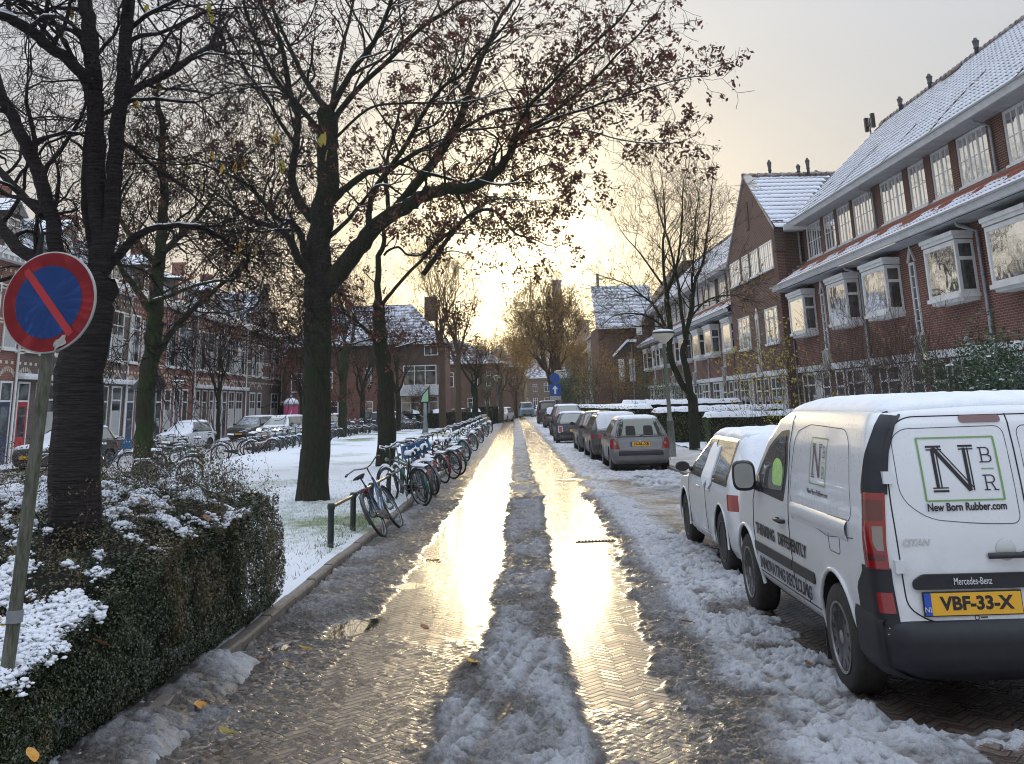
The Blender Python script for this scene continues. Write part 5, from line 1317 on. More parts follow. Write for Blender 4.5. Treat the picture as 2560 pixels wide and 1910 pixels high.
# ---------------- cars from one generator
def make_car(name, loc, rz, label, paint_, L=4.0, W_=.84, H=1.45, style='hatch', rimstyle='spoke', rimmat='rim', plate_txt='', snow='roof', group='cars parked along the right kerb', bumper=None, lamp='mid', rear_glass='cglass', R=.30, wb=2.5, spoiler=False, wagon=False, cat='car', front_lit=False, side_snow=False, fineface=True, screen='cglass'):
    r = empty(name, loc, rz, label, cat, group)
    b0 = .62 if not wagon else .5
    belt = H*.62; rr = .12
    suv = style == 'suv'
    g0 = .26 if suv else .20
    hood = belt - .05; yh = L - .95           # windscreen base
    if style == 'van': yh = L-.5
    rows = [(g0, .10, L-.10, W_-.08, .2, .5, .03), (g0+.10, .0, L-.02, W_-.02, .2, .55, .04), (g0+.30, -.02, L, W_, .18, .55, .04), (belt-.22, .03, L-.04, W_+.005, .2, .55, .04), (hood-.06, .06, L-.14, W_, .2, .5, .04), (hood-.015, .075, L-.36, W_-.005, .2, .45, .04), (hood+.02, .085, yh+.10, W_-.012, .2, .4, .04),
            (belt+.06, .11, yh-.10, W_-.03, .19, .36, .04)]
    rake_r = .30 if not wagon else .22
    if style == 'van': rake_r = .06
    if style == 'sedan': rows[5:] = [(hood-.015, .12, L-.36, W_-.005, .2, .45, .04), (hood+.02, .45, yh+.10, W_-.012, .25, .4, .04), (belt+.08, .62, yh-.12, W_-.04, .25, .36, .04)]; rake_r = .75
    rt = rows[-1][1]
    for t_, zz in ((.3, .3), (.6, .6), (.85, .85), (.95, .95), (1.0, 1.0)):
        z = belt+.06 + (H-belt-.06)*zz
        k = {(.3): 0.28, .6: .56, .85: .85, .95: 1.15, 1.0: 1.9}[t_]
        rows.append((z, rt + rake_r*k, yh-.10 - (.78 if style != 'van' else .35)*k, W_-.03 - (.16 if style == 'van' else .24)*t_ - (.05 if t_ > .9 else 0) - (.14 if t_ == 1 else 0), .2, .3, .04))
    B_ = Body(rows)
    zs = sorted(set([round(z, 3) for z in list(np.arange(g0, belt+.06, .045)) + list(np.arange(hood-.07, hood+.03, .012)) + list(np.linspace(belt+.06, H*.93, 7)) + list(np.linspace(H*.93, H, 9))]))
    yw0 = (.62 if L < 4.1 else .78); yw1 = yw0 + wb
    body = finish_body(B_.mesh(zs), [(s*(W_-.20) if s > 0 else -(W_+.1), (W_+.1) if s > 0 else -(W_-.20), y, R, R+.065) for s in (-1, 1) for y in (yw0, yw1)], paint_, r)
    for s in (-1, 1):
        for y in (yw0, yw1):
            wheel(r, s*(W_-.10), y, R, s, rimmat, 5 if rimstyle == 'five' else 9, .19, 'disc' if rimstyle == 'disc' else 'spoke')
            mb = MB(); P = [(s*(B_.sx(y, R+.3)+.002), y+(R+.07)*math.cos(a), R+(R+.07)*math.sin(a)) for a in np.linspace(-.1, PI+.1, 15)]; mb.tube(P, .012, 6); mb.build('arch_lip', M['trim' if suv else paint_], r, smooth=True)
    zb, zt = belt+.03, H-.10
    # side glazing: one dark band split by pillars
    yr = lambda z: B_.at(z)[0]; yf = lambda z: B_.at(z)[1]
    for s in (-1, 1):
        y0b, y0t = yr(zb)+.34, yr(zt)+.26; y1b, y1t = yf(zb)-.30, yf(zt)-.10
        ym = (y0b+y1b)/2 + .02
        if style == 'van': segs = [(ym+.3, ym+.3, y1b, y1t)]
        else: segs = [(y0b, y0t, ym-.03, ym-.03), (ym+.03, ym+.03, y1b, y1t)]
        for (a0, a1, c0, c1) in segs:
            wo = patch(B_, 'side', round_poly([(a0, zb), (a1, zt), (c1, zt), (c0, zb)], .035), .004, 'side_window', 'cglass', r, s)
        patch(B_, 'side', round_poly([(y0b-.06, zb-.025), (y0t-.06, zt+.03), (y1t+.03, zt+.03), (y1b+.06, zb-.025)], .05), .0022, 'window_seal', 'trim', r, s)
        if fineface:
            for yy in (ym, y1b+.02): line_on(B_, 'side', [(yy, g0+.14), (yy+.01, zb-.03)], 'door_gap', r, .004, side=s)
            h = MB()
            for yy in (ym-.22, y1b-.75): h.tube([(s*(B_.sx(yy, belt-.1)+.004), yy-.09, belt-.10), (s*(B_.sx(yy, belt-.1)+.03), yy, belt-.095), (s*(B_.sx(yy, belt-.1)+.004), yy+.09, belt-.10)], .011, 6)
            h.build('door_handle', M[paint_], r, smooth=True)
            patch(B_, 'side', [(yw0+.4, g0+.06), (yw1-.4, g0+.06), (yw1-.4, g0+.11), (yw0+.4, g0+.11)], .003, 'sill_trim', 'trim' if paint_ != 'p_white' else paint_, r, s, thick=.015)
        # mirrors
        mb = MB(); mb.M = Matrix.Translation((s*(W_+.09), y1b-.10, belt+.10))
        P = [[(.095*k*math.cos(q), y, .065*k*math.sin(q)) for q in np.linspace(0, 2*PI, 13)] for (y, k) in ((-.04, .85), (-.02, 1), (.03, .85), (.06, .4))]
        mb.grid(P); mb.poly(P[-1][:-1]); mb.poly(P[0][:-1]); mb.M = None; mb.box(min(s*(W_-.04), s*W_), max(s*(W_-.04), s*W_), y1b-.14, y1b-.06, belt+.04, belt+.09)
        mb.build('door_mirror', M[paint_ if paint_ in ('p_silver',) else 'trim'], r, smooth=True)
    # rear glass
    if style == 'van': rg = [(-W_*.7, belt+.1), (-W_*.66, H-.16), (W_*.66, H-.16), (W_*.7, belt+.1)]
    else: rg = [(-W_*.80, belt+.035), (-W_*.64, H-.13), (-W_*.54, H-.085), (W_*.54, H-.085), (W_*.64, H-.13), (W_*.80, belt+.035)]
    patch(B_, 'rear', round_poly([(p[0]*1.05, p[1] + (.02 if p[1] > belt+.2 else -.03)) for p in rg], .05), .002, 'glass_seal', 'trim', r)
    ro = patch(B_, 'rear', round_poly(rg, .05), .005, 'rear_window', rear_glass, r)
    if fineface:
        for s in (-1, 1):    # headrests and pillars seen through the glass
            if rear_glass == 'cglass_clear':
                patch(B_, 'rear', round_poly([(s*W_*.30-.14, belt+.05), (s*W_*.30-.12, belt+.30), (s*W_*.30+.12, belt+.30), (s*W_*.30+.14, belt+.05)], .05), .006, 'headrest', 'interior', ro)
                patch(B_, 'rear', round_poly([(s*W_*.78, belt+.045), (s*W_*.62, H-.14), (s*W_*.50, H-.14), (s*W_*.62, belt+.045)], .02), .0058, 'pillar', 'interior', ro)
        w_ = MB(); w_.tube([(0, B_.ry(0, belt+.04)-.012, belt+.04), (.15, B_.ry(.15, belt+.07)-.014, belt+.07), (.34, B_.ry(.3, belt+.09)-.014, belt+.09)], .008, 5); w_.build('wiper', M['trim'], r)
        line_on(B_, 'rear', round_poly([(-W_*.78, belt-.02), (-W_*.70, g0+.36), (W_*.70, g0+.36), (W_*.78, belt-.02)], .05), 'hatch_gap', r, .004)
    # lamps
    for s in (-1, 1):
        def corner(zlo, zhi, a0, a1, inner, nm, mt, off=.008, par=None):
            mb = MB(); V = []
            for z in np.linspace(zlo, zhi, 7):
                yr_, yf_, w_, r1, r2, b = B_.at(z); row = []
                for q in range(8):
                    a = a0 + (a1-a0)*q/7
                    if a <= 1: th = a*PI/2; x = w_-r1+(r1+off)*math.cos(th); y = yr_+b+r1-(r1+off)*math.sin(th)
                    else: x = w_-r1-(a-1)*inner; y = B_.ry(x, z)-off
                    row.append((s*x, y, z))
                V.append(row)
            mb.grid(V); return mb.build(nm, M[mt], par or r, smooth=True)
        if lamp == 'mid':
            lo = patch(B_, 'rear', round_poly([(s*(W_-.24), belt-.29), (s*(W_-.13), belt-.02), (s*(W_-.03), belt-.03), (s*(W_-.015), belt-.29)], .03), .007, 'tail_light', 'red_lamp', r, cuts=.025); corner(belt-.28, belt-.05, .0, .55, .2, 'side_lens', 'red_lamp', .007, lo); patch(B_, 'rear', round_poly([(s*(W_-.16), belt-.19), (s*(W_-.16), belt-.11), (s*(W_-.09), belt-.11), (s*(W_-.09), belt-.19)], .04), .011, 'reversing_lamp', 'clear_lamp', lo, cuts=.03)
        elif lamp == 'high': corner(belt-.10, H-.18, .55, 1.25, .15, 'tail_light', 'red_lamp')
        elif lamp == 'wide': corner(belt-.22, belt-.06, .0, 2.0, .28, 'tail_light', 'red_lamp')
        elif lamp == 'oval':
            pts = round_poly([(s*(W_-.28), belt-.36), (s*(W_-.28), belt-.08), (s*(W_-.12), belt-.08), (s*(W_-.12), belt-.36)], .07)
            patch(B_, 'rear', [(p[0] + (p[0]-s*(W_-.2))*.25, p[1] + (p[1]-(belt-.22))*.12) for p in pts], .006, 'lamp_surround', 'chrome', r); patch(B_, 'rear', pts, .012, 'tail_light', 'red_lamp', r)
    # front: windscreen, headlights, grille
    ws = patch(B_, 'front', round_poly([(-W_*.78, belt+.07), (-W_*.60, H-.11), (W_*.60, H-.11), (W_*.78, belt+.07)], .06), .004, 'windscreen', screen, r)
    for s in (-1, 1):
        patch(B_, 'front', round_poly([(s*W_*.50, hood-.20), (s*W_*.46, hood-.11), (s*W_*.82, hood-.07), (s*W_*.86, hood-.17)], .03), .006, 'headlight', 'lit_lamp' if front_lit else 'clear_lamp', r)
    if front_lit != 'plain': patch(B_, 'front', round_poly([(-W_*.55, g0+.08), (-W_*.62, g0+.26), (W_*.62, g0+.26), (W_*.55, g0+.08)], .05), .005, 'grille', 'dark', r)
    plate(r, 0, B_.fy(0, g0+.28)+.002, g0+.28, '', m=front_m)
    zp = (belt-.17) if bumper is None else bumper
    plate(r, 0, B_.ry(0, zp)-.003, zp, plate_txt)
    # lower bumper trims
    patch(B_, 'rear', [(-W_+.2, g0+.22), (-W_+.2, g0+.34), (W_-.2, g0+.34), (W_-.2, g0+.22)], .006, 'bumper_strip', 'trim', r, thick=.012)
    b = MB(); b.box(-W_+.2, W_-.2, .25, L-.3, g0-.06, g0+.05); b.build('underbody', M['dark'], r)
    bv = bvh_of(body)
    y_r, y_f = B_.at(H-.03)[0], B_.at(H-.03)[1]
    if snow in ('roof', 'full', 'thick'):
        snow_on(bv, r, -W_+.20, W_-.20, y_r-.05, y_f+.1, .04 if snow == 'thick' else .03, 'roof_snow', 24, 30, .12, belt+.3, seed=len(name)+int(abs(loc[1])), up=.7)
    if snow in ('full', 'thick'):
        snow_on(bv, r, -W_+.10, W_-.10, yf(belt+.2)-.3, L-.12, .04, 'hood_snow', 24, 40, .12, hood-.14, seed=9, up=.25)
    if snow == 'thick': snow_on(bv, r, -W_+.2, W_-.2, yr(belt+.1)-.0, y_r+.1, .04, 'rear_snow', 20, 22, .10, belt-.02, seed=4, up=.12)
    if side_snow:
        for s in (-1,):
            patch(B_, 'side', round_poly([(ym-.40, zb-.05), (ym-.34, zt-.22), (ym-.30, zt-.05), (ym-.10, zt-.09), (ym+.12, zt-.02), (ym+.20, zt-.13), (ym+.15, zb+.12), (ym+.20, zb-.02), (ym+.02, zb-.10), (ym-.14, zb-.02), (ym-.26, zb-.12)], .03), .006, 'window_snow', 'snow_fine', r, s, thick=.02)
    if wagon:
        for s in (-1, 1):
            q = MB(); q.tube([(s*(W_-.25), y_r+.1, H-.02), (s*(W_-.25), y_r+.2, H+.03), (s*(W_-.25), y_f-.1, H+.03), (s*(W_-.25), y_f, H-.02)], .014, 6); q.build('roof_rail', M['trim'], r, smooth=True)
    return r, B_
wc, WB = make_car('hatchback', (2.38+.86, 11.35, 0), -.012, 'white hatchback with snow sliding off its windows, parked directly in front of the delivery van', 'p_white', L=4.1, W_=.86, H=1.46, snow='thick', rimmat='rim_dark', rimstyle='five', plate_txt='', lamp='wide', wb=2.46, R=.32, side_snow=True)
cl_, CB = make_car('hatchback', (2.88+.80, 28.85, 0), -.012, 'silver hatchback with yellow number plate behind the snowy parking gap', 'p_silver', L=3.8, W_=.80, H=1.42, snow='roof', plate_txt='18-RL-XB', rear_glass='cglass_clear', rimstyle='disc', wb=2.47, R=.30)
a = MB(); a.tube([(0, 1.0, 1.40), (0, .72, 1.85)], .004, 4); a.build('aerial', M['trim'], cl_)
b = MB(); b.prism([(-.05, CB.ry(0, .78)-.004, .77), (0, CB.ry(0, .78)-.004, .72), (.05, CB.ry(0, .78)-.004, .77), (0, CB.ry(0, .78)-.004, .82)], (0, -.006, 0)); b.build('badge', M['chrome'], cl_)
make_car('estate_car', (2.83+.85, 34.3, 0), .0, 'dark green estate car with thick snow on its roof, just ahead of the silver hatchback', 'p_green', L=4.4, W_=.86, H=1.46, snow='thick', wagon=True, lamp='wide', wb=2.6, side_snow=False)
make_car('compact_car', (2.83+.82, 40.0, 0), .0, 'dark grey car with tall rear lamps, between the green estate and the small black car', 'p_grey', L=3.9, W_=.83, H=1.50, snow=None, lamp='high', wb=2.5)
make_car('small_car', (2.42+.84, 48.9, 0), .0, 'small black car with oval red rear lamps ringed in chrome, parked farthest out', 'p_navy', L=3.8, W_=.85, H=1.41, snow='roof', lamp='oval', wb=2.45, plate_txt='', bumper=.60)
make_car('off_roader', (2.7+.9, 59.0, 0), .0, 'dark off roader with a snowy roof standing taller than the small black car before it', 'p_black', L=4.4, W_=.9, H=1.72, style='suv', snow='roof', lamp='high', wb=2.65, R=.36)
make_car('compact_car', (3.1+.85, 80.2, 0), .0, 'small dark car with glowing red tail lamps, farther up than the off roader', 'p_black', L=4.0, W_=.85, H=1.45, snow='thick', lamp='wide', wb=2.5)
make_car('panel_van', (4.1, 96, 0), .0, 'tall dark van partly hidden behind the off roader roof', 'p_black', L=4.8, W_=.95, H=2.0, style='van', snow='roof', lamp='mid', wb=3.0, R=.33)
# far end of the street
G2 = 'cars standing at the far end of the street'
make_car('minibus', (3.0, 146, 0), PI+.05, 'pale blue minibus facing us at the far bend of the street', 'p_blue', L=4.9, W_=.95, H=2.0, style='van', snow='roof', wb=3.0, R=.34, group=G2, fineface=False)
make_car('compact_car', (5.2, 150, 0), PI, 'white car tucked beside the pale blue minibus', 'p_white', L=4.2, W_=.86, H=1.55, snow='full', group=G2, fineface=False)
make_car('estate_car', (-1.2, 113, 0), PI-.25, 'dark car with snowy roof left of the far street, behind the yellow scooter', 'p_black', L=4.3, W_=.87, H=1.48, snow='roof', group=G2, fineface=False)
make_car('compact_car', (.45, 117, 0), PI-.25, 'pale silver car right beside the dark one at the left of the far street', 'p_pearl', L=4.1, W_=.86, H=1.5, snow='roof', group=G2, fineface=False)
# left street: cars facing the camera
G3 = 'cars parked before the left row of houses'
def face_cam(x, y, ang, **k): return make_car(loc=(x, y, 0), rz=PI+ang, group=G3, **k)
face_cam(-16.0, 57.2, -.28, name='city_car', label='small white city car with snow covered windscreen, left of the lamp post', paint_='p_white', L=3.5, W_=.81, H=1.46, snow='full', rimmat='rim_dark', wb=2.34, R=.28, screen='snow_fine')
face_cam(-15.6, 42.0, -.35, name='hatchback', label='black car with a snowed over windscreen between the cherry trunk and the mossy trunk', paint_='p_black', L=4.0, W_=.85, H=1.47, snow='full', wb=2.5, screen='snow_fine')
face_cam(-15.8, 72.3, -.22, name='estate_car', label='dark grey car with partly cleared windscreen, left of the white car with its lamps on', paint_='p_grey', L=4.5, W_=.9, H=1.55, snow='roof', wb=2.7, screen='frost')
face_cam(-13.1, 68.0, -.22, name='hatchback', label='white car with both headlights shining, behind the low rail', paint_='p_white', L=4.4, W_=.9, H=1.54, snow='roof', wb=2.7, R=.33, front_lit=True)
face_cam(-12.3, 76.5, -.2, name='compact_car', label='silver car with a snowy roof following the white car with lit headlights', paint_='p_pearl', L=4.2, W_=.87, H=1.5, snow='full', wb=2.6)
face_cam(-12.9, 84.5, -.2, name='compact_car', label='dark roofed car almost hidden by the big trunk, last in the left street', paint_='p_black', L=4.2, W_=.87, H=1.5, snow='full', wb=2.6)
face_cam(-10.8, 88.6, .9, name='estate_car', label='dark car parked before the hipped brick house, behind the bicycles', paint_='p_green', L=4.4, W_=.88, H=1.5, snow='roof', wb=2.6)
# ================================================================== BICYCLES
M['bk_black'] = mat('black_bike_enamel', (.015, .015, .018), .3, coat=.5); M['bk_blue'] = mat('blue_bike_enamel', (.025, .09, .19), .3, coat=.5)
M['bk_teal'] = mat('turquoise_enamel', (.03, .36, .42), .35, coat=.5); M['bk_silver'] = mat('silver_bike_enamel', (.17, .18, .19), .35, .6); M['bk_red'] = mat('red_bike_enamel', (.15, .015, .02), .3, coat=.5)
M['bk_green'] = mat('green_bike_enamel', (.02, .12, .07), .3, coat=.5); M['bk_cream'] = mat('cream_bike_enamel', (.22, .20, .15), .35, coat=.4)
M['saddle'] = mat('saddle_vinyl', (.02, .017, .015), .55); M['steel'] = mat('bike_steel', (.22, .22, .22), .4, .8)
M['crate'] = mat('blue_plastic', (.02, .13, .27), .5); M['crate_dark'] = mat('black_plastic_crate', (.03, .03, .03), .6)
def make_bike(name, col, label, group, style='lady', basket=None, fender=None, snow=True, light=True, saddle_mat='saddle'):
    """stands along +Y, front wheel at +Y, origin on the ground under the bottom bracket"""
    r = empty(name, (0, 0, 0), 0, label, 'bicycle', group)
    R = .345; yr_, yf_ = -.50, .60
    for y in (yr_, yf_):
        m_ = MB(); m_.torus(R-.018, .021, 30, 6, 'x', (0, 0, 0)); o = m_.build('wheel', M['tyre'], r, smooth=True); o.location = (0, y, R)
        q = MB(); q.torus(R-.042, .010, 28, 4, 'x'); q.lathe([(.022, -.035), (.022, .035)], 10, 'x'); 
        for k in range(18):
            a = 2*PI*k/18; s = .02*(1 if k % 2 else -1); q.tube([(s, .02*math.cos(a+.6), .02*math.sin(a+.6)), (0, (R-.05)*math.cos(a), (R-.05)*math.sin(a))], .0016, 3, False)
        q.build('rim', M['steel'], o)
        f = MB(); A = np.linspace(.25, 2.5 if y == yf_ else 3.3, 14); s = 1 if y == yf_ else 1
        P1 = [(-.028, (R+.03)*math.cos(a), (R+.03)*math.sin(a)) for a in (A if y == yf_ else PI-A+.5)]; P2 = [(-x, b_, c_) for (x, b_, c_) in P1]; Pm = [(0, b_*1.03, c_*1.03) for (x, b_, c_) in P1]
        f.grid([P1, Pm, P2]); fo = f.build('mudguard', M[fender or col], r, smooth=True); fo.location = (0, y, R)
        if snow:
            f = MB(); AA = np.linspace(1.0, 2.3, 9); H0, H1, H2 = [], [], []
            for a in AA:
                H0.append((-.03, (R+.035)*math.cos(a), (R+.035)*math.sin(a))); H1.append((0, (R+.060)*math.cos(a), (R+.062+.01*random.random())*math.sin(a))); H2.append((.03, (R+.035)*math.cos(a), (R+.035)*math.sin(a)))
            f.grid([H0, H1, H2]); so_ = f.build('mudguard_snow', M['snow_fine'], r, smooth=True); so_.location = (0, y, R)
    bb = Vector((0, -.02, .29)); seat = Vector((0, -.20, .80)); head_t = Vector((0, .40, .86)); head_b = Vector((0, .455, .66)); ax_r = Vector((0, yr_, R)); ax_f = Vector((0, yf_, R))
    f = MB(); tr = .017
    f.tube([bb, seat], tr, 8); f.tube([head_t + Vector((0, -.01, .03)), head_b], tr*1.1, 8); f.tube([bb, head_b], tr*1.1, 8)
    if style == 'lady': f.tube([head_t + Vector((0, .0, -.03)), (0, .15, .55), bb.lerp(seat, .25)], tr, 8)
    else: f.tube([head_t + Vector((0, 0, -.02)), seat + Vector((0, .02, -.06))], tr, 8)
    for s in (-1, 1):
        f.tube([bb + Vector((s*.02, 0, 0)), ax_r + Vector((s*.045, 0, 0))], .009, 6); f.tube([seat + Vector((s*.015, -.01, -.04)), ax_r + Vector((s*.045, 0, 0))], .008, 6)
        f.tube([head_b, head_b + Vector((s*.04, .02, -.03)), ax_f + Vector((s*.045, 0, 0))], [.014, .013, .009], 6)
    f.build('frame', M[col], r, smooth=True)
    h = MB(); st = head_t + Vector((0, -.02, .18)); h.tube([head_t, st], .012, 8)
    h.tube([st, st + Vector((0, .06, .02))], .012, 8); c = st + Vector((0, .06, .02))
    wid = .29 if style == 'lady' else .30
    h.tube([c + Vector((-wid, -.28, .03)), c + Vector((-wid, -.16, .05)), c + Vector((-.20, -.03, .07)), c + Vector((-.06, .0, .01)), c, c + Vector((.06, 0, .01)), c + Vector((.20, -.03, .07)), c + Vector((wid, -.16, .05)), c + Vector((wid, -.28, .03))], .0115, 8)
    ho = h.build('handlebar', M['steel' if col != 'bk_black' else 'bk_black'], r, smooth=True)
    g = MB()
    for s in (-1, 1): g.tube([c + Vector((s*wid, -.30, .028)), c + Vector((s*wid, -.18, .05))], .018, 8)
    g.build('grip', M['saddle'], ho, smooth=True)
    if snow:
        g = MB(); g.tube([c + Vector((-wid, -.26, .045)), c + Vector((-wid, -.16, .068)), c + Vector((-.20, -.03, .086)), c + Vector((-.06, 0, .026)), c + Vector((.06, 0, .026)), c + Vector((.20, -.03, .086)), c + Vector((wid, -.16, .068))], .013, 6); g.build('handlebar_snow', M['snow_fine'], ho, smooth=True)
    # saddle
    s_ = MB(); sp = seat + Vector((0, -.045, .13)); s_.tube([seat, sp], .012, 8)
    P = []
    for i, (y, wd, zc) in enumerate([(-.13, .04, .0), (-.125, .085, .015), (-.07, .105, .02), (0, .085, .012), (.06, .045, .008), (.12, .025, .006), (.135, .012, .0)]):
        P.append([(wd*math.cos(q), y + sp.y, sp.z + zc + .022*math.sin(q)) for q in np.linspace(0, 2*PI, 13)])
    s_.grid(P); s_.poly(P[0][:-1]); s_.poly(P[-1][:-1][::-1]); so_ = s_.build('saddle', M[saddle_mat], r, smooth=True)
    if snow:
        g = MB(); Q = [[(p[0]*.95, p[1], p[2] + (.045 if math.sin(q) > -.1 else 0)*max(0, math.sin(q)+.2)) for p, q in zip(row, np.linspace(0, 2*PI, 13))] for row in P]; g.grid(Q); g.build('saddle_snow', M['snow_fine'], so_, smooth=True)
    # rack, chainguard, cranks, lights
    k = MB()
    for s in (-1, 1): k.tube([seat + Vector((s*.015, -.03, -.06)), (s*.06, -.36, .745), (s*.06, -.78, .745)], .006, 5); k.tube([(s*.06, -.62, .745), (s*.045, yr_-.005, R)], .005, 5)
    for y in (-.45, -.60, -.78): k.tube([(-.06, y, .745), (.06, y, .745)], .005, 5)
    ko = k.build('rack', M['bk_black'], r)
    if snow: g = MB(); g.M = Matrix.Translation((0, -.58, .752)); g.grid([[(x, y, .03*max(0, 1-(x/.07)**2)**.5*(1 if abs(y) < .2 else .3)) for x in np.linspace(-.07, .07, 6)] for y in np.linspace(-.21, .21, 8)]); g.build('rack_snow', M['snow_fine'], ko, smooth=True)
    g = MB(); g.lathe([(.001, .03), (.085, .03), (.09, .038), (.09, .045), (.001, .048)], 20, 'x', tuple(bb)); g.prism([(.03, bb.y, bb.z-.08), (.03, bb.y, bb.z+.085), (.03, yr_, R+.035), (.03, yr_, R-.03)], (.015, 0, 0)); g.build('chain_guard', M['bk_black'], r)
    g = MB()
    for s in (-1, 1): g.tube([bb + Vector((s*.06, 0, 0)), bb + Vector((s*.07, s*.12, -s*.11))], .009, 6); g.box(min(s*.07, s*.15), max(s*.07, s*.15), bb.y+s*.12-.035, bb.y+s*.12+.035, bb.z-s*.11-.01, bb.z-s*.11+.01)
    g.build('crank', M['steel'], r)
    g = MB(); g.box(-.03, .03, -.865, -.835, .60, .68) if not basket == 'red' else None
    g.build('rear_reflector', M['red_lamp'], r)
    if light: g = MB(); g.lathe([(.001, .50), (.03, .50), (.036, .56), (.001, .57)], 10, 'y', (0, 0, .84)); g.build('front_lamp', M['steel'], r)
    g = MB(); g.tube([(-.03, .0, .28), (-.12, -.22, .02)], .008, 6); g.build('kickstand', M['steel'], r)
    if basket:
        g = MB(); y0, z0 = (.52, .80); mt = {'blue': 'crate', 'dark': 'crate_dark', 'wood': 'crate_dark', 'red': 'bk_red'}[basket]
        for (a, b_, z) in ((.17, .13, z0), (.18, .14, z0+.12), (.19, .15, z0+.25)): g.tube([(-a, y0-b_, z), (a, y0-b_, z), (a, y0+b_, z), (-a, y0+b_, z), (-a, y0-b_, z)], .008, 5)
        for s in (-1, 1):
            for q in (-1, -.33, .33, 1): g.box(s*.175-.004, s*.175+.004, y0+q*.12-.03, y0+q*.12+.03, z0, z0+.25); g.box(q*.14-.035, q*.14+.035, y0+s*.135-.004, y0+s*.135+.004, z0, z0+.25)
        g.box(-.17, .17, y0-.13, y0+.13, z0-.006, z0+.006); g.build('crate', M[mt], r)
        if snow: g = MB(); g.grid([[(x, y0+y, z0+.16+.08*math.cos(x*8)*math.cos(y*10)) for x in np.linspace(-.17, .17, 7)] for y in np.linspace(-.13, .13, 6)]); g.build('crate_snow', M['snow_fine'], r, smooth=True)
    return r
def place(o, x, y, z, heading, lean, pitch=0):
    """heading: direction of the front wheel from +Y towards +X (deg); lean: tilt towards its left side (deg)"""
    o.rotation_mode = 'XYZ'
    Mx = Matrix.Translation((x, y, z)) @ Matrix.Rotation(-math.radians(heading), 4, 'Z') @ Matrix.Rotation(math.radians(pitch), 4, 'X') @ Matrix.Rotation(-math.radians(lean), 4, 'Y')
    o.matrix_basis = Mx
GR, GL = 'bicycles in a row along the street rail', 'bicycles parked along the far left rail'
protos = [
 make_bike('bicycle', 'bk_black', '', GR, 'gent'), make_bike('bicycle', 'bk_blue', '', GR, 'lady', 'blue'), make_bike('bicycle', 'bk_silver', '', GR, 'lady'),
 make_bike('bicycle', 'bk_cream', '', GR, 'gent', 'dark'), make_bike('bicycle', 'bk_red', '', GR, 'lady', None), make_bike('bicycle', 'bk_green', '', GR, 'gent', None), make_bike('bicycle', 'bk_teal', '', GR, 'lady', None, 'bk_teal')]
pcol = ['black', 'blue', 'silver', 'cream', 'dark red', 'dark green', 'turquoise']
def build_ch():
    ch = {}
    for c in bpy.data.objects:
        if c.parent: ch.setdefault(c.parent.name, []).append(c)
    return ch
CH = build_ch(); used = set()
def bike(kind, x, y, heading, lean, label, group, pitch=0, z=0):
    o = protos[kind] if kind not in used else copy_tree(protos[kind], None, CH)
    used.add(kind); o['label'] = label; o['group'] = group; place(o, x, y, z, heading, lean, pitch); return o
# the single bicycle leaning on the near rail: front wheel up the street, leaning left over the rail
b0 = make_bike('bicycle', 'bk_blue', 'blue bicycle with swept handlebar leaning alone on the near end of the street rail', GR, 'lady', None, 'bk_black', snow=False, light=False)
for c in kids(b0):
    if c.name.startswith('rear_reflector'):
        g = MB(); g.box(-.035, .035, -.31, -.28, .66, .73); c.data = g.build('tmp', M['red_lamp']).data; bpy.data.objects.remove(bpy.data.objects['tmp'])
place(b0, -1.70, 16.55, .02, 7, 29)
ords = ['first', 'second', 'third', 'fourth', 'fifth', 'sixth', 'seventh', 'eighth', 'ninth', 'tenth', 'eleventh', 'twelfth', 'thirteenth', 'fourteenth', 'fifteenth', 'sixteenth', 'seventeenth', 'eighteenth', 'nineteenth', 'twentieth', 'twenty first', 'twenty second', 'twenty third', 'twenty fourth', 'twenty fifth', 'twenty sixth', 'twenty seventh', 'twenty eighth', 'twenty ninth', 'thirtieth']
seq = [0, 5, 1, 2, 0, 1, 4, 0, 5, 4, 0, 2, 6, 0, 3, 5, 0, 2, 4, 0, 5, 5, 0, 2, 0, 6, 5, 0]
y = 19.6; i = 0
row_y = [21.0, 21.7, 22.5, 23.4, 24.4, 25.5, 26.8, 28.1, 29.7, 31.6, 34, 36.4, 38.8, 41.5, 44.2, 47, 50, 53, 56.2, 59.5, 63, 66.5, 70, 73.5]
for i, y in enumerate(row_y):
    k = seq[i]; j = (i*37 % 11)/11 - .5
    bike(k, float(kerb_x(y)) + .02 + .16*j, y + .12*j, -20 + 40*j if i not in (7, 8) else -42, 9 + 9*((i*53 % 7)/7), '%s bicycle on the street rail, %s counted from the near end' % (pcol[k], ords[i]), GR, 0, .03)
# left rail bicycles
lx = [(-8.6, 27.5, 2, 70, 8, 'silver bicycle standing behind the hedge just left of the round sign post', 0), (-9.4, 30.5, 0, 60, 10, 'black bicycle at the left edge behind the sign post', 0), (-12.8, 35.0, 1, 75, 8, 'blue bicycle among those before the red front door', 0),
      (-13.4, 33.2, 0, 80, 9, 'black bicycle with a round front wheel turned to us, before the red front door', 0), (-11.9, 37.5, 0, 70, 8, 'black bicycle between the sign post and the cherry trunk', 0), (-10.4, 34.0, 5, 65, 9, 'dark green bicycle half hidden by the cherry trunk', 0),
      (-11.2, 40.2, 2, 72, 8, 'silver bicycle just right of the cherry trunk before the black car', 0), (-10.7, 43.2, 0, 60, 9, 'black bicycle with raised handlebar before the white city car', 0), (-10.3, 45.0, 4, 75, 9, 'dark red bicycle right of the mossy trunk, before the white city car', 0)]
for (x, y, k, hd, ln, lb, z) in lx: bike(k, x, y, hd, ln, lb, GL)
yy = 46.2; i = 0
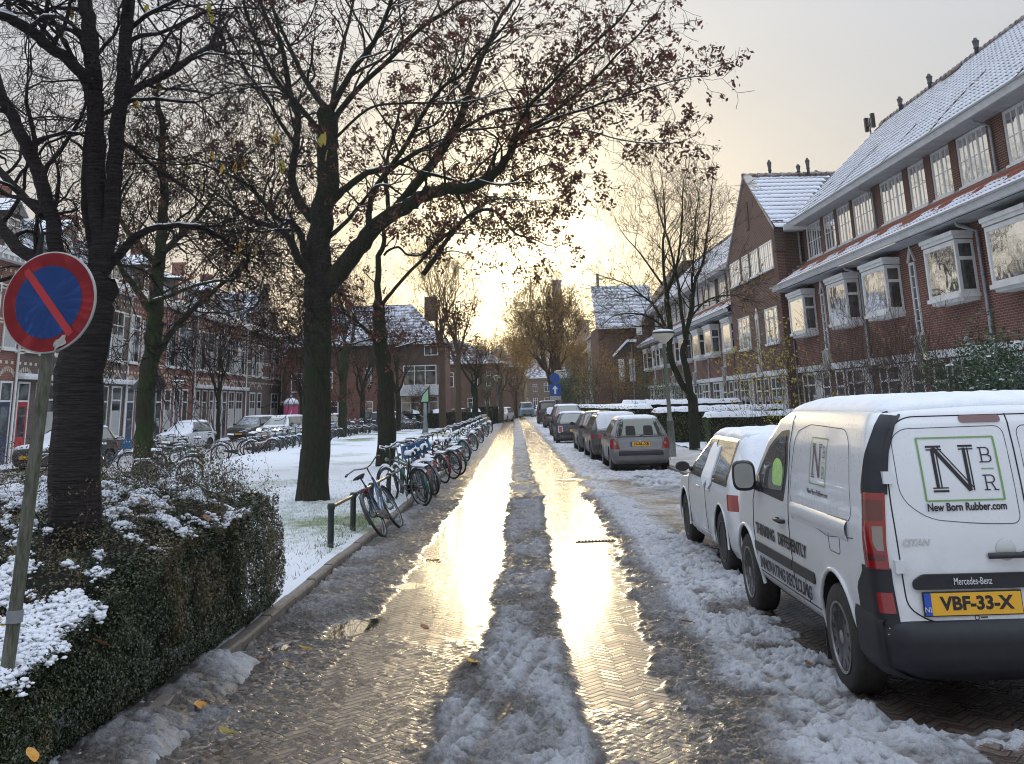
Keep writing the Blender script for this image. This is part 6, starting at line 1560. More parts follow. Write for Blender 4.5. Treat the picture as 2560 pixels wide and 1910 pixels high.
while i < 17:
    k = [2, 0, 5, 2, 0, 6, 3, 0, 1, 0, 4, 0, 2, 1, 0, 5, 0][i]; j = (i*29 % 13)/13 - .5
    bike(k, -10.35 + .25*j, yy, 80 + 24*j, 8+6*j, '%s bicycle on the left rail, %s counted from the near end' % (pcol[k], ords[i]), GL)
    yy += .95 + .16*i*.6 + (.8 if i in (6, 7) else 0); i += 1
for i, (x, y, k) in enumerate([(-9.6, 70.5, 0), (-9.3, 72.5, 5), (-8.9, 76, 0), (-8.3, 78.5, 0), (-7.7, 80.2, 5), (-7.1, 81, 0), (-6.6, 81.3, 0)]):
    bike(k, x, y, 50+9*i, 9, '%s bicycle %s in the dark cluster before the hipped house' % (pcol[k], ords[i]), 'bicycles before the hipped house')
for k in range(len(protos)):
    if k not in used: raise RuntimeError('unused proto')
# ================================================================== RAILS
M['rail_paint'] = varied('rail_dark_paint', (.012, .022, .022), (.03, .035, .033), 20, .4); M['rail_top'] = varied('worn_rail', (.20, .17, .13), (.33, .30, .26), 8, .3, metal=.5)
def rail(pts, label, h=.50, snow=False):
    r = empty('bicycle_rail', (pts[0][0], pts[0][1], 0), 0, label, 'rail'); ox, oy = pts[0][0], pts[0][1]
    P = [(x-ox, y-oy, z) for x, y, z in pts]
    for (x, y, z) in P:
        b = MB(); b.lathe([(.042, -.1), (.042, h), (.052, h+.005), (.052, h+.05), (.04, h+.075), (.001, h+.08)], 12, c=(x, y, z)); b.build('post', M['rail_paint'], r, smooth=False, angle=35)
    b = MB(); b.tube([(x, y, z+h+.03) for x, y, z in P], .026, 8); b.build('top_bar', M['rail_top'], r, smooth=True)
    if snow:
        b = MB(); b.tube([(x, y, z+h+.055) for x, y, z in P], .022, 6); b.build('rail_snow', M['snow_fine'], r, smooth=True)
    return r
rail([(-2.28, 14.3, .08), (-2.23, 16.0, .08), (-2.2, 17.9, .08), (-2.17, 20.3, .08), (-2.12, 22.4, .08), (-2.02, 25, .08), (-1.93, 28, .08), (-1.85, 31, .08), (-1.75, 35, .08)], 'low dark rail with a worn top bar along the street edge of the green')
rail([(-10.0, 43, .05), (-10.0, 46, .05), (-10.05, 49, .05), (-10.1, 52, .05), (-10.15, 55, .05), (-10.2, 58, .05), (-10.2, 61, .05), (-10.2, 65, .05)], 'low rail with thin snow along the left side of the green', snow=True)
rail([(-9.9, 68.5, .05), (-9.7, 71, .05), (-9.2, 74, .05), (-8.6, 77, .05), (-7.8, 80, .05)], 'low rail at the far left corner of the green', snow=True)
# ================================================================== TREES
def bark(name, c1, c2, moss=None, horiz=False):
    m = mat(name, c1, .85, 0, .25); t = NT(m); g = t.geo(); tcn = t.n('ShaderNodeTexCoord')
    mp = t.n('ShaderNodeMapping', {'Vector': tcn.outputs['Object']}); mp.inputs['Scale'].default_value = (5, 5, 75) if horiz else (26, 26, 5)
    n = t.noise(mp.outputs[0], 1.0, 5, .65); n2 = t.noise(g.outputs['Position'], 2.2, 4, .6)
    c = t.mix(t.map(n, .35, .7), rgb(*c1), rgb(*c2))
    if moss: c = t.mix(t.math('MULTIPLY', t.map(n2, .40, .62), t.map(n, .3, .6)), c, rgb(*moss))
    n4 = t.noise(mp.outputs[0], 3.1, 3, .7); t.out(Base_Color=t.mix(t.map(n4, .55, .75, 0, .5), c, rgb(c2[0]*1.9, c2[1]*1.9, c2[2]*1.8)), Normal=t.bump(t.math('ADD', n, t.math('MULTIPLY', n4, .5)), 1.0, .05)); return m
M['bark'] = bark('maple_bark', (.018, .018, .014), (.052, .048, .038), (.020, .036, .013))
M['bark_moss'] = bark('mossy_bark', (.025, .024, .016), (.045, .045, .028), (.028, .062, .014))
M['bark_cherry'] = bark('cherry_bark', (.022, .019, .020), (.075, .065, .066), None, True)
M['bark_far'] = bark('far_bark', (.075, .055, .038), (.12, .09, .06))
M['bark_grey'] = bark('grey_bark', (.14, .14, .14), (.22, .22, .22), None, True)
def twomix(name, a, b, sc, rough=.7, trans=0):
    m = mat(name, a, rough); t = NT(m); g = t.geo()
    n = t.noise(g.outputs['Position'], sc, 2); wn = t.n('ShaderNodeTexWhiteNoise', {'Vector': g.outputs['True Normal']}, noise_dimensions='3D')
    t.out(Base_Color=t.mix(t.math('ADD', t.math('MULTIPLY', n, .4), t.math('MULTIPLY', wn.outputs['Value'], .6)), rgb(*a), rgb(*b)))
    if trans:
        tr = t.n('ShaderNodeBsdfTranslucent', {'Color': rgb(*b)}); mx = t.n('ShaderNodeMixShader', {0: trans}); out = t.t.nodes['Material Output']
        t.t.links.new(t.b.outputs[0], mx.inputs[1]); t.t.links.new(tr.outputs[0], mx.inputs[2]); t.t.links.new(mx.outputs[0], out.inputs[0])
    return m
M['samara'] = twomix('dry_seed_clusters', (.045, .022, .016), (.17, .062, .038), 2.5, .85, .06)
M['leaf_far'] = twomix('sparse_autumn_leaves', (.16, .10, .035), (.40, .24, .07), 1.5, .8, .35)
M['leaf_yellow'] = twomix('yellow_leaves', (.50, .30, .04), (.62, .42, .08), 9, .6, .35)
M['leaf_olive'] = twomix('olive_yellow_leaves', (.22, .22, .05), (.45, .36, .07), 9, .6, .35)

class Tree:
    def __init__(s, seed): s.br = []; s.tips = []; s.R = random.Random(seed)
    def add(s, pts, rad): s.br.append((pts, rad))
    def limb(s, pts, r0, r1):
        """a traced limb; smooth it"""
        P = [Vector(p) for p in pts]; Q = []
        for i in range(len(P)-1):
            a, b, c, d = P[max(i-1, 0)], P[i], P[i+1], P[min(i+2, len(P)-1)]
            for k in range(4):
                t = k/4; Q.append(.5*((2*b) + (c-a)*t + (2*a-5*b+4*c-d)*t*t + (3*b-a-3*c+d)*t**3))
        Q.append(P[-1]); n = len(Q); jr = .12*r0
        Q = [q + Vector((s.R.uniform(-jr, jr), s.R.uniform(-jr, jr), s.R.uniform(-jr, jr))) if 0 < i < n-1 else q for i, q in enumerate(Q)]
        rad = [r0 + (r1-r0)*(i/(n-1))**.9 for i in range(n)]
        s.add(Q, rad); return Q, rad
    def grow(s, p, d, L, r, depth, maxd, droop=0.0, spread=.75, up=.15, split=(2, 3), seg=4, wob=.18, minr=.0025, taper=.55, leafp=1.0, side=.8):
        R = s.R; pts = [p.copy()]; rad = [r]; d = d.normalized(); rr = r
        for i in range(seg):
            d = (d + Vector((R.gauss(0, wob), R.gauss(0, wob), R.gauss(0, wob))) + Vector((0, 0, up - droop*(i/seg)))*.25).normalized()
            p = p + d*(L/seg); pts.append(p.copy()); rad.append(max(minr, r*(1-(1-taper)*(i+1)/seg)))
        s.add(pts, rad)
        if depth >= maxd: s.tips.append((p.copy(), d.copy())); return
        n = R.randint(*split); base = R.uniform(0, 2*PI)
        ax = d.orthogonal().normalized()
        for k in range(n):
            a = base + 2*PI*k/n + R.uniform(-.5, .5); q = Matrix.Rotation(a, 3, d) @ ax; sp = spread*R.uniform(.45, 1.15)
            nd = (d*math.cos(sp) + q*math.sin(sp)); s.grow(p, nd, L*R.uniform(.62, .88), rad[-1]*R.uniform(.62, .85), depth+1, maxd, droop, spread, up, split, seg, wob, minr, taper, leafp, side)
        if R.random() < side:
            i = R.randint(1, seg-1); a = R.uniform(0, 2*PI); q = Matrix.Rotation(a, 3, d) @ ax; sp = spread*1.2
            s.grow(pts[i], (d*math.cos(sp) + q*math.sin(sp)), L*.6, rad[i]*.55, depth+1, maxd, droop, spread, up, split, seg, wob, minr, taper, leafp, side)
    def sprout(s, Q, rad, n, L, maxd, t0=.2, **kw):
        """side branches along a traced limb"""
        R = s.R
        for k in range(n):
            i = int((t0 + (1-t0)*(k+R.random())/n)*(len(Q)-1)); i = min(max(1, i), len(Q)-2); d = (Q[i+1]-Q[i-1]).normalized(); ax = d.orthogonal().normalized()
            a = R.uniform(0, 2*PI); q = Matrix.Rotation(a, 3, d) @ ax; sp = R.uniform(.5, 1.1); nd = d*math.cos(sp)+q*math.sin(sp); nd.z += .15
            s.grow(Q[i], nd, L*R.uniform(.6, 1.2)*(1-.3*i/len(Q)), min(rad[i]*.5, .012+L*.012), 1, maxd, **kw)
    def tubes(s, pick, zscale=None):
        V, F = [], []; o = 0
        for pts, rad in s.br:
            if not pick(rad): continue
            P = np.array([tuple(p) for p in pts]); r = np.array(rad); k = len(P)
            n = 12 if r[0] > .10 else (8 if r[0] > .03 else (5 if r[0] > .012 else 3))
            T = np.gradient(P, axis=0); T /= (np.linalg.norm(T, axis=1)[:, None] + 1e-9)
            ref = np.array([0, 0, 1.]) if abs(T[:, 2]).mean() < .9 else np.array([1., 0, 0])
            A = np.cross(T, ref); A /= (np.linalg.norm(A, axis=1)[:, None] + 1e-9); B = np.cross(A, T)
            q = 2*PI*np.arange(n)/n
            ring = P[:, None, :] + r[:, None, None]*(A[:, None, :]*np.cos(q)[None, :, None] + B[:, None, :]*np.sin(q)[None, :, None])
            V.append(ring.reshape(-1, 3)); i = np.arange(k-1)[:, None]*n; j = np.arange(n)[None, :]; j2 = (j+1) % n
            F.append((np.stack([i+j, i+j2, i+n+j2, i+n+j], -1).reshape(-1, 4) + o)); o += k*n
        return np.concatenate(V), np.concatenate(F)
    def snow(s, rmin=.014, k=.75, prob=1.0):
        V, F = [], []; o = 0
        for pts, rad in s.br:
            if max(rad) < rmin: continue
            P = np.array([tuple(p) for p in pts]); r = np.array(rad)
            T = np.gradient(P, axis=0); T /= (np.linalg.norm(T, axis=1)[:, None] + 1e-9)
            ok = (np.abs(T[:, 2]) < .80) & (r > rmin*.6); nz = vnoise(P[:, 0]*1.6, P[:, 1]*1.6+P[:, 2]*1.6, 0, 5) < prob
            ok &= nz; i = 0
            while i < len(P):
                if not ok[i]: i += 1; continue
                j = i
                while j+1 < len(P) and ok[j+1]: j += 1
                if j-i >= 1:
                    seg = slice(i, j+1); p = P[seg].copy(); rr = r[seg]*k*(1.05-np.abs(T[seg, 2])); rr[0] *= .3; rr[-1] *= .3
                    p[:, 2] += r[seg]*.62 + rr*.12; t_ = T[seg]; A = np.cross(t_, [0, 0, 1.]); A /= (np.linalg.norm(A, axis=1)[:, None]+1e-9); B = np.cross(A, t_); n = 6; q = 2*PI*np.arange(n)/n
                    ring = p[:, None, :] + rr[:, None, None]*(A[:, None, :]*np.cos(q)[None, :, None] + B[:, None, :]*np.sin(q)[None, :, None]*.8)
                    kk = len(p); V.append(ring.reshape(-1, 3)); a = np.arange(kk-1)[:, None]*n; b = np.arange(n)[None, :]; b2 = (b+1) % n
                    F.append(np.stack([a+b, a+b2, a+n+b2, a+n+b], -1).reshape(-1, 4)+o); o += kk*n
                i = j+1
        if not V: return None
        return np.concatenate(V), np.concatenate(F)
    def clusters(s, per, size, rad, prob=1.0, hang=.5, every=None):
        R = np.random.default_rng(s.R.randint(0, 99999)); tips = np.array([tuple(p) for p, d in s.tips]); 
        if len(tips) == 0: return None
        tips = tips[R.random(len(tips)) < prob]; n = len(tips)*per
        C = np.repeat(tips, per, 0) + R.normal(0, rad, (n, 3)); C[:, 2] -= hang*size*R.random(n)
        return leafquads(C, size, R)
def leafquads(C, size, R, asp=.45, N=None, tilt=1.0):
    n = len(C); S = size*R.uniform(.6, 1.3, n)
    u = R.normal(0, 1, (n, 3)); u /= np.linalg.norm(u, axis=1)[:, None]
    if N is not None: u = u - (u*N).sum(1)[:, None]*N*(1-tilt*.5); u /= np.linalg.norm(u, axis=1)[:, None]
    v = np.cross(u, R.normal(0, 1, (n, 3)) if N is None else N + R.normal(0, .7*tilt, (n, 3))); v /= (np.linalg.norm(v, axis=1)[:, None]+1e-9)
    U, W_ = u*S[:, None], v*(S*asp)[:, None]
    V = np.stack([C-U*.5, C+W_*.5, C+U*.5, C-W_*.5], 1).reshape(-1, 3)
    return V, np.arange(4*n).reshape(-1, 4)
def build_tree(tr, label, barkm='bark', snowk=.75, rmin=.014, prob=1.0, foliage=None, group=None, name='bare_tree', base=(0, 0, 0), snowm='snow', split_r=.035):
    r = empty(name, base, 0, label, 'tree', group); b = np.array(base, float)
    big = tr.tubes(lambda rad: rad[0] > split_r)
    o = np_mesh('trunk', big[0]-b, big[1], M[barkm], r, smooth=True)
    try:
        sm = tr.tubes(lambda rad: rad[0] <= split_r); np_mesh('crown', sm[0]-b, sm[1], M[barkm], r, smooth=True)
    except ValueError: pass
    sn = tr.snow(rmin, snowk, prob) if snowk else None
    if sn is not None: np_mesh('branch_snow', sn[0]-b, sn[1], M[snowm], r, smooth=True)
    for (nm, VF, mt) in (foliage or []):
        if VF is not None: np_mesh(nm, VF[0]-b, VF[1], M[mt], r)
    return r

# -------- helper: a traced polyline in photo pixels placed at depth Y (with drift dY)
def tr_px(pts, Y, dY=0, org=(0, 0), sc=1.0):
    n = len(pts); out = []
    for i, (x, y) in enumerate(pts):
        out.append(atY(org[0]+x*sc, org[1]+y*sc, Y + dY*(i/(max(1, n-1)))))
    return out
# ---------------- the big maple in the middle of the green
c1 = dict(org=(0, 0), sc=.42373); c2 = dict(org=(700, 0), sc=.49684)
YB = 19.7; px = YB/FPX
T = Tree(3)
def L_(pts, Y, dY, r0, r1, c, n=6, L=1.6, md=3, t0=.25, tree=None, **kw):
    tr = tree or T; n = int(n*1.35) if tree is None else n
    Q, rad = tr.limb(tr_px(pts, Y, dY, **c), r0, r1)
    kw = dict(dict(spread=.62, up=.12, wob=.24, split=(2, 3), seg=5, side=.95, minr=.0045), **kw)
    if n: tr.sprout(Q, rad, n, L, md, t0, **kw)
    if r1 < .03: tr.grow(Q[-1], Q[-1]-Q[-2], L*.6, r1, 2, md, **kw)
    return Q, rad
base = Vector((-3.48, 19.7, -.05))
trunkpts = [base, base + Vector((-.0, 0, .12)), Vector((-3.46, 19.7, .5)), Vector((-3.46, 19.7, 1.4))] + tr_px([(190, 1640), (178, 1500), (192, 1300), (205, 1130), (236, 950), (240, 800), (240, 650), (240, 560)], YB, 0, **c2)
T.limb(trunkpts, .30, .19)
T.add([base + Vector((0, 0, -.1)), base+Vector((0, 0, .15)), base+Vector((0, 0, .6)), base + Vector((.02, 0, 1.2))], [.46, .34, .285, .26])
rr = px*.49684/2
L_([(240, 560), (180, 480), (110, 370), (60, 260), (10, 150), (-60, -20)], YB, 1.5, 34*rr*1.1, 14*rr, c2, 9, 1.5)
L_([(245, 570), (310, 450), (380, 330), (470, 220), (540, 60), (570, -60), (600, -250)], YB, -1.5, 36*rr*1.1, 12*rr, c2, 10, 1.5)
L_([(262, 520), (310, 250), (350, 100), (385, -80), (400, -260)], YB, 2.0, 24*rr, 10*rr, c2, 8, 1.4)
L_([(265, 620), (300, 560), (400, 440), (560, 290), (700, 150), (850, 50), (980, -40), (1100, -160)], YB, 1.0, 34*rr*1.1, 12*rr, c2, 11, 1.5)
L_([(225, 700), (120, 560), (0, 430), (-60, 330), (-120, 200), (-170, 60), (-200, -120)], YB, -1.2, 32*rr, 12*rr, c2, 9, 1.5)
L_([(275, 700), (440, 550), (600, 520), (860, 520), (1000, 500), (1150, 450)], YB, -2, 16*rr, 5*rr, c2, 9, 1.1)
L_([(262, 1010), (340, 940), (440, 870), (560, 840), (700, 760), (830, 700), (900, 660), (1100, 640), (1250, 600)], YB, 1.5, 44*rr, 7*rr, c2, 12, 1.25)
L_([(250, 1190), (330, 1120), (420, 1010), (480, 940), (560, 930)], YB, -2.0, 26*rr, 8*rr, c2, 6, 1.1)
R1 = [(205, 1480), (330, 1330), (440, 1190), (480, 1140), (600, 1060), (700, 1000), (830, 950), (960, 940), (1080, 880), (1150, 780), (1200, 690), (1300, 620)]
L_(R1, YB, -1.8, 104*rr, 24*rr, c2, 10, 1.2, t0=.42)
L_([(1300, 620), (1420, 530), (1600, 380), (1700, 270), (1800, 180), (1900, 60)], YB-1.8, -1, 18*rr, 6*rr, c2, 11, .75, t0=.05)
L_([(1230, 670), (1400, 590), (1500, 560), (1650, 510), (1750, 480), (1900, 430), (2060, 390), (2150, 385)], YB-1.8, -.8, 16*rr, 4*rr, c2, 13, .62, t0=.1)
L_([(1420, 640), (1560, 660), (1700, 700), (1850, 720), (1980, 720), (2050, 700)], YB-1.9, -.5, 9*rr, 4*rr, c2, 9, .5, t0=.1)
L_([(540, 1100), (640, 980), (760, 830), (860, 690), (920, 560), (960, 430), (1020, 280), (1060, 200), (1100, 100), (1180, -20), (1260, -180)], YB-.5, 1.5, 56*rr, 14*rr, c2, 12, 1.1, t0=.2)
L_([(900, 660), (1020, 590), (1130, 550), (1300, 530), (1450, 500), (1600, 440), (1750, 400)], YB+.3, -1.0, 22*rr, 5*rr, c2, 11, .85)
L_([(450, 1150), (450, 1050), (490, 930), (600, 780), (650, 700), (740, 540), (830, 430), (920, 370), (1000, 260), (1080, 190), (1180, 60)], YB-.8, -1.2, 34*rr, 9*rr, c2, 12, 1.3, t0=.3)
L_([(1150, 740), (1250, 540), (1350, 440), (1450, 330), (1600, 200), (1700, 110), (1780, 0), (1850, -130)], YB-1.6, .8, 22*rr, 7*rr, c2, 12, .85, t0=.1)
L_([(980, 900), (1120, 930), (1250, 870), (1350, 830), (1440, 860), (1490, 900)], YB-1.6, 1.0, 12*rr, 4*rr, c2, 8, .6)
L_([(1120, 640), (1150, 700), (1300, 760), (1450, 820)], YB-1.0, -1.5, 10*rr, 4*rr, c2, 6, .6)
L_([(700, 860), (860, 900), (1000, 960), (1100, 1020), (1200, 1010), (1270, 1020)], YB-1.0, 1.6, 12*rr, 4*rr, c2, 8, .6)
q = px*.42373/2
L_([(1880, 1650), (1780, 1560), (1700, 1400), (1600, 1330), (1480, 1300), (1380, 1230), (1250, 1120)], YB, 1.5, 60*q, 12*q, c1, 9, 1.3)
L_([(1850, 1560), (1800, 1500), (1780, 1400), (1720, 1310), (1640, 1290), (1520, 1150), (1460, 1090), (1300, 1010), (1150, 960)], YB, -2, 50*q, 9*q, c1, 9, 1.2)
L_([(1850, 1300), (1760, 1180), (1720, 1040), (1740, 900), (1760, 700), (1720, 600), (1700, 480), (1660, 280), (1580, 120), (1500, -60)], YB, 1.2, 60*q, 22*q, c1, 11, 1.4)
L_([(1740, 850), (1640, 700), (1560, 560), (1460, 430), (1380, 260), (1300, 100)], YB+.6, -1.5, 26*q, 9*q, c1, 9, 1.3)
pf = T.clusters(12, .095, .045, .56, 1.0)
build_tree(T, 'large snow lined maple full of brown seed clusters, in the middle of the green', 'bark', .8, .015, .86, [('seed_cluster', pf, 'samara')], name='maple_tree', base=tuple(base))

# ---------------- the cherry behind the hedge, left foreground
YA = 7.6; q = YA/FPX*.42373/2; T2 = Tree(8)
kwA = dict(spread=.55, up=-.02, wob=.22, split=(2, 2), seg=5, side=.9, droop=.25, minr=.0022)
def A_(pts, dY, r0, r1, n=8, L=.72, md=5, t0=.15, c=c1, Y=YA): return L_(pts, Y, dY, r0*q, r1*q, c, n, L, md, t0, T2, **kwA)
bA = Vector((-3.0, 7.6, 0))
T2.limb([bA, (-2.98, 7.6, .5)] + tr_px([(193, 1200), (198, 925), (225, 780), (240, 690)], YA), .19, .155)
A_([(570, 1630), (600, 1450), (590, 1300), (572, 1000), (566, 700), (552, 500), (542, 300), (520, 100), (490, -60), (470, -300)], 0, 135, 80, 7, .8, t0=.4)
A_([(620, 1500), (655, 1300), (672, 1050), (690, 800), (716, 600), (730, 400), (745, 200), (752, 0), (760, -300)], -.25, 110, 74, 7, .8, t0=.4)
A_([(585, 1640), (530, 1400), (500, 1200), (502, 1000), (512, 800), (545, 690)], .25, 50, 36, 2, .6)
A_([(545, 520), (500, 460), (400, 350), (280, 270), (180, 180), (60, 110), (-80, 60)], -.8, 74, 60, 9, .8)
A_([(720, 600), (760, 560), (850, 500), (1000, 430), (1130, 340), (1230, 280), (1295, 265)], .8, 56, 38, 8, .75)
A_([(1230, 280), (1290, 150), (1300, 60), (1330, -60)], 0, 26, 14, 5, .6, Y=YA+.8)
A_([(1150, 330), (1300, 380), (1450, 470), (1560, 600), (1640, 740)], .5, 12, 6, 9, .5, Y=YA+.7)
A_([(740, 190), (790, 150), (880, 80), (960, 40), (1050, 0), (1200, -60)], -.6, 36, 20, 6, .7)
A_([(560, 1680), (450, 1600), (340, 1500), (310, 1300), (260, 1150), (220, 1000), (150, 850), (80, 700), (0, 560), (-100, 380)], -.6, 100, 62, 8, .75, t0=.3)
A_([(250, 1270), (110, 1130), (0, 1010), (-90, 900)], .3, 52, 44, 6, .7)
A_([(430, 1640), (300, 1600), (200, 1530), (80, 1440), (0, 1330), (-90, 1200)], .5, 88, 66, 6, .7)
A_([(590, 1640), (650, 1560), (715, 1490), (790, 1400), (900, 1350), (1050, 1330), (1200, 1345), (1300, 1400), (1400, 1480), (1500, 1520)], .6, 72, 10, 16, .6, t0=.5)
A_([(720, 840), (800, 890), (900, 980), (1000, 1050), (1100, 1120), (1250, 1250), (1400, 1330)], .4, 28, 8, 10, .6)
A_([(790, -40), (870, 100), (960, 220), (1050, 360), (1150, 510), (1200, 640), (1250, 800)], -.3, 18, 6, 10, .5)
A_([(690, 970), (900, 960), (1100, 970), (1300, 950), (1500, 990)], .2, 14, 5, 11, .5)
A_([(40, 70), (200, 78), (330, 40), (480, -60)], -.2, 18, 14, 6, .6)
A_([(0, 800), (200, 700), (350, 690), (480, 710)], .4, 14, 10, 6, .6)
A_([(220, 1540), (240, 1400), (230, 1300), (300, 1270), (440, 1240)], 1.0, 44, 20, 4, .5)
A_([(700, 1560), (860, 1600), (940, 1700), (1010, 1820), (1100, 1860)], .4, 16, 5, 7, .45)
A_([(715, 1590), (760, 1750), (820, 1900), (870, 2030)], .2, 9, 4, 4, .35)
A_([(1060, 1340), (1250, 1550), (1400, 1700), (1500, 1800), (1650, 1860)], .3, 12, 4, 10, .45)
tipsA = T2.tips[:]
kR = T2.R
hang = []
for (x, y) in [(395, 200), (342, 245), (343, 250), (530, 375), (585, 345), (590, 405), (610, 390), (675, 335), (688, 340), (695, 330), (560, 410), (608, 600), (622, 615), (640, 610), (530, 25), (370, 10), (455, 430), (470, 395), (500, 440), (182, 20), (188, 32), (805, 335), (813, 330), (520, 5), (704, 400), (820, 375)]:
    hang.append(atY(x, y, YA + kR.uniform(-.6, .8)))
def big_leaves(pts, size, R, drop=True):
    V = []; F = []
    for p in pts:
        n = 7; L = size*R.uniform(.7, 1.2); a = R.uniform(0, 2*PI); w_ = L*.26; s_ = []
        ax = Vector((math.cos(a), math.sin(a), 0)); dn = Vector((R.uniform(-.3, .3), R.uniform(-.3, .3), -1)).normalized()
        for i in range(n):
            t = i/(n-1); wd = w_*math.sin(PI*min(1, t*.92+.04))**.8; c = p + dn*(L*t) + ax.cross(dn)*(.15*L*math.sin(t*2))
            s_.append((c - ax*wd, c, c + ax*wd))
        o = len(V)
        for (l, c, r_) in s_: V += [tuple(l), tuple(c + ax.cross(dn)*.006), tuple(r_)]
        for i in range(n-1):
            F += [(o+3*i, o+3*i+1, o+3*i+4, o+3*i+3), (o+3*i+1, o+3*i+2, o+3*i+5, o+3*i+4)]
    return np.array(V), np.array(F)
trA = build_tree(T2, 'dark cherry tree behind the round sign, its ringed trunk rising from the hedge', 'bark_cherry', .8, .012, .6, [('leaves', big_leaves(hang[:13], .10, kR), 'leaf_yellow'), ('olive_leaves', big_leaves(hang[13:], .10, kR), 'leaf_olive')], name='cherry_tree', base=tuple(bA), split_r=.02)
# small snow ledges where limbs leave the trunk are part of branch_snow

# ---------------- mossy tree between cherry and maple
T3 = Tree(21); Y3 = 30.0; c4 = dict(org=(0, 600), sc=.40650); p3 = Y3/FPX
def C_(pts, dY, r0, r1, n=6, L=1.2, md=4, t0=.2, c=c4, Y=Y3, tree=T3, k=None, **kw):
    q_ = Y/FPX*c['sc']/2; return L_(pts, Y, dY, r0*q_, r1*q_, c, n, L, md, t0, tree, **dict(dict(up=.02, wob=.2), **kw))
b3 = atY(350, 1165, Y3); b3.z = -.05
T3.limb([b3] + tr_px([(885, 1300), (890, 1100), (910, 850), (940, 650), (960, 500)], Y3, 0, **c4), .27, .24)
C_([(950, 560), (960, 400), (970, 200), (985, 50), (1000, -120), (1010, -300), (990, -500), (1000, -700), (960, -900)], 1, 100, 30, 14, 1.7, t0=.1)
C_([(960, 720), (1060, 560), (1180, 430), (1300, 330), (1420, 220), (1500, 120)], -1, 44, 14, 8, 1.4)
C_([(930, 460), (860, 330), (760, 200), (700, 100)], -1, 48, 22, 6, 1.3)
C_([(1000, 80), (1120, -40), (1230, -150), (1330, -300)], 1, 46, 20, 8, 1.5)
C_([(930, 380), (1050, 340), (1200, 280), (1350, 250), (1500, 260)], -2, 30, 10, 9, 1.3)
C_([(975, 150), (860, 40), (760, -90), (680, -260), (600, -420)], .5, 44, 16, 9, 1.5)
build_tree(T3, 'green mossy trunked tree standing between the cherry and the big maple', 'bark_moss', .8, .018, .8, [('seed_cluster', T3.clusters(8, .10, .06, .6, .8), 'samara')], name='mossy_tree', base=tuple(b3))

# ---------------- second maple, slimmer, right of the big one
T4 = Tree(31); Y4 = 30.6; c5 = dict(org=(700, 650), sc=.30272); c53 = dict(org=(700, 550), sc=.30272)
b4 = Vector((-3.38, 30.6, -.05))
T4.limb([b4, b4 + Vector((0, 0, .25))] + tr_px([(878, 1640), (872, 1400), (858, 1200), (835, 1050), (825, 900), (820, 760), (815, 690)], Y4, 0, **c53), .30, .16)
T4.add([b4 + Vector((0, 0, -.1)), b4+Vector((0, 0, .15)), b4+Vector((0, 0, .6))], [.36, .29, .25])
C_([(815, 690), (805, 560), (815, 450), (812, 300), (850, 230), (860, 120), (845, 20)], 0, 62, 32, 3, .9, c=c53, Y=Y4, tree=T4)
C_([(550, 1100), (540, 980), (530, 860), (560, 720), (600, 560)], -1, 26, 10, 8, 1.2, c=c2, Y=Y4, tree=T4)
C_([(850, 690), (920, 600), (1050, 450), (1150, 350), (1220, 270), (1280, 190), (1340, 80), (1400, 10)], -1, 34, 18, 6, .9, t0=.5, c=c53, Y=Y4, tree=T4)
C_([(860, 290), (900, 250), (980, 225), (1050, 285), (1150, 290), (1210, 260)], .5, 22, 16, 4, .7, c=c53, Y=Y4, tree=T4)
C_([(820, 1040), (780, 980), (700, 900), (620, 830), (520, 760), (440, 720), (350, 700)], -1, 40, 10, 12, 1.1, t0=.15, c=c53, Y=Y4, tree=T4)
C_([(930, 1060), (1080, 1020), (1180, 990), (1300, 940)], 1, 14, 6, 6, .9, c=c53, Y=Y4, tree=T4)
C_([(780, 980), (680, 1000), (560, 1030), (470, 990), (330, 1040)], 1, 16, 6, 8, 1.0, c=c53, Y=Y4, tree=T4)
C_([(720, 1380), (780, 1300), (860, 1180), (960, 1080), (1080, 1060), (1180, 1170), (1260, 1200)], -1, 30, 9, 12, 1.1, c=c2, Y=Y4, tree=T4)
C_([(780, 1230), (900, 1130), (1000, 1040), (1100, 1000), (1240, 1010)], 1, 18, 7, 9, 1.0, c=c2, Y=Y4, tree=T4)
build_tree(T4, 'slimmer maple with forked leaning limb, right behind the big maple', 'bark', .75, .018, .8, [('seed_cluster', T4.clusters(9, .12, .06, .5, 1.0), 'samara')], name='maple_tree', base=tuple(b4))

# ---------------- generic trees
def generic_tree(seed, x, y, h, r, trunk_h, label, maxd=6, spread=.42, barkm='bark_far', foliage=None, fol=(3, .10, .10, .5), up=.3, snowk=.7, group='trees along the far side of the green', nlimb=5, name='bare_tree', minr=.006, prob=.6, L=None, droop=0, rmin=.02, split=(2, 3), lean=(0, 0)):
    t_ = Tree(seed); R = t_.R; b = Vector((x, y, -.05)); top = Vector((x+lean[0], y+lean[1], trunk_h))
    Q, rad = t_.limb([b, b.lerp(top, .5) + Vector((R.uniform(-.06, .06), 0, 0)), top], r, r*.72)
    L = L or (h-trunk_h)*.30
    for k in range(nlimb):
        a = 2*PI*k/nlimb + R.uniform(-.4, .4); sp = spread*R.uniform(.5, 1.3) if k else .08
        d = Vector((math.cos(a)*math.sin(sp), math.sin(a)*math.sin(sp), math.cos(sp)))
        t_.grow(Q[-1 - (k % 3)], d, L*R.uniform(.8, 1.25), r*.5, 1, maxd, droop=droop, spread=spread, up=up, wob=.13, split=split, seg=4, minr=minr, side=.6)
    fo = [('leaves', t_.clusters(fol[0], fol[1], fol[2], fol[3]), foliage)] if foliage else []
    return build_tree(t_, label, barkm, snowk, rmin, prob, fo, group, name=name, base=(x, y, 0), split_r=.04)
